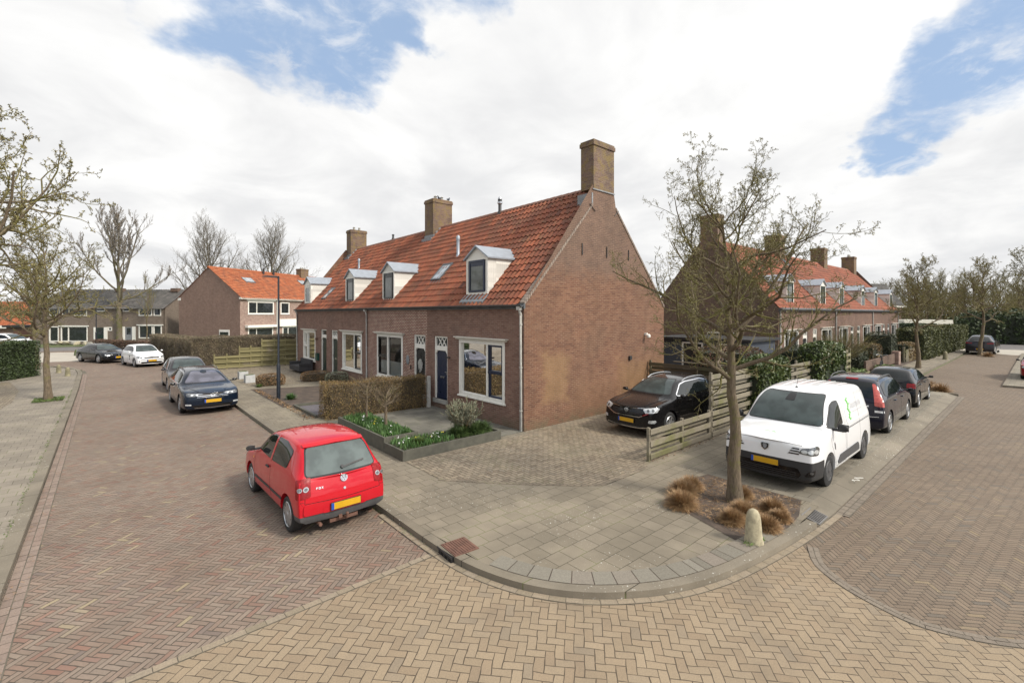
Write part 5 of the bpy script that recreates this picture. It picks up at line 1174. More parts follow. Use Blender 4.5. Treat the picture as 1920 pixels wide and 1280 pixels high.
def van():
    zc1 = .66
    c = Car('delivery_van', 'white delivery van with green and grey lettering on its side and black lower bumper', 'van', 'paint_white',
        dict(hi=1, W=1.86, H=1.86, wb=2.8, xf=2.28, xr=-2.12, zb=.20, zc=.28, cowl=1.38, head=.60, roofend=-1.9, tail=-2.09, tailz=1.1, belt0=1.08, belt1=1.12, hood0=1.05, hood1=1.19, wt=.74, R=.33, drop=.06, bow=.07, spokes=9, spw=.2, rimr=.62, rim='grey_plastic', nosew=.90, tailw=.96, screen='screen_glass',
             cut=[((0,0,.64),(0,0,1)), ((1.76,0,0),(1,0,0)), ((0,0,.27),(0,0,1))], reg=[(1, lambda c: (c.z < .64 and c.x > 1.76) or c.z < .27)]), (12.63, 3.83, -.02), (-1, .0))
    s = c
    dlo = [(1.36,1.08),(1.30,1.16),(.80,1.60),(.60,1.66),(.34,1.66),(.30,1.5),(.30,1.13),(.9,1.08)]
    s.glass(dlo, [], 'plastic', ws=[(-.78,1.20),(.78,1.20),(.66,1.74),(-.66,1.74)], trimw=.03)
    s.seam('door_gap', 'L', [[(1.28,1.05),(1.22,.8),(1.02,.52),(.92,.34),(.2,.34)],[(.22,1.72),(.22,.36)],[(.5,1.76),(.22,1.74)]])
    s.seam('load_door_gap', 'R', [[(.14,1.74),(.14,.36)],[(-1.0,1.74),(-1.0,.36)],[(.14,1.0),(-1.95,1.02)],[(.14,.36),(-1.0,.36)]], mirror=True, w=.006)
    s.seam('panel_relief', 'L', [[(.02,1.12),(.02,1.66),(-.1,1.72),(-1.6,1.70),(-1.78,1.6),(-1.82,1.15),(-1.75,1.08),(-.05,1.08),(.02,1.12)]], 'paint_white', .03, .007, thick=.01)
    s.seam('side_rail', 'L', [[(0,.985),(-1.9,1.0)]], 'gloss_black', .012, .006)
    s.patch('side_moulding', 'L', [s.rnd([(.86,.42),(.80,.36),(-.86,.36),(-.86,.44),(-.74,.56),(.70,.54)],.04)], 'grey_plastic', .012, mirror=True)
    for sg in (1,-1):
        h = s.patch('headlight', sg*30, [s.rnd([(sg*a,b) for a,b in [(.52,.80),(.88,.77),(.92,.90),(.86,.955),(.58,.90)]],.03)], 'lamp_dark', .010, .04)
        for u, r, a_ in ((.62,.034,1.5),(.73,.04,1.4),(.83,.042,1.2)): s.disc('lens', sg*30, sg*u, .845, r, 'lamp_glass', .016, h, asp=a_)
        for q in range(3):
            z = .785+q*.05; s.patch('light_bar', 0, [[(sg*(.42+.03*q),z-.012),(sg*.62,z-.012),(sg*.62,z+.012),(sg*(.45+.03*q),z+.012)]], 'gloss_black', .012)
        s.patch('fog_lamp', sg*25, [s.rnd([(sg*a,b) for a,b in [(.64,.36),(.82,.38),(.84,.50),(.70,.46)]],.03)], 'gloss_black', .008)
        s.disc('fog_lens', sg*25, sg*.76, .45, .028, 'lamp_dark', .018)
        t = s.patch('tail_light', 180+sg*12, [s.rnd([(sg*a,b) for a,b in [(.60,.95),(.72,.95),(.70,1.45),(.60,1.45)]],.03)], 'tail_red', .008)
    sh = [(-.075,.905),(.075,.905),(.085,.88),(.07,.80),(.0,.745),(-.07,.80),(-.085,.88)]
    b = s.patch('badge', 0, [sh], 'chrome', .018); s.patch('emblem', 0, [[(x*.86, .83+(y-.83)*.86) for x,y in sh]], 'gloss_black', .022, parent=b)
    s.patch('lion_head', 0, [[(-.03,.88),(.02,.885),(.045,.85),(.03,.80),(.0,.775),(-.01,.80),(-.035,.80),(-.02,.825),(-.04,.84)]], 'lead', .026, parent=b, thick=.006)
    s.patch('lower_grille', 0, [s.rnd([(-.60,.30),(.60,.30),(.66,.38),(.60,.50),(-.60,.50),(-.66,.38)],.03)], 'gloss_black', .006)
    s.seam('grille_slats', 0, [[(-.58,z),(.58,z)] for z in (.33,.37,.41)], 'plastic', .012, .014, False)
    s.seam('nose_gap', 0, [[(-.66,.945),(-.3,.965),(.3,.965),(.66,.945)]], w=.006, mirror=False)
    s.patch('bonnet_print', 'T', [[(1.95,.05),(1.99,.0),(1.99,.10)],[(1.96,-.02),(1.98,-.16),(1.985,-.02)]], 'green_print', .003, thick=.003)
    s.plate(True, .54, y=-.0)
    s.mirrors(1.05, 1.18, 'plastic', (.07,.12,.10), .13, 'plastic'); s.handles([.38], 1.0, 'plastic')
    # green plant mark and grey lettering on the side
    rr = random.Random(3); leaves = []
    for q in range(15):
        z = 1.14+q*.032; x = -.30+.045*math.sin(q*1.1); w = .055 if q % 2 else -.055
        leaves.append([(x,z-.02),(x+w,z+.005),(x+w*1.4,z+.035),(x+w*.3,z+.03)]); leaves.append([(x-.02,z-.02),(x+.02,z-.02),(x+.02,z+.03),(x-.02,z+.03)])
    for vw in ('L',):
        s.patch('green_print', vw, leaves, 'green_print', .0035, .2, thick=.003)
        bars = []
        for q in range(12):
            x = -.50-q*.075; bars.append([(x,1.36),(x+.014,1.36),(x+.014,1.46+.03*(q%5==0)),(x,1.46+.03*(q%5==0))]); 
            if q % 3: bars.append([(x-.035,1.36+.045*(q%2)),(x,1.36+.045*(q%2)),(x,1.375+.045*(q%2)),(x-.035,1.375+.045*(q%2))])
            bars.append([(x-.04,1.45),(x,1.45),(x,1.46),(x-.04,1.46)]) if q % 2 else None
        for q in range(10): x = -.5-q*.09; bars.append([(x-.06,1.27),(x,1.27),(x,1.285),(x-.06,1.285)])
        s.patch('grey_print', vw, bars, 'grey_print', .0035, .3, thick=.003)
        s.patch('door_print', vw, [[(1.02,.72),(1.06,.72),(1.08,.84),(1.03,.86)],[(1.0,.70),(1.03,.70),(1.04,.80),(1.01,.82)]], 'grey_plastic', .0035, .3, thick=.003)
    s.patch('mirror_pod', 0, [s.rnd([(-.10,1.60),(.10,1.60),(.07,1.73),(-.07,1.73)],.03)], 'gloss_black', .012)
    s.seam('roof_ribs', 'T', [[(.2,y),(-1.8,y)] for y in (-.45,-.22,0,.22,.45)], 'paint_white', .05, .006, False, thick=.008)
    mb = MB(); mb.lathe([(.03,1.845),(.025,1.87)], (.45,0,0), 8); mb.tube([(.45,0,1.87),(.33,0,2.08)], .005, 5); obj('aerial', mb, 'plastic', s.root)
    return c

def troc():
    c = Car('suv_car', 'black compact crossover with silver roof rails parked on the driveway behind the low fence', 'car', 'paint_black',
        dict(hi=1, W=1.84, H=1.56, wb=2.6, xf=2.13, xr=-2.05, zb=.20, zc=.27, cowl=1.08, head=.25, roofend=-1.45, tail=-1.88, tailz=1.08, belt0=1.02, belt1=1.08, hood0=.92, hood1=1.08, wt=.62, R=.34, drop=.08, bow=.10, nosew=.86, screen='screen_glass',
             cut=[((0,0,.32),(0,0,1))], reg=[(1, lambda c: c.z < .32)]), (13.63, 8.05, .008), (-1, .0))
    s = c
    dlo = [(1.05,1.04),(.42,1.38),(.1,1.46),(-.9,1.45),(-1.45,1.34),(-1.62,1.20),(-1.5,1.10),(0,1.05)]
    s.glass(dlo, [.02,-.95], ws=[(-.68,1.11),(.68,1.11),(.54,1.47),(-.54,1.47)], rw=[(-.55,1.12),(.55,1.12),(.48,1.38),(-.48,1.38)], chrome=True)
    s.patch('grille', 0, [s.rnd([(-.62,.80),(-.50,.66),(-.42,.61),(.42,.61),(.50,.66),(.62,.80),(.60,.83),(-.60,.83)],.02)], 'gloss_black', .008)
    s.seam('grille_trim', 0, [[(-.70,.72),(-.52,.63),(-.42,.585),(.42,.585),(.52,.63),(.70,.72)]], 'chrome', .022, .014, False, s.root, .012); s.seam('grille_slats', 0, [[(-.56,.83),(.56,.83)]], 'chrome', .012, .014, False, s.root, .01)
    s.seam('grille_bars', 0, [[(-.5,z),(.5,z)] for z in (.65,.70,.75)], 'plastic', .02, .015, False, s.root)
    for sg in (1,-1):
        h = s.patch('headlight', sg*30, [s.rnd([(sg*a,b) for a,b in [(.46,.80),(.52,.71),(.84,.75),(.90,.85),(.82,.875),(.48,.83)]],.02)], 'lamp_glass', .010, .04)
        s.disc('lens', sg*30, sg*.60, .785, .035, 'lamp_dark', .016, h); s.disc('lens', sg*30, sg*.73, .80, .035, 'lamp_dark', .016, h)
        s.patch('fog_light', sg*25, [s.rnd([(sg*a,b) for a,b in [(.62,.45),(.80,.45),(.84,.50),(.82,.54),(.64,.53)]],.02)], 'lamp_glass', .010, .04)
        s.patch('tail_light', 180+sg*25, [s.rnd([(sg*a,b) for a,b in [(.56,.86),(.82,.86),(.82,.98),(.58,.98)]],.02)], 'tail_red', .01)
    s.seam('bumper_trim', 0, [[(-.70,.32),(-.4,.275),(.4,.275),(.70,.32)]], 'chrome', .02, .012, False, s.root, .012)
    s.seam('bonnet_gap', 0, [[(-.55,.865),(0,.875),(.55,.865)]], mirror=False)
    s.seam('bonnet_crease', 'T', [[(2.0,.50),(1.6,.56),(1.15,.60)]], 'paint_black', .05, .01, True, s.body, .012)
    s.seam('door_gap', 'L', [[(1.02,1.0),(1.04,.7),(.9,.36),(-.85,.36),(-.95,.6),(-.98,1.02)],[(.02,1.02),(.0,.38)]])
    s.logo(0, 0, .74, .068, 'lead'); s.plate(True, .46, y=0)
    s.mirrors(.80, 1.10, 'gloss_black', (.07,.11,.06), .10); s.handles([.20,-.78], .92, 'chrome'); s.rails(.15, -1.45, .60, 'alloy')
    return c

def passat():
    c = Car('estate_car', 'dark blue estate car with chrome grille parked in front of the dark grey car', 'car', 'paint_navy',
        dict(hi=1, W=1.84, H=1.47, wb=2.79, xf=2.30, xr=-2.45, zb=.17, zc=.26, cowl=1.02, head=.22, roofend=-1.9, tail=-2.32, tailz=.98, belt0=.94, belt1=.98, hood0=.84, hood1=.98, wt=.58, R=.33, drop=.07, bow=.12, nosew=.86, screen='screen_purple', spokes=5, spw=.2), (2.83, 22.3), (.02, -1))
    s = c
    dlo = [(1.0,.965),(.36,1.30),(.05,1.375),(-1.2,1.375),(-1.9,1.27),(-2.05,1.12),(-1.9,1.01),(0,.975)]
    s.glass(dlo, [-.05,-1.1], ws=[(-.68,1.01),(.68,1.01),(.52,1.375),(-.52,1.375)], rw=[(-.55,1.02),(.55,1.02),(.48,1.32),(-.48,1.32)], chrome=True)
    s.patch('grille', 0, [s.rnd([(-.42,.60),(.42,.60),(.50,.68),(.48,.735),(-.48,.735),(-.50,.68)],.02)], 'gloss_black', .008)
    s.seam('grille_trim', 0, [[(-.48,z),(.48,z)] for z in (.635,.685)]+[[(-.74,.755),(-.5,.74),(.5,.74),(.74,.755)]], 'chrome', .016, .014, False, s.root, .01)
    head(s, 28, [(.28,.67),(.52,.685),(.56,.78),(.12,.755)], 'lamp_dark', [(.22,.72,.028,1.2),(.36,.725,.03,1.3)])
    s.seam('bumper_trim', 0, [[(-.55,.265),(0,.25),(.55,.265)]], 'chrome', .018, .01, False, s.root); s.patch('lower_grille', 0, [s.rnd([(-.60,.28),(.60,.28),(.64,.36),(-.64,.36)],.03)], 'gloss_black', .006)
    for sg in (1,-1): s.patch('fog_light', sg*20, [s.rnd([(sg*a,b) for a,b in [(.60,.36),(.78,.37),(.78,.42),(.60,.41)]],.02)], 'lamp_glass', .01)
    s.seam('bonnet_crease', 'T', [[(2.15,.42),(1.7,.56),(1.1,.64)]], 'paint_navy', .05, .01, True, s.body, .012)
    s.seam('door_gap', 'L', [[(.98,.93),(1.0,.6),(.85,.3),(-.95,.3),(-1.05,.6),(-1.1,.95)],[(-.05,.95),(-.08,.32)]])
    s.logo(0, 0, .69, .072, 'lead'); s.plate(True, .49)
    s.mirrors(.72, 1.0, 'gloss_black', (.07,.10,.06), .10); s.handles([.12,-.92], .84, 'chrome'); s.rails(.0, -1.8, .56, 'gloss_black')
    s.disc('sensor', 0, 0, 1.345, .05, 'gloss_black', .012, asp=2.2)
    return c

def simple(name, label, pm, p, loc, hd, rear=False, cat='car', five=True, chrome=False, plate=True, logo=True, lampm='lamp_glass', extra=None, group=None, rails=None):
    c = Car(name, label, cat, pm, p, loc, hd, group); s = c; k = s.k; H_ = k['H']; hw = s.hw; b = k['belt0']; b1 = k['belt1']; cx, hx, rx, tx = k['cowl'], k['head'], k['roofend'], k['tail']
    if k.get('deck'): dlo = [(cx-.03,b+.03),(cx+(hx-cx)*.75,H_-.20),(hx-.15,H_-.11),(rx+.35,H_-.13),(rx-.15,H_-.22),(tx+.25,b1+.08),(tx+.5,b1+.02)]
    else: dlo = [(cx-.03,b+.03),(cx+(hx-cx)*.75,H_-.20),(hx-.15,H_-.11),(rx+.55,H_-.12),(rx+.12,H_-.20),(rx-.02,b1+.10),(rx+.1,b1+.05)]
    xm = cx-1.05; pil = [xm, xm-1.0] if five else [xm-.1]
    pil = [x for x in pil if x > rx+.15]
    wtt = k.get('wt', hw*.70)
    ws = [(-hw*.75,k['hood1']+.03),(hw*.75,k['hood1']+.03),(wtt*.9,H_-.10),(-wtt*.9,H_-.10)]
    tz = k['deckz'] if k.get('deck') else k['tailz']
    rw = [(-hw*.66,tz+.06),(hw*.66,tz+.06),(wtt*.84,H_-k.get('drop',.04)-.10),(-wtt*.84,H_-k.get('drop',.04)-.10)]
    s.glass(dlo, pil, ws=ws, rw=rw, chrome=chrome)
    h0 = k['hood0']; zl = k.get('tlz', tz-.12)
    if not rear:
        head(s, 28, [(.24,h0-.19),(.54,h0-.18),(.60,h0-.06),(.50,h0-.05),(.28,h0-.11)], 'lamp_dark', [(.38,h0-.14,.032,1.3),(.50,h0-.125,.032,1.3)])
        s.patch('grille', 0, [s.rnd([(-.40,h0-.20),(.40,h0-.20),(.44,h0-.13),(-.44,h0-.13)],.02)], 'gloss_black', .008)
        s.patch('lower_grille', 0, [s.rnd([(-.55,.27),(.55,.27),(.60,.38),(-.60,.38)],.04)], 'gloss_black', .008)
        if logo: s.logo(0, 0, h0-.15, .055, 'lead')
    for sg in (1,-1):
        tl = k.get('tl', [(.50,zl-.09),(.76,zl-.09),(.76,zl+.08),(.53,zl+.08)])
        t = s.patch('tail_light', 180+sg*26, [s.rnd([(sg*a,b_) for a,b_ in tl],.03)], k.get('tlm','tail_red'), .01, .06)
    if rear:
        s.seam('tailgate_gap', 180, [[(-.62,tz+.3),(-.64,tz),(-.60,.52),(.60,.52),(.64,tz),(.62,tz+.3)]], mirror=False)
        if logo: s.logo(180, 0, zl+.05, .055, 'lead')
    s.seam('door_gap', 'L', [[(cx-.05,b-.01),(cx-.02,.62),(cx-.18,.30),(xm-.95 if five else xm-.1,.30),(xm-1.0 if five else xm-.12,.6),(xm-1.02 if five else xm-.1,b1)]]+([[(xm,b),(xm-.02,.32)]] if five else []))
    if plate: s.plate(not rear, k.get('pz', .44))
    s.mirrors(cx-.25, b+.07, k.get('mirm', pm if pm != 'paint_black' else 'gloss_black'), (.06,.09,.055), .09); s.handles([xm+.18]+([xm-.85] if five else []), b-.09, k.get('hm', pm))
    if rails: s.rails(*rails)
    if extra: extra(s)
    return c
red_hatch(); van(); troc(); passat()
simple('saloon_car', 'dark grey car parked behind the dark blue estate in the left street', 'paint_grey', dict(W=1.78,H=1.49,wb=2.6,xf=2.1,xr=-2.0,cowl=1.0,head=.2,roofend=-1.35,tail=-1.8,tailz=1.0,hood0=.78,hood1=.99,bow=.1,screen='screen_glass',R=.32), (2.93,28.2), (0,-1))
simple('coupe_car', 'low black coupe parked at the bend of the left street beside the white hatchback', 'paint_black', dict(W=1.81,H=1.40,wb=2.58,xf=2.1,xr=-2.05,cowl=.85,head=.05,roofend=-1.3,tail=-1.85,tailz=.98,belt0=.93,belt1=1.02,hood0=.74,hood1=.95,bow=.14,R=.33,wt=.56,drop=.10,spokes=5,spw=.24), (-.30,47.1), (.41,-.91), five=False, lampm='lamp_glass')
def up_x(s):
    s.seam('lower_frame', 0, [[(-.62,.50),(.62,.50)],[(-.62,.30),(.62,.30)],[(-.66,.46),(-.66,.34)],[(.66,.46),(.66,.34)]], 'gloss_black', .025, .012, False, s.root)
    s.patch('door_print', 'R', [[(.25,.62),(.43,.62),(.43,.78),(.25,.78)],[(.27,.48),(.41,.48),(.41,.58),(.27,.58)]], 'grey_plastic', .004)
simple('hatchback_car', 'small white hatchback parked between the black coupe and the dark grey car', 'paint_white', dict(W=1.66,H=1.50,wb=2.42,xf=1.82,xr=-1.72,cowl=.98,head=.35,roofend=-1.25,tail=-1.6,tailz=.98,belt0=.96,belt1=1.0,hood0=.80,hood1=1.0,bow=.12,R=.30,wt=.58,screen='screen_glass',hm='paint_white'), (1.82,42.1), (.23,-.97), extra=up_x)
def c4x(s):
    s.seam('bumper_trim', 180, [[(-.75,.56),(-.3,.53),(.3,.53),(.75,.56)]], 'chrome', .012, .01, False, s.root)
    for sg in (1,-1): s.patch('reversing_light', 180+sg*26, [[(sg*.60,.68),(sg*.82,.68),(sg*.82,.74),(sg*.60,.74)]], 'tail_white', .01)
    def bar(a,b,w=.12):
        d = Vector((b[0]-a[0], b[1]-a[1])).normalized(); q = Vector((-d.y,d.x))*w; return [(a[0]-q.x,a[1]-q.y),(b[0]-q.x,b[1]-q.y),(b[0]+q.x,b[1]+q.y),(a[0]+q.x,a[1]+q.y)]
    P = [bar((0,0),(0,1)),bar((0,.95),(.9,.95)),bar((0,.05),(.9,.05)),bar((2,.35),(3,.35)),bar((2.7,0),(2.7,1)),bar((2,.35),(2.7,1))]
    s.patch('letters', 180, [[(.36+x*.05,.82+y*.05) for x,y in q] for q in P], 'chrome', .01, .2, thick=.006)
    s.patch('brake_light', 180, [[(-.16,1.545),(.16,1.545),(.15,1.575),(-.15,1.575)]], 'tail_red', .02)
simple('mpv_car', 'blue-black people carrier with roof rails and tall pink tail lights behind the white van', 'paint_ink', dict(hi=1,W=1.83,H=1.64,wb=2.73,xf=2.25,xr=-2.12,cowl=1.25,head=.45,roofend=-1.72,tail=-2.02,tailz=1.02,belt0=1.0,belt1=1.05,hood0=.82,hood1=1.04,bow=.07,R=.33,wt=.64,drop=.06,tl=[(.60,.86),(.84,.84),(.80,1.12),(.71,1.46),(.64,1.46)],tlm='tail_pink',rearglass='car_glass',pz=.62), (18.95,3.92,-.01), (1,0), rear=True, extra=c4x, logo=False, rails=(.3,-1.5,.60,'grey_plastic'))
simple('hatchback_car', 'black hatchback with red tail lights at the far end of the parking bay', 'paint_black', dict(hi=1,W=1.70,H=1.46,wb=2.5,xf=2.0,xr=-1.90,cowl=1.0,head=.25,roofend=-1.42,tail=-1.78,tailz=.98,belt0=.94,belt1=.98,hood0=.78,hood1=.98,bow=.08,R=.31,wt=.58), (24.45,3.98,-.01), (1,.01), rear=True)
simple('suv_car', 'black sports utility vehicle parked beyond the far tree on the right-hand street', 'paint_grey', dict(W=1.94,H=1.66,wb=2.9,xf=2.4,xr=-2.35,cowl=1.2,head=.35,roofend=-1.7,tail=-2.2,tailz=1.12,belt0=1.06,belt1=1.12,hood0=.95,hood1=1.12,bow=.1,R=.37,wt=.60,drop=.1,tl=[(.44,.90),(.84,.92),(.84,1.02),(.44,.98)]), (60.3,3.75,-.01), (1,-.03), rear=True, logo=False)
simple('hatchback_car', 'dark red car cut off by the right edge on the opposite side of the street', 'paint_darkred', dict(W=1.75,H=1.50,wb=2.5,xf=2.0,xr=-1.9,cowl=1.0,head=.25,roofend=-1.35,tail=-1.75,tailz=1.0,hood0=.80,hood1=1.0,bow=.1,mirm='gloss_black'), (39.0,.05,.0), (-1,0))
x_, y_ = rz_(-52.5, 48.5)
simple('car', 'white car behind the conifer hedge at the left edge', 'paint_white', dict(W=1.85,H=1.62,wb=2.8,xf=2.3,xr=-2.3,cowl=1.2,head=.1,roofend=-1.4,tail=-2.1,tailz=1.0,bow=.12,R=.34,belt0=.98,belt1=1.0,hood0=.8,hood1=1.0), (x_,y_), (.7545,-.6563), logo=False)
x_, y_ = rz_(-34.6, 46.5)
simple('car', 'pale silver car half hidden behind the brown hedge before the grey-roofed house', 'paint_white', dict(W=1.75,H=1.50,wb=2.5,xf=2.0,xr=-1.9,cowl=1.0,head=.25,roofend=-1.35,tail=-1.75,tailz=1.0,hood0=.80,hood1=1.0,bow=.1), (x_,y_), (-.8,.4), logo=False)
# ------------------------------------------------------------------ vegetation
def tubes(paths, sides=4):
    V = []; Fc = []; o = 0
    ang = np.arange(sides)*2*math.pi/sides; cs, sn = np.cos(ang), np.sin(ang)
    for P, r in paths:
        P = np.asarray(P); n = len(P); D = np.gradient(P, axis=0); D /= (np.linalg.norm(D, axis=1, keepdims=True)+1e-9)
        up = np.array((.31,.17,.93)) if abs(D[0][2]) < .85 else np.array((1.,.1,0)); A = np.cross(D, up); A /= (np.linalg.norm(A, axis=1, keepdims=True)+1e-9); B = np.cross(A, D)
        r = np.asarray(r)[:,None,None]
        ring = P[:,None,:] + r*(A[:,None,:]*cs[None,:,None] + B[:,None,:]*sn[None,:,None])
        V.append(ring.reshape(-1,3)); i = np.arange(n-1)[:,None]; k = np.arange(sides)[None,:]
        a = (o+i*sides+k).ravel(); b = (o+i*sides+(k+1)%sides).ravel(); Fc.append(np.stack([a, b, b+sides, a+sides], 1)); o += n*sides
    return np.concatenate(V), np.concatenate(Fc)
def cards(P, s, aspect=.45, rs=None, D=None, droop=0):
    """random quads at P; D gives the long axis"""
    rs = rs or R_; n = len(P); s = np.broadcast_to(s, n)[:,None]
    a = rs.normal(size=(n,3)) if D is None else D+rs.normal(size=(n,3))*.35; a /= np.linalg.norm(a, axis=1, keepdims=True)
    b = np.cross(a, rs.normal(size=(n,3))); b /= np.linalg.norm(b, axis=1, keepdims=True)
    q = np.stack([P-a*s*.5, P+b*s*aspect*.5, P+a*s*.5, P-b*s*aspect*.5], 1)
    return q.reshape(-1,3), np.arange(n*4).reshape(-1,4)
def join(*vf):
    V = []; Fc = []; mi = []; o = 0
    for m, (v, f) in enumerate(vf): V.append(v); Fc.append(f+o); mi.append(np.full(len(f), m)); o += len(v)
    return np.concatenate(V), np.concatenate(Fc), np.concatenate(mi).astype('i')
class Tree:
    def __init__(s, seed, height, trunk_h, r0, levels, spread=1, lr=.015, up=.25, kink=.25, lean=(0,0)):
        s.rs = np.random.RandomState(seed); s.paths = [[],[],[],[],[]]; s.tips = []
        s.L = levels; s.lr = lr; s.up = up; s.kink = kink; s.h = height; s.th = trunk_h; s.spread = spread
        n = 14; z = np.linspace(0, height*.93, n); w = np.cumsum(s.rs.normal(size=(n,2))*.03*height/7, 0); w -= w[0]; w[:3] *= .3
        P = np.column_stack([w[:,0]+lean[0]*z/height, w[:,1]+lean[1]*z/height, z]); rr = r0*(1-.93*(z/height)**.85); rr[0] *= 1.22; rr = np.maximum(rr, .012)
        s.paths[0].append((P, rr)); s.branch(P, rr, 0)
    def branch(s, P, rr, lv):
        if lv >= len(s.L): return
        num, lf, ang, t0 = s.L[lv]; rs = s.rs; n = len(P)
        seg = np.linalg.norm(np.diff(P, axis=0), axis=1); Lt = seg.sum(); cum = np.concatenate([[0], seg.cumsum()])/Lt
        num = max(1, int(round(num*(1 if lv == 0 else rs.uniform(.7,1.25))))); az0 = rs.uniform(0, 6.28)
        for k in range(num):
            t = t0+(1-t0)*((k+rs.uniform(.1,.9))/num); j = min(np.searchsorted(cum, t), n-1); j0 = max(j-1,0)
            u = (t-cum[j0])/max(cum[j]-cum[j0],1e-6); p = P[j0]*(1-u)+P[j]*u; r = rr[j0]*(1-u)+rr[j]*u; d = P[j]-P[j0]; d = d/(np.linalg.norm(d)+1e-9)
            az = az0+k*2.4+rs.uniform(-.5,.5); a = rad(ang)*rs.uniform(.7,1.3)
            if lv == 0: a *= 1.25-.75*(t-t0)/(1-t0)
            x = np.cross(d, (0,0,1.) if abs(d[2]) < .95 else (1.,0,0)); x /= np.linalg.norm(x); y = np.cross(d, x)
            nd = d*math.cos(a)+(x*math.cos(az)+y*math.sin(az))*math.sin(a)
            if lv == 0: L = s.h*lf*rs.uniform(.8,1.15)*(1-.55*((t-t0)/(1-t0))**1.3)*s.spread
            else: L = Lt*lf*rs.uniform(.6,1.2)*(1.05-.45*t)
            m = [8,7,5,4,3][min(lv,4)]; q = [p]; dd = nd.copy(); st = L/(m-1)
            kk = s.kink*(1 if lv < 2 else 1.5)
            for i in range(m-1):
                dd = dd+rs.normal(size=3)*kk+np.array((0,0,s.up)); dd /= np.linalg.norm(dd); q.append(q[-1]+dd*st)
            q = np.array(q); r1 = min(r*.75, .010+L*s.lr if lv == 0 else r*.6); re = max(.0035, r1*.22)
            rr2 = np.linspace(r1, re, m); s.paths[min(lv+1,4)].append((q, rr2)); 
            if lv >= len(s.L)-2: s.tips.append((q, dd.copy()))
            s.branch(q, rr2, lv+1)
def build_tree(name, label, cat, t, loc, mats=('bark','twig','bud_green'), buds=6, bs=.03, scale=1, rz=0, group=None, sides=(10,6,4,3,3), tw=1.):
    root = thing(name, label, cat, loc, rz, group, scale)
    v0, f0 = tubes(t.paths[0], sides[0]); v1, f1 = tubes(t.paths[1], sides[1]); v, f, mi = join((v0,f0),(v1,f1))
    nmesh('trunk', v, f, mats[0], root, smooth=True)
    tw_ = []
    for lv in (2,3,4):
        if t.paths[lv]: tw_.append(tubes([(p, r*tw) for p, r in t.paths[lv]], sides[lv]))
    rs = t.rs; P = []
    for q, d in t.tips:
        for b in range(buds):
            u = rs.uniform(.25,1)*(len(q)-1); i = min(int(u), len(q)-2); P.append(q[i]*(1-u+i)+q[i+1]*(u-i)+rs.normal(size=3)*.012)
    cd = cards(np.array(P), bs*rs.uniform(.6,1.4,len(P)), .38, rs)
    n1 = sum(len(x[1]) for x in tw_); v, f, mi = join(*tw_, cd); mi = (np.arange(len(f)) >= n1).astype('i')
    nmesh('crown', v, f, [mats[1], mats[2]], root, mi=mi)
    return root
def place(src, label, loc, rz, s, group=None, cat=None):
    c = copy_tree(src); c.location = loc; c.rotation_euler = (0,0,rz); c.scale = (s,s,s); c['label'] = label
    if group: c['group'] = group
    elif 'group' in c: del c['group']
    return c
# near tree in the dry-grass bed
tA = Tree(21, 6.9, 2.6, .168, [(21,.50,66,.40),(11,.47,48,.14),(7,.44,52,.1),(5,.45,58,.1)], up=.10, kink=.2, lean=(-.40,.30))
build_tree('street_tree', 'bare knobbly street tree standing in the bed of dry grass tufts at the corner', 'tree', tA, (8.94,3.85,0), buds=4, bs=.030, rz=0, scale=.83)
GT = 'bare street trees along the two streets'
tB = Tree(8, 6.6, 2.4, .14, [(20,.42,62,.38),(9,.5,48,.15),(7,.42,52,.1),(4,.42,55,.1)], up=.10, kink=.2)
b1 = build_tree('street_tree', 'bare budding street tree in a small grass patch on the left pavement', 'tree', tB, (-1.86,26.85,0), buds=5, bs=.042, group=GT, tw=1.5)
place(b1, 'bare street tree at the far end of the left pavement, behind the nearer budding tree', (-3.5,42.6,0), 2.1, 1.0, GT)
place(b1, 'bare slanting street tree between the black hatchback and the wooden picket fence', (39.9,5.45,0), .7, .98, GT)
place(b1, 'bare street tree in front of the parked sports utility vehicle on the right-hand street', (56.9,3.7,0), 3.0, 1.15, GT)
place(b1, 'large bare tree reaching in over the left edge of the left pavement', (-3.35,17.3,0), 1.0, 1.42, GT)
place(b1, 'bare tree at the right edge beyond the dark red car', (75,1.0,0), 4.4, 1.45, GT)
# pollarded lime and the two spreading trees
tL = Tree(4, lr=.016, height=12.6, trunk_h=4.2, r0=.36, levels= [(13,.58,52,.36),(13,.42,40,.35),(14,.30,30,.3),(7,.5,22,.2)], up=.22, kink=.10)
x_, y_ = rz_(-46.5, 55); 
lime = build_tree('lime_tree', 'tall pollarded lime with a mossy leaning trunk before the grey-roofed house', 'tree', tL, (x_,y_,0), mats=('bark_lime','twig_grey','bud_brown'), buds=2, bs=.06, rz=.4, tw=1.5, scale=1.04)
tM = Tree(33, 16, 5.0, .40, [(26,.50,52,.20),(13,.48,40,.2),(10,.44,36,.15),(7,.42,32,.1)], up=.12, kink=.11)
x_, y_ = rz_(-54.5, 84); big = build_tree('bare_tree', 'tall fan-shaped bare tree behind the ridge of the bright-roofed house, left of the pair', 'tree', tM, (x_,y_,0), mats=('bark_lime','twig_grey','bud_brown'), buds=1, bs=.03, tw=1.1, scale=1.16)
x_, y_ = rz_(-48.0, 92); place(big, 'tall bare tree behind the bright-roofed house, right of the pair', (x_,y_,0), 2.5, 1.22)
tS = Tree(12, 6, 1.6, .06, [(14,.36,35,.3),(7,.5,32,.2),(4,.5,30,.1)], up=.2, kink=.1)
x_, y_ = rz_(-42.5, 54); sap = build_tree('young_tree', 'thin young bare tree at the right end of the grey-roofed house', 'tree', tS, (x_,y_,0), mats=('bark','twig','bud_brown'), buds=1, bs=.03, tw=1.6, scale=1.25)
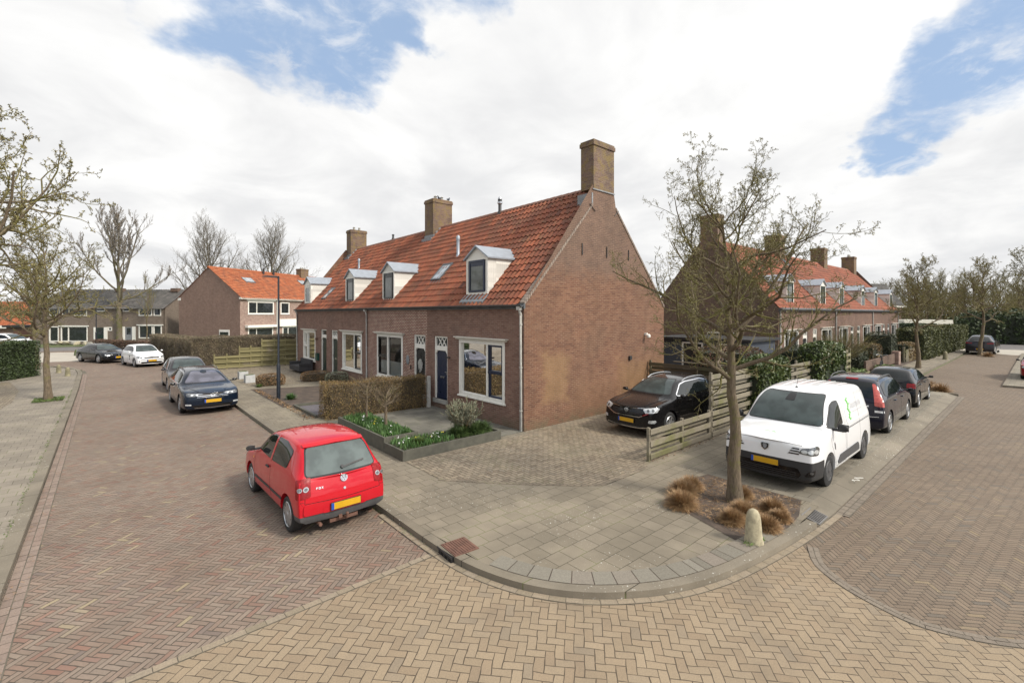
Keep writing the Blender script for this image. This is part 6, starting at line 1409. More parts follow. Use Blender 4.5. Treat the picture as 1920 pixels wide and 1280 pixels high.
# multi-stemmed bush in the front garden of the right terrace
def bush(name, label, loc, n, h, sp, mats=('twig','bud_brown'), seed=1, base=.5, r=.02, buds=3, cat='shrub', sub=4, bs=.03):
    rs = np.random.RandomState(seed); P1 = []; P2 = []; B = []
    for i in range(n):
        a = rs.uniform(0,6.28); t = rs.uniform(0,1)**.6*sp; d = np.array((math.cos(a)*t, math.sin(a)*t, 1)); d /= np.linalg.norm(d)
        p = np.array((math.cos(a)*.05, math.sin(a)*.05, base*rs.uniform(.6,1))); q = [p]; L = h*rs.uniform(.6,1.05)/6
        for k in range(6): d = d+rs.normal(size=3)*.07+np.array((0,0,.04)); d /= np.linalg.norm(d); q.append(q[-1]+d*L)
        q = np.array(q); P1.append((q, np.linspace(r,r*.25,7)))
        for k in range(sub):
            j = rs.randint(2,7); dd = d+rs.normal(size=3)*.45; dd /= np.linalg.norm(dd); w = np.array([q[j], q[j]+dd*L*.8, q[j]+dd*L*1.5+np.array((0,0,.05))]); P2.append((w, [r*.35,r*.25,r*.15])); 
            for b in range(buds): B.append(w[1]*rs.uniform(0,1)+w[2]*0+w[1]*0 if False else w[0]+(w[2]-w[0])*rs.uniform(.1,1))
    root = thing(name, label, cat, loc)
    v, f = tubes(P1+[(np.array([(0,0,0),(0,0,base*.5),(0,0,base)]), [r*3.2,r*2.6,r*2.2])], 5); nmesh('stem', v, f, mats[0], root)
    parts = [tubes(P2, 3)]+([cards(np.array(B), bs, .5, rs)] if B else []); v, f, mi = join(*parts); nmesh('twigs', v, f, list(mats), root, mi=mi); return root
bush('pollard_shrub', 'pollarded shrub with a fan of bare shoots before the right terrace', (32.0,7.7,0), 190, 2.0, 1.9, seed=3, base=1.25, r=.013)
bush('small_tree', 'small bare pollard in the raised planter, the one nearer the driveway', (5.95,12.3,.3), 24, .50, 2.4, mats=('bark','bud_brown'), seed=5, base=.98, r=.015, buds=1, cat='tree', sub=9)
bush('small_tree', 'small bare pollard in the raised planter, the one in front of the brown hedge', (5.95,13.6,.3), 22, .50, 2.4, mats=('bark','bud_brown'), seed=9, base=1.05, r=.013, buds=1, cat='tree', sub=9)
# hedges: leaf or twig cards through a box, over a darker core
def hedge(name, label, cx, cy, L, W, Hh, rz, mat, dens=2600, sz=.05, asp=.5, core='shrub_dark', cat='hedge', vert=0, z0=0, seed=0, core_in=.12, rough=.04, topmat=None, roundn=0):
    rs = np.random.RandomState(seed+11); root = thing(name, label, cat, (cx,cy,z0), rz)
    area = 2*(L+W)*Hh+L*W; n = int(area*dens/10)
    f = rs.choice(5, n, p=np.array([L*Hh,L*Hh,W*Hh,W*Hh,L*W])/area); u = rs.uniform(-.5,.5,(n,3)); dp = rs.exponential(.05, n)*1.1
    P = np.column_stack([u[:,0]*L, u[:,1]*W, (u[:,2]+.5)*Hh])
    for k, (ax, sg) in enumerate(((1,-1),(1,1),(0,-1),(0,1),(2,1))):
        m = f == k; lim = (L,W)[ax]/2 if ax < 2 else Hh
        bump_ = rough*(np.sin(P[m][:,0]*3.1+1)+np.sin(P[m][:,2]*4.3+P[m][:,1]*2.7))
        P[m,ax] = (sg*(lim-dp[m]+bump_)) if ax < 2 else (Hh-dp[m]+bump_)
    if roundn:
        c = np.array((0,0,Hh*.45)); q = P-c; e = np.abs(q/np.array((L/2,W/2,Hh*.6))); m = (e**roundn).sum(1)**(1/roundn); P = np.where((m > 1)[:,None], c+q/m[:,None], P)
    P[:,2] = np.maximum(P[:,2], .02)
    D = None
    if vert: D = np.tile(np.array((0,0,1.)), (n,1))*vert
    nmesh('foliage', *cards(P, sz*rs.uniform(.6,1.5,n), asp, rs, D), mat, root)
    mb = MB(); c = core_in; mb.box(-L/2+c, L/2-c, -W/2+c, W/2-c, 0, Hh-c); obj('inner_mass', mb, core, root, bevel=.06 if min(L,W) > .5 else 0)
    return root
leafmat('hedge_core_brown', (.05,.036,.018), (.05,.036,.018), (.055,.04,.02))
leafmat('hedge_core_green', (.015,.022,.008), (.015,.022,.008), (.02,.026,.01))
hedge('clipped_hedge', 'clipped brown-green hedge between the two front gardens of the near terrace', 7.3, 15.88, 3.75, .75, 1.2, -.06, 'brown_hedge', 16000, .045, .35, 'hedge_core_brown', seed=1, vert=.5)
hedge('beech_hedge', 'brown leafless hedge behind the stepped green fence', 7.3, 36.1, 6.6, 1.0, 2.05, -.03, 'hedge_twigs', 9000, .08, .22, 'hedge_core_brown', seed=2, vert=.8)
hedge('beech_hedge', 'brown leafless hedge running back beside the white hatchback', 3.9, 41.8, 11, 1.2, 1.9, rad(99), 'hedge_twigs', 6500, .09, .25, 'hedge_core_brown', seed=3, vert=.8)
hedge('red_hedge', 'low reddish-brown hedge in front of the grey-roofed house', 1.5, 53.2, 9.5, .9, 1.15, rad(118), 'red_hedge', 4500, .1, .35, 'hedge_core_brown', seed=4)
hedge('conifer_hedge', 'dark green conifer hedge at the left edge beside the pavement', -4.7, 36.6, 4.0, 1.6, 2.0, rad(57), 'conifer', 8000, .09, .4, 'hedge_core_green', seed=5)
hedge('trimmed_hedge', 'long trimmed yellow-green hedge beside the far right pavement', 58, 6.6, 22, 1.8, 2.35, rad(-1.5), 'trim_hedge', 1800, .13, .5, 'hedge_core_green', seed=6, rough=.06)
hedge('tall_hedge', 'tall dark hedge behind the far end of the trimmed hedge', 66, 10, 8, 4, 2.4, 0, 'conifer', 900, .22, .5, 'hedge_core_green', seed=7)
hedge('ivy_clump', 'ivy clump bulging over the tall fence, the one nearer the white van', 16.9, 6.3, 2.75, .95, 2.05, 0, 'ivy', 6000, .085, .7, 'hedge_core_green', seed=8, rough=.09, roundn=5, cat='ivy')
hedge('ivy_clump', 'ivy clump on the tall fence, the one behind the people carrier', 23.2, 6.3, 3.9, 1.0, 2.25, 0, 'ivy', 4600, .09, .7, 'hedge_core_green', seed=9, rough=.09, roundn=5, cat='ivy')
hedge('dark_shrubbery', 'dense dark evergreens at the right edge beyond the end of the street', 85, -4, 22, 6, 3.3, rad(100), 'conifer', 500, .35, .5, 'hedge_core_green', seed=10, rough=.5, cat='shrubbery')
for i, (x,y,L,W,h,mt,lb) in enumerate([(19.6,8.2,2.6,1.3,2.1,'shrub_red','red-tinged shrub behind the fence between the ivy clumps'),(17.6,8.4,1.6,1.3,2.2,'shrub_red','reddish shrub rising behind the nearer ivy clump'),(25.6,8.0,2.4,1.4,1.9,'shrub_dark','dark shrub beside the window of the right terrace'),
        (35.6,8.0,2.6,1.3,1.3,'shrub_dark','low dark shrub under the pollarded shrub'),(43,8.0,2.2,1.8,2.1,'shrub_dark','rounded dark evergreen bush before the right terrace'),(38.5,7.8,3,1.2,1.5,'brown_hedge','brown-green shrubs behind the parked bicycles'),(45.8,7.0,3.2,1.0,1.35,'brown_hedge','brown low hedge beside the picket fence')]):
    hedge('garden_shrub', lb, x, y, L, W, h, 0, mt, 2600 if x < 30 else 1500, .08 if x < 30 else .11, .5, 'hedge_core_green', seed=20+i, rough=.12, roundn=4, cat='shrub')
def tuft(name, label, loc, n, r, h, mat, seed, cat='grass tuft', wid=.006, group=None, lean=1.0):
    rs = np.random.RandomState(seed); a = rs.uniform(0,6.28,n); th = rs.uniform(0,1,n)**.62*min(1.35, lean); t = np.tan(np.minimum(th,1.30)); L = h*rs.uniform(.75,1.15,n)
    b = np.column_stack([np.cos(a)*r*.35*rs.uniform(0,1,n), np.sin(a)*r*.35*rs.uniform(0,1,n), np.zeros(n)])
    a2 = a+rs.normal(size=n)*.9; d = np.column_stack([np.cos(a2)*t, np.sin(a2)*t, np.ones(n)]); d /= np.linalg.norm(d,axis=1,keepdims=True)
    side = np.column_stack([-np.sin(a2), np.cos(a2), np.zeros(n)])*wid
    p1 = b+d*L[:,None]*.55; d2 = d+np.column_stack([np.cos(a2)*.15, np.sin(a2)*.15, -.55*np.sin(th)])+rs.normal(size=(n,3))*.38; p2 = p1+d2/np.linalg.norm(d2,axis=1,keepdims=True)*L[:,None]*.5
    p2[:,2] = np.maximum(p2[:,2], .01)
    V = np.stack([b-side, b+side, p1+side, p1-side, p2+side*.4, p2-side*.4], 1).reshape(-1,3); i = np.arange(n)[:,None]*6
    F_ = np.concatenate([i+np.array([0,1,2,3]), i+np.array([3,2,4,5])]); o = nmesh(name, V, F_, mat); o.location = loc; return tag(o, label, cat, group)
GG = 'dry grass tufts round the corner tree'
for i, (x,y,r,h,lb) in enumerate([(7.96,4.40,.27,.29,'large round dry tuft at the left corner of the tree bed'),(8.52,4.68,.25,.28,'dry tuft behind and left of the corner tree'),(8.90,4.72,.22,.25,'dry tuft touching the one behind and left of the corner tree'),
        (9.25,3.85,.18,.20,'pale-topped dry tuft right of the tree, before the van'),(8.45,3.50,.24,.24,'dark brown dry tuft just behind the stone bollard'),(8.02,3.50,.18,.22,'small dry tuft left of the stone bollard'),
        (8.20,3.02,.19,.22,'dry tuft right of the bollard beside the kerb'),(9.0,3.22,.22,.22,'straw-coloured dry tuft near the drain grate'),(8.72,3.0,.20,.17,'low dry tuft between the drain grate and the bollard tuft')]):
    tuft('grass_tuft', lb, (x,y,.0), 2100, r, h, 'dry_grass', 40+i, group=GG, wid=.0036, lean=1.32)
for i, (x,y,lb) in enumerate([(29.3,3.2,'dry tuft at the far end of the parking bay'),(29.9,3.7,'dry tuft beyond the far end of the parking bay'),(56.2,3.2,'dry tuft by the far tree in front of the sports utility vehicle')]):
    tuft('grass_tuft', lb, (x,y,RZ), 700, .5, .42, 'dry_grass', 60+i, wid=.008, lean=1.5)
rs = np.random.RandomState(77)   # litter of dry blades on the bed
def scatter(name, poly, n, mat, sz, label, asp=.3, flat=.06, z=.02, seed=1, cat='litter', clump=0):
    rs = np.random.RandomState(seed); P = np.array(poly); lo, hi = P.min(0), P.max(0); out = []
    def inside(p):
        c = False
        for i in range(len(P)):
            a, b = P[i-1], P[i]
            if (a[1] > p[1]) != (b[1] > p[1]) and p[0] < (b[0]-a[0])*(p[1]-a[1])/(b[1]-a[1])+a[0]: c = not c
        return c
    while len(out) < n:
        p = rs.uniform(lo, hi)
        if inside(p) and (not clump or math.sin(p[0]*clump)*math.sin(p[1]*clump*1.3+1) > rs.uniform(-1,.6)): out.append((p[0],p[1],z+rs.uniform(0,flat)))
    out = np.array(out); D = rs.normal(size=(n,3)); D[:,2] *= .25
    q, f = cards(out, sz*rs.uniform(.5,1.5,n), asp, rs, D*2); q[:,2] = np.maximum(q[:,2], z*.6)
    o = nmesh(name, q, f, mat); return tag(o, label, cat, kind='stuff')
bed = [(7.6,3.1),(9.2,2.9),(9.85,3.0),(9.9,4.8),(9.5,4.9),(8.0,4.7)]
scatter('dry_litter', bed, 2600, 'dry_grass', .09, 'straw and dead blades on the soil of the tree bed', .06, .03, .015)
scatter('fallen_leaves', [(5.0,16.2),(5.3,16.2),(5.3,24),(5.05,24.2)], 700, 'dead_leaf', .05, 'dead leaves along the edge of the slate bed', .6, .03)
scatter('fallen_leaves', [(3.45,8.6),(3.73,8.6),(3.76,6.0),(3.66,5.9)], 90, 'dead_leaf', .03, 'dead leaves in the gutter behind the red car', .5, .01, RZ+.015)
scatter('fallen_leaves', [(-1.0,6),(-.8,6),(-.85,26),(-1.03,26)], 420, 'dead_leaf', .035, 'dead leaves in the left gutter', .5, .01, RZ+.02)
scatter('fallen_leaves', [(9.8,6.45),(12.9,6.45),(12.9,6.05),(9.9,6.05)], 260, 'dead_leaf', .03, 'leaf litter under the low fence', .5, .01)
scatter('weeds', [(-2.3,26.3),(-1.4,26.3),(-1.4,27.4),(-2.3,27.4)], 1300, 'grass_green', .08, 'grass round the foot of the left pavement tree', .3, .05, cat='weeds')
# ------------------------------------------------------------------ fences
def plank_fence(name, label, F, a0, a1, h, posts, mat, pw=.145, gap=.0, low=.06, w=True, stepped=None, back=.03, cap=False, loc=(0,0,0)):
    root = thing(name, label, 'fence', loc)
    for a in posts:
        hh = stepped(a) if stepped else h
        mb = MB(); mb.fbox(F, a-.035, a+.035, -.035, .035, 0, hh+.02); obj('post', mb, mat, root, True, bevel=.004)
    mb = MB(); k = 0; z = low; rs = random.Random(len(label))
    while z+pw <= h+.02:
        n0 = .037 if k % 2 == 0 else -.037-.02
        edges = [a0]+[p for p in posts if a0 < p < a1]+[a1]
        for p, q in zip(edges[:-1], edges[1:]):
            if stepped and z+pw > stepped((p+q)/2)+.03: continue
            dz = rs.uniform(-.006,.006); mb.fbox(F, p+.003, q-.003, n0, n0+.02, z+dz+.006, z+pw+dz-.004)
        z += pw+gap; k += 1
    obj('planks', mb, mat, root, True, bevel=.003); return root
FL = Fr((0,6.25,0), (1,0,0), (0,-1,0))
plank_fence('plank_fence', 'low mossy plank fence beside the driveway in front of the black crossover', FL, 9.78, 12.86, .80, [9.78,11.33,12.82], 'fence_wood', loc=(9.78,6.25,0))
plank_fence('plank_fence', 'tall weathered plank fence between the low fence and the nearer ivy clump', FL, 12.91, 15.8, 1.86, [12.93,14.4,15.8], 'fence_wood', loc=(12.9,6.25,0))
plank_fence('plank_fence', 'tall weathered plank fence between the two ivy clumps', FL, 18.0, 21.6, 1.75, [18.0,19.8,21.6], 'fence_wood', loc=(18,6.25,0))
plank_fence('plank_fence', 'short end of tall plank fence right of the farther ivy clump', FL, 24.8, 27.2, 1.85, [24.8,26.0,27.2], 'fence_wood', loc=(25,6.25,0))
FB = Fr((16.1,0,0), (0,1,0), (-1,0,0))
fb_ = plank_fence('plank_fence', 'dark plank fence across the back of the driveway behind the black crossover', FB, 6.35, 10.25, 1.72, [6.4,8.3,10.2], 'dark_fence_wood', loc=(16.1,8.3,0))
mb = MB(); mb.fbox(FB, 6.35, 9.2, -.06, .09, 1.735, 1.765); obj('cap_board', mb, 'dark_fence_wood', fb_, True)
FK = Fr((0,34.9,0), (1,-.06,0), (0,-1,0))
plank_fence('plank_fence', 'stepped green-stained plank fence beside the far end of the near terrace', FK, 5.04, 9.9, 1.85, [5.06,5.75,6.45,7.1,7.75,8.5,9.2,9.85], 'green_fence_wood', pw=.155, gap=.004, stepped=lambda a: .97 if a < 6.45 else (1.43 if a < 7.75 else 1.87), loc=(7.5,34.9,0))
FP = Fr((0,5.9,0), (1,.05,0), (0,-1,0))
Pf = thing('picket_fence', 'wooden picket fence beside the far right pavement', 'fence', (47,7.2,0))
mb = MB()
for k in range(38): x = 43.5+k*.16; mb.box(x, x+.09, 6.6, 6.62, .05, .95)
mb.box(43.4,49.6,6.62,6.66,.25,.33); mb.box(43.4,49.6,6.62,6.66,.75,.83); obj('pickets', mb, 'fence_wood', Pf, True)
for x in (43.4, 46.5, 49.6): mb = MB(); mb.box(x-.06,x+.06,6.66,6.78,0,1.15); obj('post', mb, 'lamp_post_paint' if x > 49 else 'fence_wood', Pf, True)
Pw = thing('low_wall', 'low red-brown garden screen with the bicycles against it before the right terrace', 'screen', (38,6.7,0)); mb = MB(); mb.box(33.5,41.5,6.9,7.0,.1,.75); obj('panel', mb, 'row_gable_brick', Pw, True); mb = MB(); mb.box(41.5,42.2,6.7,7.1,.0,.9); obj('end_pillar', mb, 'villa_front_brick', Pw, True)
for x0, x1, y0, y1, lb in ((28.5,32.5,6.5,7.6,'low timber-edged planting bed before the right terrace, the longer one'),(34.2,36.0,5.9,6.7,'small timber-edged planting bed before the right terrace')):
    Rb = thing('planting_bed', lb, 'planter', ((x0+x1)/2,(y0+y1)/2,0)); mb = MB(); mb.box(x0,x1,y0,y0+.06,0,.3); mb.box(x0,x0+.06,y0+.06,y1,0,.3); mb.box(x1-.06,x1,y0+.06,y1,0,.3); obj('edging', mb, 'fence_wood', Rb, True); mb = MB(); mb.box(x0+.06,x1-.06,y0+.06,y1,0,.24); obj('soil', mb, 'soil', Rb, True)
    scatter('ground_cover', [(x0+.1,y0+.1),(x1-.1,y0+.1),(x1-.1,y1),(x0+.1,y1)], 900, 'grass_green', .16, 'green leaves filling the '+('longer' if x0 < 30 else 'small')+' timber-edged bed', .4, .22, .24, cat='plants')
def bicycle(label, loc, rz):
    root = thing('bicycle', label, 'bicycle', loc, rz)
    for x in (-.52,.52):
        mb = MB(); pts = [(x+.34*math.cos(t*math.pi/12), 0, .35+.34*math.sin(t*math.pi/12)) for t in range(25)]; mb.tube(pts, .02, 6, False)
        for t in range(8): a = t*math.pi/4; mb.tube([(x,0,.35),(x+.33*math.cos(a),0,.35+.33*math.sin(a))], .004, 4)
        obj('wheel', mb, 'tyre', root)
    mb = MB()
    for a, b in (((-.52,0,.35),(-.05,0,.32)),((-.52,0,.35),(-.18,0,.75)),((-.05,0,.32),(-.18,0,.85)),((-.18,0,.72),(.38,0,.75)),((-.05,0,.32),(.38,0,.62)),((.52,0,.35),(.34,0,.95))): mb.tube([a,b], .018, 6)
    obj('frame', mb, 'gloss_black', root)
    mb = MB(); mb.tube([(.18,-.28,1.02),(.34,-.2,1.05),(.36,0,.98),(.34,.2,1.05),(.18,.28,1.02)], .016, 6); obj('handlebar', mb, 'alloy', root); mb = MB(); mb.box(-.32,-.06,-.08,.08,.88,.94); obj('saddle', mb, 'plastic', root, bevel=.02); return root
bicycle('bicycle leaning nearest the end of the tall fence before the right terrace', (31.2,7.95,0), .35); bicycle('bicycle in front of the red-brown garden screen', (35.5,6.55,0), .1)
# ------------------------------------------------------------------ planters, shrubs and details by the near terrace
def planter(label, x0, x1, y0, y1, h, openb=False):
    root = thing('raised_planter', label, 'planter', ((x0+x1)/2,(y0+y1)/2,0)); t = .06; mb = MB()
    mb.box(x0,x0+t,y0,y1,0,h); mb.box(x1-t,x1,y0+t,y1,0,h-.002); mb.box(x0+t,x1,y0,y0+t,0,h-.001); mb.box(x0+t,x1-t,y1-t,y1,0,h-.003); obj('planter_wall', mb, 'planter_wall', root, True, bevel=.006)
    mb = MB(); mb.box(x0+t,x1-t,y0+t,y1-t,0,h-.06); obj('soil', mb, 'soil', root, True); return root
planter('long low grey concrete planter along the driveway with flowers and strap-leaved plants', 5.33, 8.4, 10.12, 11.12, .25)
planter('taller grey concrete planter with two small bare trees, behind the red car', 5.33, 6.32, 11.13, 14.3, .37)
def flowers(label, x0, x1, y0, y1, z, n, seed, yel=6, mat='bulb_leaf', h=.16):
    rs = np.random.RandomState(seed); k = n; P = np.column_stack([rs.uniform(x0,x1,k), rs.uniform(y0,y1,k), np.full(k, z)]); hh = rs.uniform(.3,1.2,k)*h
    P[:,2] += hh*.5; a = cards(P, hh*1.1, .14, rs, np.tile((0,0,1.), (k,1))*1.4)
    m = 9; Q = np.column_stack([rs.uniform(x0,x1,m), rs.uniform(y0,y1,m), z+rs.uniform(.10,.22,m)]); Q = np.repeat(Q, 5, 0)+rs.normal(size=(m*5,3))*.012; b = cards(Q, .035, .8, rs)
    Q2 = np.column_stack([rs.uniform(x0,x1,yel), rs.uniform(y0,y1,yel), z+rs.uniform(.12,.2,yel)]); Q2 = np.repeat(Q2,4,0)+rs.normal(size=(yel*4,3))*.01; c = cards(Q2, .035, .8, rs)
    v, f, mi = join(a, b, c); o = nmesh('spring_flowers', v, f, [mat,'flower_white','flower_yellow'], mi=mi); return tag(o, label, 'flowers', kind='stuff')
flowers('white and yellow spring flowers in the taller planter', 5.42, 6.22, 11.25, 14.2, .30, 3600, 1)
flowers('white spring flowers and grass in the low planter', 5.42, 6.9, 10.22, 11.05, .2, 1300, 2, 4)
for i, (x, y, m, lb, r, h) in enumerate([(6.0,10.55,'grass_green','bright green grass clump in the low planter',.3,.2),(6.45,10.6,'grass_green','green grass clump in the middle of the low planter',.2,.16),(7.25,10.6,'strap_leaf','dark strap-leaved clump in the low planter, leftmost',.4,.3),(7.75,10.55,'strap_leaf','dark strap-leaved clump in the low planter beside the grey shrub',.42,.32),(8.1,10.6,'strap_leaf','dark strap-leaved clump at the right end of the low planter',.36,.28),(7.55,10.85,'strap_leaf','dark strap-leaved clump under the grey shrub',.36,.3)]):
    tuft('strap_plant' if 'strap' in lb else 'grass_clump', lb, (x,y,.2), 700, r, h, m, 90+i, cat='plant', wid=.009, lean=1.5)
hedge('red_plant', 'dark red-leaved plant in the middle of the low planter', 6.85, 10.55, .42, .3, .16, 0, 'shrub_red', 26000, .04, .7, 'soil', seed=61, core_in=.06, cat='plant')
bush('lavender_shrub', 'grey-green woody shrub rising from the low planter before the large window', (7.55,10.75,.18), 75, .74, .85, mats=('dry_grass','lavender'), seed=14, base=.08, r=.007, buds=46, sub=10, bs=.034)
sheet('slate_bed', [(5.42,15.9+.55),(9.3,16.2),(9.3,18.15),(5.42,18.7)], .02, 'slate')
mb = MB(); mb.box(5.30,5.38,16.3,18.8,0,.10); mb.box(5.38,9.3,18.72,18.8,0,.10); tag(obj('bed_edging', mb, 'planter_wall'), 'low concrete edging round the slate bed', 'edging')
for x, y, lb in ((5.30,26.8,'square pale planter box nearer the street lamp'),(5.35,28.6,'square pale planter box farther from the street lamp')):
    bx_ = thing('planter_box', lb, 'planter', (x+.2,y+.2,0), 0, 'pale planter boxes in the front yard'); mb = MB(); mb.box(-.22,.22,-.22,.22,0,.40); obj('box', mb, 'planter_box', bx_, bevel=.008)
    mb = MB(); mb.box(-.19,.19,-.19,.19,.401,.41); obj('soil', mb, 'grass_base', bx_)
hedge('dry_shrub', 'dry brown shrub between the pale planter boxes and the street lamp', 6.1, 25.3, 1.3, .8, .55, -.2, 'dead_leaf', 9000, .05, .5, 'hedge_core_brown', seed=41, rough=.1, roundn=3, cat='shrub')
for i,(x,y,L,lb,mt) in enumerate([(8.3,25.4,1.5,'dry shrub before the farthest ground-floor window','dead_leaf'),(9.0,24.2,1.2,'grey-green low shrub before the green front doors','lavender')]): hedge('garden_shrub', lb, x, y, L, .8, .5, -.2, mt, 7000, .05, .4, 'hedge_core_brown', seed=43+i, rough=.1, roundn=3, cat='shrub')
tuft('bulb_clump', 'bright green bulb leaves at the foot of the street lamp', (5.7,20.5,0), 260, .25, .26, 'bulb_leaf', 71, cat='plant', wid=.012); tuft('bulb_clump', 'green bulb leaves beside the slate bed', (7.4,19.3,0), 260, .3, .26, 'bulb_leaf', 72, cat='plant', wid=.012)
tuft('bulb_clump', 'small green clump by the pale planter boxes', (5.5,25.0,0), 220, .22, .14, 'grass_green', 73, cat='plant', wid=.012)
Bn = thing('garden_bench', 'dark wicker bench under the farthest ground-floor window', 'bench', (8.9,29.8,0)); mb = MB(); mb.box(8.5,9.15,28.9,30.9,.12,.42); obj('seat', mb, 'wicker', Bn, True, bevel=.02); mb = MB(); mb.box(9.15,9.28,28.9,30.9,.12,.78); obj('backrest', mb, 'wicker', Bn, True, bevel=.02)
for y in (28.9,30.78): mb = MB(); mb.box(8.5,9.14,y,y+.12,.425,.6); obj('armrest', mb, 'wicker', Bn, True, bevel=.02)
mb = MB(); mb.box(0,.12,-.2,.2,0,.40); mb.box(-.02,.14,-.22,.22,.40,.43); o = obj('letterbox', mb, 'letterbox_green', bevel=.01); o.location = (9.32,28.45,.78); tag(o, 'dark green letterbox on the wall by the farthest window', 'letterbox')
mb = MB(); mb.box(9.12,9.26,15.36,15.46,0,1.18); tag(obj('fence_post', mb, 'pipe_grey', bevel=.006), 'grey concrete post at the wall end of the clipped hedge', 'post')
mb = MB(); mb.lathe([(.001,0),(.17,0),(.2,.1),(.14,.2),(.001,.22)], (0,0,0), 16); o = obj('garden_ball', mb, 'gloss_black', smooth=True); o.location = (8.9,22.2,.02); tag(o, 'small dark glossy pot before the green front doors', 'pot')
mb = MB(); mb.lathe([(.001,0),(.15,.02),(.19,.1),(.2,.25),(.17,.36),(.001,.4)], (0,0,0), 14, 'y'); 
rs2 = np.random.RandomState(4); n = 900; a = rs2.uniform(0,6.28,n); P = np.column_stack([rs2.uniform(-.05,0,n), np.cos(a)*rs2.uniform(.02,.17,n), np.sin(a)*rs2.uniform(.02,.2,n)-(rs2.uniform(0,1,n)>.8)*.12])
o = nmesh('wreath', *cards(P, .09, .12, rs2, np.tile((0,0,1.),(n,1))), 'curtain'); o.location = (9.52,16.55,1.52); tag(o, 'pale dried wreath hanging on the black front door', 'wreath')
# street lamp
SLp = thing('street_lamp', 'dark blue-black street lamp with a flat head, in front of the near terrace', 'street lamp', (5.34,20.94,0))
mb = MB(); mb.lathe([(.075,0),(.075,1.38),(.05,1.47),(.042,1.5),(.036,5.08),(.03,5.12)], (0,0,0), 16); obj('post', mb, 'lamp_post_paint', SLp, smooth=True)
mb = MB(); mb.tube([(0,0,5.05),(-.12,.10,5.08)], .03, 8); obj('bracket', mb, 'lamp_post_paint', SLp); mb = MB(); mb.add([(-.05,-.02,5.05),(-.05,.16,5.05),(-.52,.42,5.08),(-.42,.30,5.08),(-.05,-.02,5.12),(-.05,.16,5.12),(-.52,.42,5.13),(-.42,.30,5.13)], [(0,1,2,3),(4,5,6,7),(0,1,5,4),(1,2,6,5),(2,3,7,6),(3,0,4,7)]); obj('lamp_head', mb, 'gutter_zinc', SLp, bevel=.01)
x_, y_ = rz_(-47.5, 53); S2 = thing('street_lamp', 'thin far street lamp before the grey-roofed house', 'street lamp', (x_,y_,0)); mb = MB(); mb.lathe([(.09,0),(.09,1.4),(.05,1.5),(.045,4.7)], (0,0,0), 10); obj('post', mb, 'lamp_post_paint', S2); mb = MB(); mb.box(-.5,.1,-.08,.08,4.7,4.8); obj('lamp_head', mb, 'lamp_post_paint', S2)
# bollards
scatter('weeds', [(7.3,2.95),(7.75,2.86),(7.8,2.98),(7.35,3.08)], 120, 'grass_green', .045, 'green weeds at the foot of the corner bollard', .3, .03, cat='weeds', seed=5)
scatter('weeds', [(-1.27,6),(-1.2,6),(-1.24,30),(-1.31,30)], 900, 'grass_green', .03, 'moss and weeds along the left kerb', .4, .008, .005, cat='weeds', seed=6, clump=3)
scatter('weeds', [(3.66,6.2),(3.75,6.2),(3.75,20),(3.66,20)], 420, 'grass_green', .03, 'weeds along the kerb behind the red car', .4, .01, RZ+.015, cat='weeds', seed=7, clump=2.3)
def bollard(label, loc, s=1, leaning=0, mat='mossy_stone'):
    mb = MB(); mb.lathe([(.135,0),(.13,.03),(.122,.05),(.10,.36),(.085,.43),(.06,.475),(.03,.495),(.001,.5)], (0,0,0), 24); o = obj('bollard', mb, mat, smooth=True); o.location = loc; o.rotation_euler = (0,leaning,0); o.scale = (s,s,s); return tag(o, label, 'bollard', None)
bollard('pale cone-shaped stone bollard at the corner kerb by the dry grass', (7.58,2.98,0), 1.05, -.04, 'bollard_stone')
bollard('mossy stone bollard on the left pavement, the one nearer the kerb', (-1.75,36.6,0), 1.0); bollard('mossy stone bollard on the left pavement, the one farther from the kerb', (-2.25,38.9,0), 1.0)
x_, y_ = 49, 5.1; bollard('pale stone bollard on the far right pavement by the trimmed hedge', (x_,y_,0), 1.3)
mb = MB(); mb.lathe([(.25,0),(.24,.25),(.18,.5),(.001,.55)], (0,0,0), 12); o = obj('mossy_stump', mb, 'grass_base', smooth=True); x_, y_ = rz_(-37.9, 40.5); o.location = (x_,y_,RZ); tag(o, 'mossy green stump at the bend beside the black coupe', 'stump')
# drain covers
Dc = thing('gully_cover', 'rusty cast-iron gully cover in the kerb behind the red car', 'drain cover', (4.03,5.86,0)); Dc.rotation_euler = (0,0,rad(-4)); mb = MB(); mb.box(-.20,.22,-.22,.22,-.02,.014); 
for k in range(9): mb.box(-.18+k*.043,-.165+k*.043,-.2,.2,.014,.019)
obj('lid', mb, 'rust', Dc, bevel=.003); mb = MB(); mb.box(-.255,-.2,-.2,.2,-.10,-.005); obj('inlet', mb, 'hole', Dc); mb = MB()
for y in (-.12,0,.12): mb.box(-.262,-.256,y-.012,y+.012,-.1,.0)
mb.box(-.262,-.256,-.22,.22,-.022,.012); obj('bars', mb, 'cast_iron', Dc)
Dg = thing('gully_grate', 'slotted iron drain grate in the kerb beside the dry grass', 'drain grate', (9.48,2.70,-.050)); Dg.rotation_euler = (math.atan(.105/.38),0,0); mb = MB(); mb.box(-.23,.22,-.14,.13,-.05,.004); obj('pit', mb, 'hole', Dg); mb = MB()
for k in range(7): mb.box(-.205+k*.062,-.177+k*.062,-.13,.12,.002,.016)
mb.box(-.25,.24,-.155,-.13,.002,.018); mb.box(-.25,.24,.12,.145,.002,.018); mb.box(-.25,-.225,-.13,.12,.002,.0185); mb.box(.215,.24,-.13,.12,.002,.0185); obj('bars', mb, 'grate_iron', Dg)
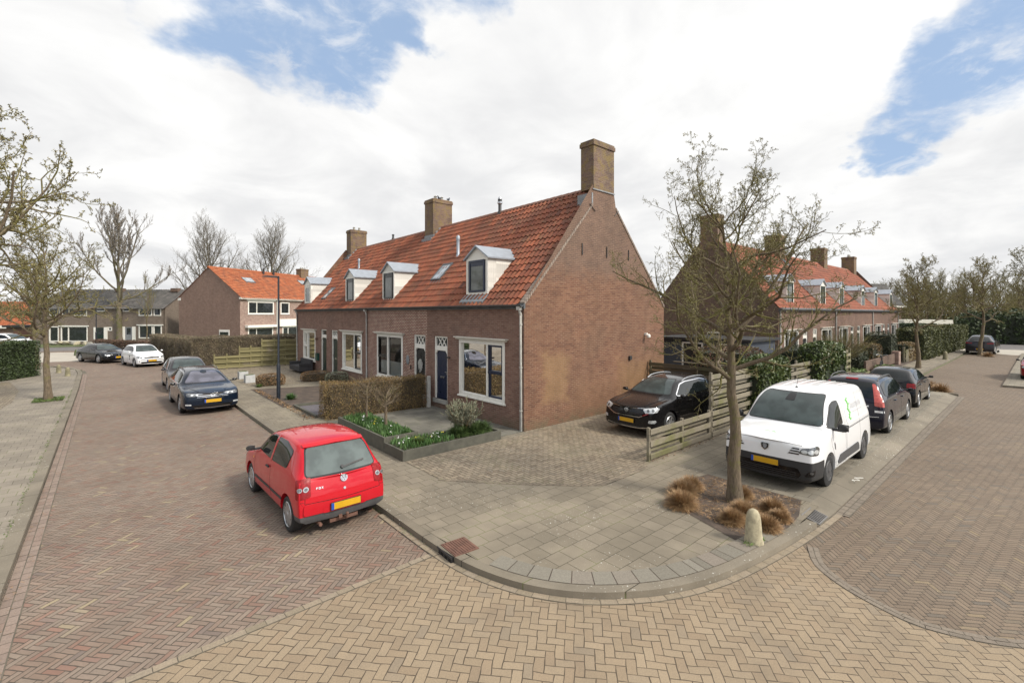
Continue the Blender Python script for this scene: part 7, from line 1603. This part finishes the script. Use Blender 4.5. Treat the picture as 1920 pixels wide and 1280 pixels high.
mb = MB(); mb.tube([(11.9+.28*t/10, 2.55+.10+.06*math.sin(t*.9), .012) for t in range(11)]+[(12.28,2.58,.012)], .008, 5); tag(obj('paint_mark', mb, 'white_paint'), 'short white painted squiggle on the parking strip beside the van', 'marking')
# pigeons on the middle chimney
def pigeon(label, loc, rz):
    sk = [(0,0,.10),(.08,0,.13),(.13,0,.19),(.16,0,.215),(-.08,0,.09),(-.19,0,.07)]; mb = MB(); mb.tube([(-.2,0,.07),(-.12,0,.085),(-.03,0,.10),(.06,0,.12),(.10,0,.155),(.125,0,.195),(.155,0,.21),(.185,0,.205),(.205,0,.198)], [.012,.03,.055,.06,.045,.03,.03,.015,.004], 10); mb.tube([(.02,.02,.08),(.02,.02,0)], .006, 4); mb.tube([(.02,-.02,.08),(.02,-.02,0)], .006, 4)
    o = obj('pigeon', mb, 'feather', smooth=True); o.location = loc; o.rotation_euler = (0,0,rz); return tag(o, label, 'bird')
pigeon('grey pigeon on the middle chimney, the left one', (13.35,21.25,9.585), rad(200)); pigeon('grey pigeon on the middle chimney, the right one', (13.8,21.1,9.585), rad(30))
# boulders by the road bend
for i in range(7):
    x_, y_ = rz_(-53.5+i*.75, 54+.3*(i%2)); mb = MB(); mb.lathe([(.001,-.1),(.3,0),(.4,.15),(.3,.33),(.001,.4)], (0,0,0), 9); o = obj('boulder', mb, 'pale_stone' if i % 3 else 'concrete', smooth=True); o.location = (x_,y_,0); o.rotation_euler = (.3*i,.2,i); o.scale = (1+.2*(i%3),.8,.8+.1*(i%2))
    tag(o, 'pale boulder in the row before the grey-roofed house', 'boulder', 'boulders in the row before the grey-roofed house')
mb = MB(); mb.box(-.02,.0,0,1.2,0,.01)
# ------------------------------------------------------------------ far woodland
GW = 'bare trees of the far wood'
wood = []
tW = [Tree(50+i, 11, 3, .22, [(20,.42,50,.22),(11,.5,42,.2),(9,.45,40,.1)], up=.12, kink=.16) for i in range(3)]
srcs = [build_tree('bare_tree', 'bare tree of the far wood', 'tree', tW[i], (0,0,0), mats=('bark','twig','bud_green' if i < 2 else 'bud_brown'), buds=5, bs=.075, group=GW, sides=(6,4,3,3,3), tw=1.8) for i in range(3)]
rs = np.random.RandomState(8); spots = []
for i in range(34): px = 1640+i*13+rs.uniform(-8,8); z = rs.uniform(72,118); spots.append((px, z, rs.uniform(.72,.98)))
for i in range(26): px = -60+i*17+rs.uniform(-9,9); z = rs.uniform(95,130); spots.append((px, z, rs.uniform(.5,.72)))
for i, (px, z, sc) in enumerate(spots):
    x_, y_ = rz_((px-960)/870*z, z)
    side = 'right-hand street' if px > 960 else 'grey-roofed house'
    lb = 'bare tree in the far wood beyond the '+side; gp = GW+(' on the right' if px > 960 else ' on the left')
    if i < 3: o = srcs[i]; o.location = (x_,y_,0); o.scale = (sc,)*3; o.rotation_euler = (0,0,i); o['label'] = lb; o['group'] = gp
    else: place(srcs[i % 3], lb, (x_,y_,0), rs.uniform(0,6.28), sc, gp)
def undergrowth(name, px0, px1, z, h, mat, label, n=9000, seed=3, dz=8):
    rs = np.random.RandomState(seed); px = rs.uniform(px0, px1, n); zz = z+rs.uniform(0,dz,n); r = (px-960)/870*zz
    top = h*(.75+.25*np.sin(px*.035+seed)+.12*np.sin(px*.13)); P = np.column_stack([zz*.6563+r*.7545, zz*.7545-r*.6563, top*rs.uniform(0,1,n)**.8])
    return tag(nmesh(name, *cards(P, rs.uniform(.5,1.2,n), .45, rs), mat), label, 'undergrowth', kind='stuff')
undergrowth('undergrowth', 1640, 2200, 122, 9.0, 'hedge_twigs', 'brown undergrowth of the far wood on the right', 9000, 3)
undergrowth('undergrowth', -200, 420, 134, 9.0, 'hedge_twigs', 'brown undergrowth of the far wood on the left', 10000, 5)
undergrowth('thicket', 1640, 2200, 119, 4.5, 'trim_hedge', 'green thicket at the foot of the far wood on the right', 5000, 9, 4)
# ------------------------------------------------------------------ sky, sun, camera
sc = bpy.context.scene
wd = bpy.data.worlds.new('World'); sc.world = wd; wd.use_nodes = True
class GWd(G):
    def __init__(s): s.t = wd.node_tree; s.t.nodes.clear(); s.out = s.t.nodes.new('ShaderNodeOutputWorld')
g = GWd()
SUN = Vector((.36,-.93,0)).normalized(); EL = rad(42)
sky = g.n('ShaderNodeTexSky', sky_type='NISHITA'); sky.sun_disc = False; sky.sun_elevation = EL; sky.sun_rotation = math.atan2(SUN.x, SUN.y); sky.air_density = 1.0; sky.dust_density = 1.2; sky.ozone_density = 1.5
d = g.n('ShaderNodeTexCoord').outputs['Generated']; x, y, z = g.sep(d)
zc = g.math('ADD', g.math('MAXIMUM', z, 0), .22); pl = g.comb(g.math('DIVIDE', x, zc), g.math('DIVIDE', y, zc), 0)
n1 = g.noise(pl, 4.2, 10, .6, .25); n2 = g.noise(g.mapv(pl, loc=(5,2,0)), .9, 5, .55)
def ray(px, py): r = (px-960)/870; return Vector((.6563+r*.7545, .7545-r*.6563, -(py-588)/870)).normalized()
wn = g.n('ShaderNodeVectorMath', operation='SUBTRACT'); g.put(wn.inputs[0], g.noise(g.mapv(d, scale=(1,1,1.5)), 5.0, 6, .50, col=True)); wn.inputs[1].default_value = (.5,.5,.5)
ws_ = g.n('ShaderNodeVectorMath', operation='SCALE'); g.put(ws_.inputs[0], wn.outputs[0]); ws_.inputs[3].default_value = .36
wa = g.n('ShaderNodeVectorMath', operation='ADD'); g.put(wa.inputs[0], d); g.put(wa.inputs[1], ws_.outputs[0]); wz = g.n('ShaderNodeVectorMath', operation='NORMALIZE'); g.put(wz.inputs[0], wa.outputs[0]); dw = wz.outputs[0]
acc = None
for (px,py,ra) in [(540,0,6.4),(470,-90,7),(650,35,5),(600,-80,7),(760,-20,5.4),(740,70,3.0),(860,-100,6),(1790,205,4.0),(1700,270,3.0),(1880,130,4.8),(1965,50,5.6),(2010,-50,6),(2090,130,5),(1625,315,2.0),(1335,-8,1.0),(2500,200,9)]:
    v = ray(px,py); dp = g.n('ShaderNodeVectorMath', operation='DOT_PRODUCT'); g.put(dp.inputs[0], dw); dp.inputs[1].default_value = v
    f = g.mr(dp.outputs['Value'], math.cos(rad(ra*1.7)), math.cos(rad(ra*.3)))
    acc = f if acc is None else g.math('MAXIMUM', acc, f)
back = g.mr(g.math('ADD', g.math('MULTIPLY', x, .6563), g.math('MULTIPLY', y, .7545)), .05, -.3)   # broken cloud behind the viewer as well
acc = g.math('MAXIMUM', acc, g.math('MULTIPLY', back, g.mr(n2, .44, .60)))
fine = g.noise(pl, 12, 8, .6, .2)
m = g.math('ADD', acc, g.math('ADD', g.math('MULTIPLY', g.math('SUBTRACT', n1, .5), 1.5), g.math('MULTIPLY', g.math('SUBTRACT', fine, .5), .7)))
mask = g.math('MULTIPLY', g.mr(m, .30, 1.05, 0, .95), g.mr(g.noise(g.mapv(pl, loc=(3,1,0)), 7, 9, .62, .5), .30, .52, .45, 1))
mask = g.math('MULTIPLY', mask, g.mr(acc, .02, .3))
n3 = g.noise(g.mapv(pl, loc=(1,7,0)), 2.0, 7, .55, .4)
shade = g.mr(g.math('ADD', g.math('MULTIPLY', n2, .45), g.math('MULTIPLY', n3, .55)), .36, .60)
hz = g.mr(z, .0, .42)
ccol = g.mix(shade, (6.4,6.45,6.55), (8.2,8.17,8.08)); ccol = g.mix(g.math('MULTIPLY', hz, .7), ccol, g.mix(shade, (6.8,6.8,6.85), (8.5,8.47,8.38)))
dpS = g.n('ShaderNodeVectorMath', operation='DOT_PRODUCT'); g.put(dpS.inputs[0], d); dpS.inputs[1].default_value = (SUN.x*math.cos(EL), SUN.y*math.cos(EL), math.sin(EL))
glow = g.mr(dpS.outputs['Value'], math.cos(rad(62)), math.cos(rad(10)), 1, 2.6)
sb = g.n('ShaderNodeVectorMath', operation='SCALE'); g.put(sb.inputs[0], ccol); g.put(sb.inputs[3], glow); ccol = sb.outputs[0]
skc = g.mix(.7, sky.outputs[0], (3.4,4.8,7.0))
col = g.mix(mask, ccol, skc)
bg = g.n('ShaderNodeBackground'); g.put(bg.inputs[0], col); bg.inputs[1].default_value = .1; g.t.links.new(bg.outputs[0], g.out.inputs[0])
sl = bpy.data.lights.new('sun', 'SUN'); sl.energy = 2.9; sl.angle = rad(9); sl.color = (1,.92,.80); so = bpy.data.objects.new('sun', sl); C.objects.link(so)
sd = Vector((SUN.x*math.cos(EL), SUN.y*math.cos(EL), math.sin(EL))); so.rotation_euler = sd.to_track_quat('Z','Y').to_euler()
cam = bpy.data.cameras.new('camera'); co = bpy.data.objects.new('camera', cam); C.objects.link(co); co.location = (0,0,H)
co.rotation_euler = (rad(90), 0, math.atan2(.7545,.6563)-rad(90)); cam.sensor_width = 36; cam.lens = 36*870/1920; cam.shift_y = -52/1920; cam.clip_end = 3000; cam.clip_start = .05
sc.camera = co
sc.view_settings.view_transform = 'Standard'; sc.view_settings.look = 'None'; sc.view_settings.exposure = 0.31; sc.view_settings.gamma = 1
sc.cycles.max_bounces = 6; sc.cycles.diffuse_bounces = 3; sc.cycles.glossy_bounces = 3; sc.cycles.transparent_max_bounces = 8
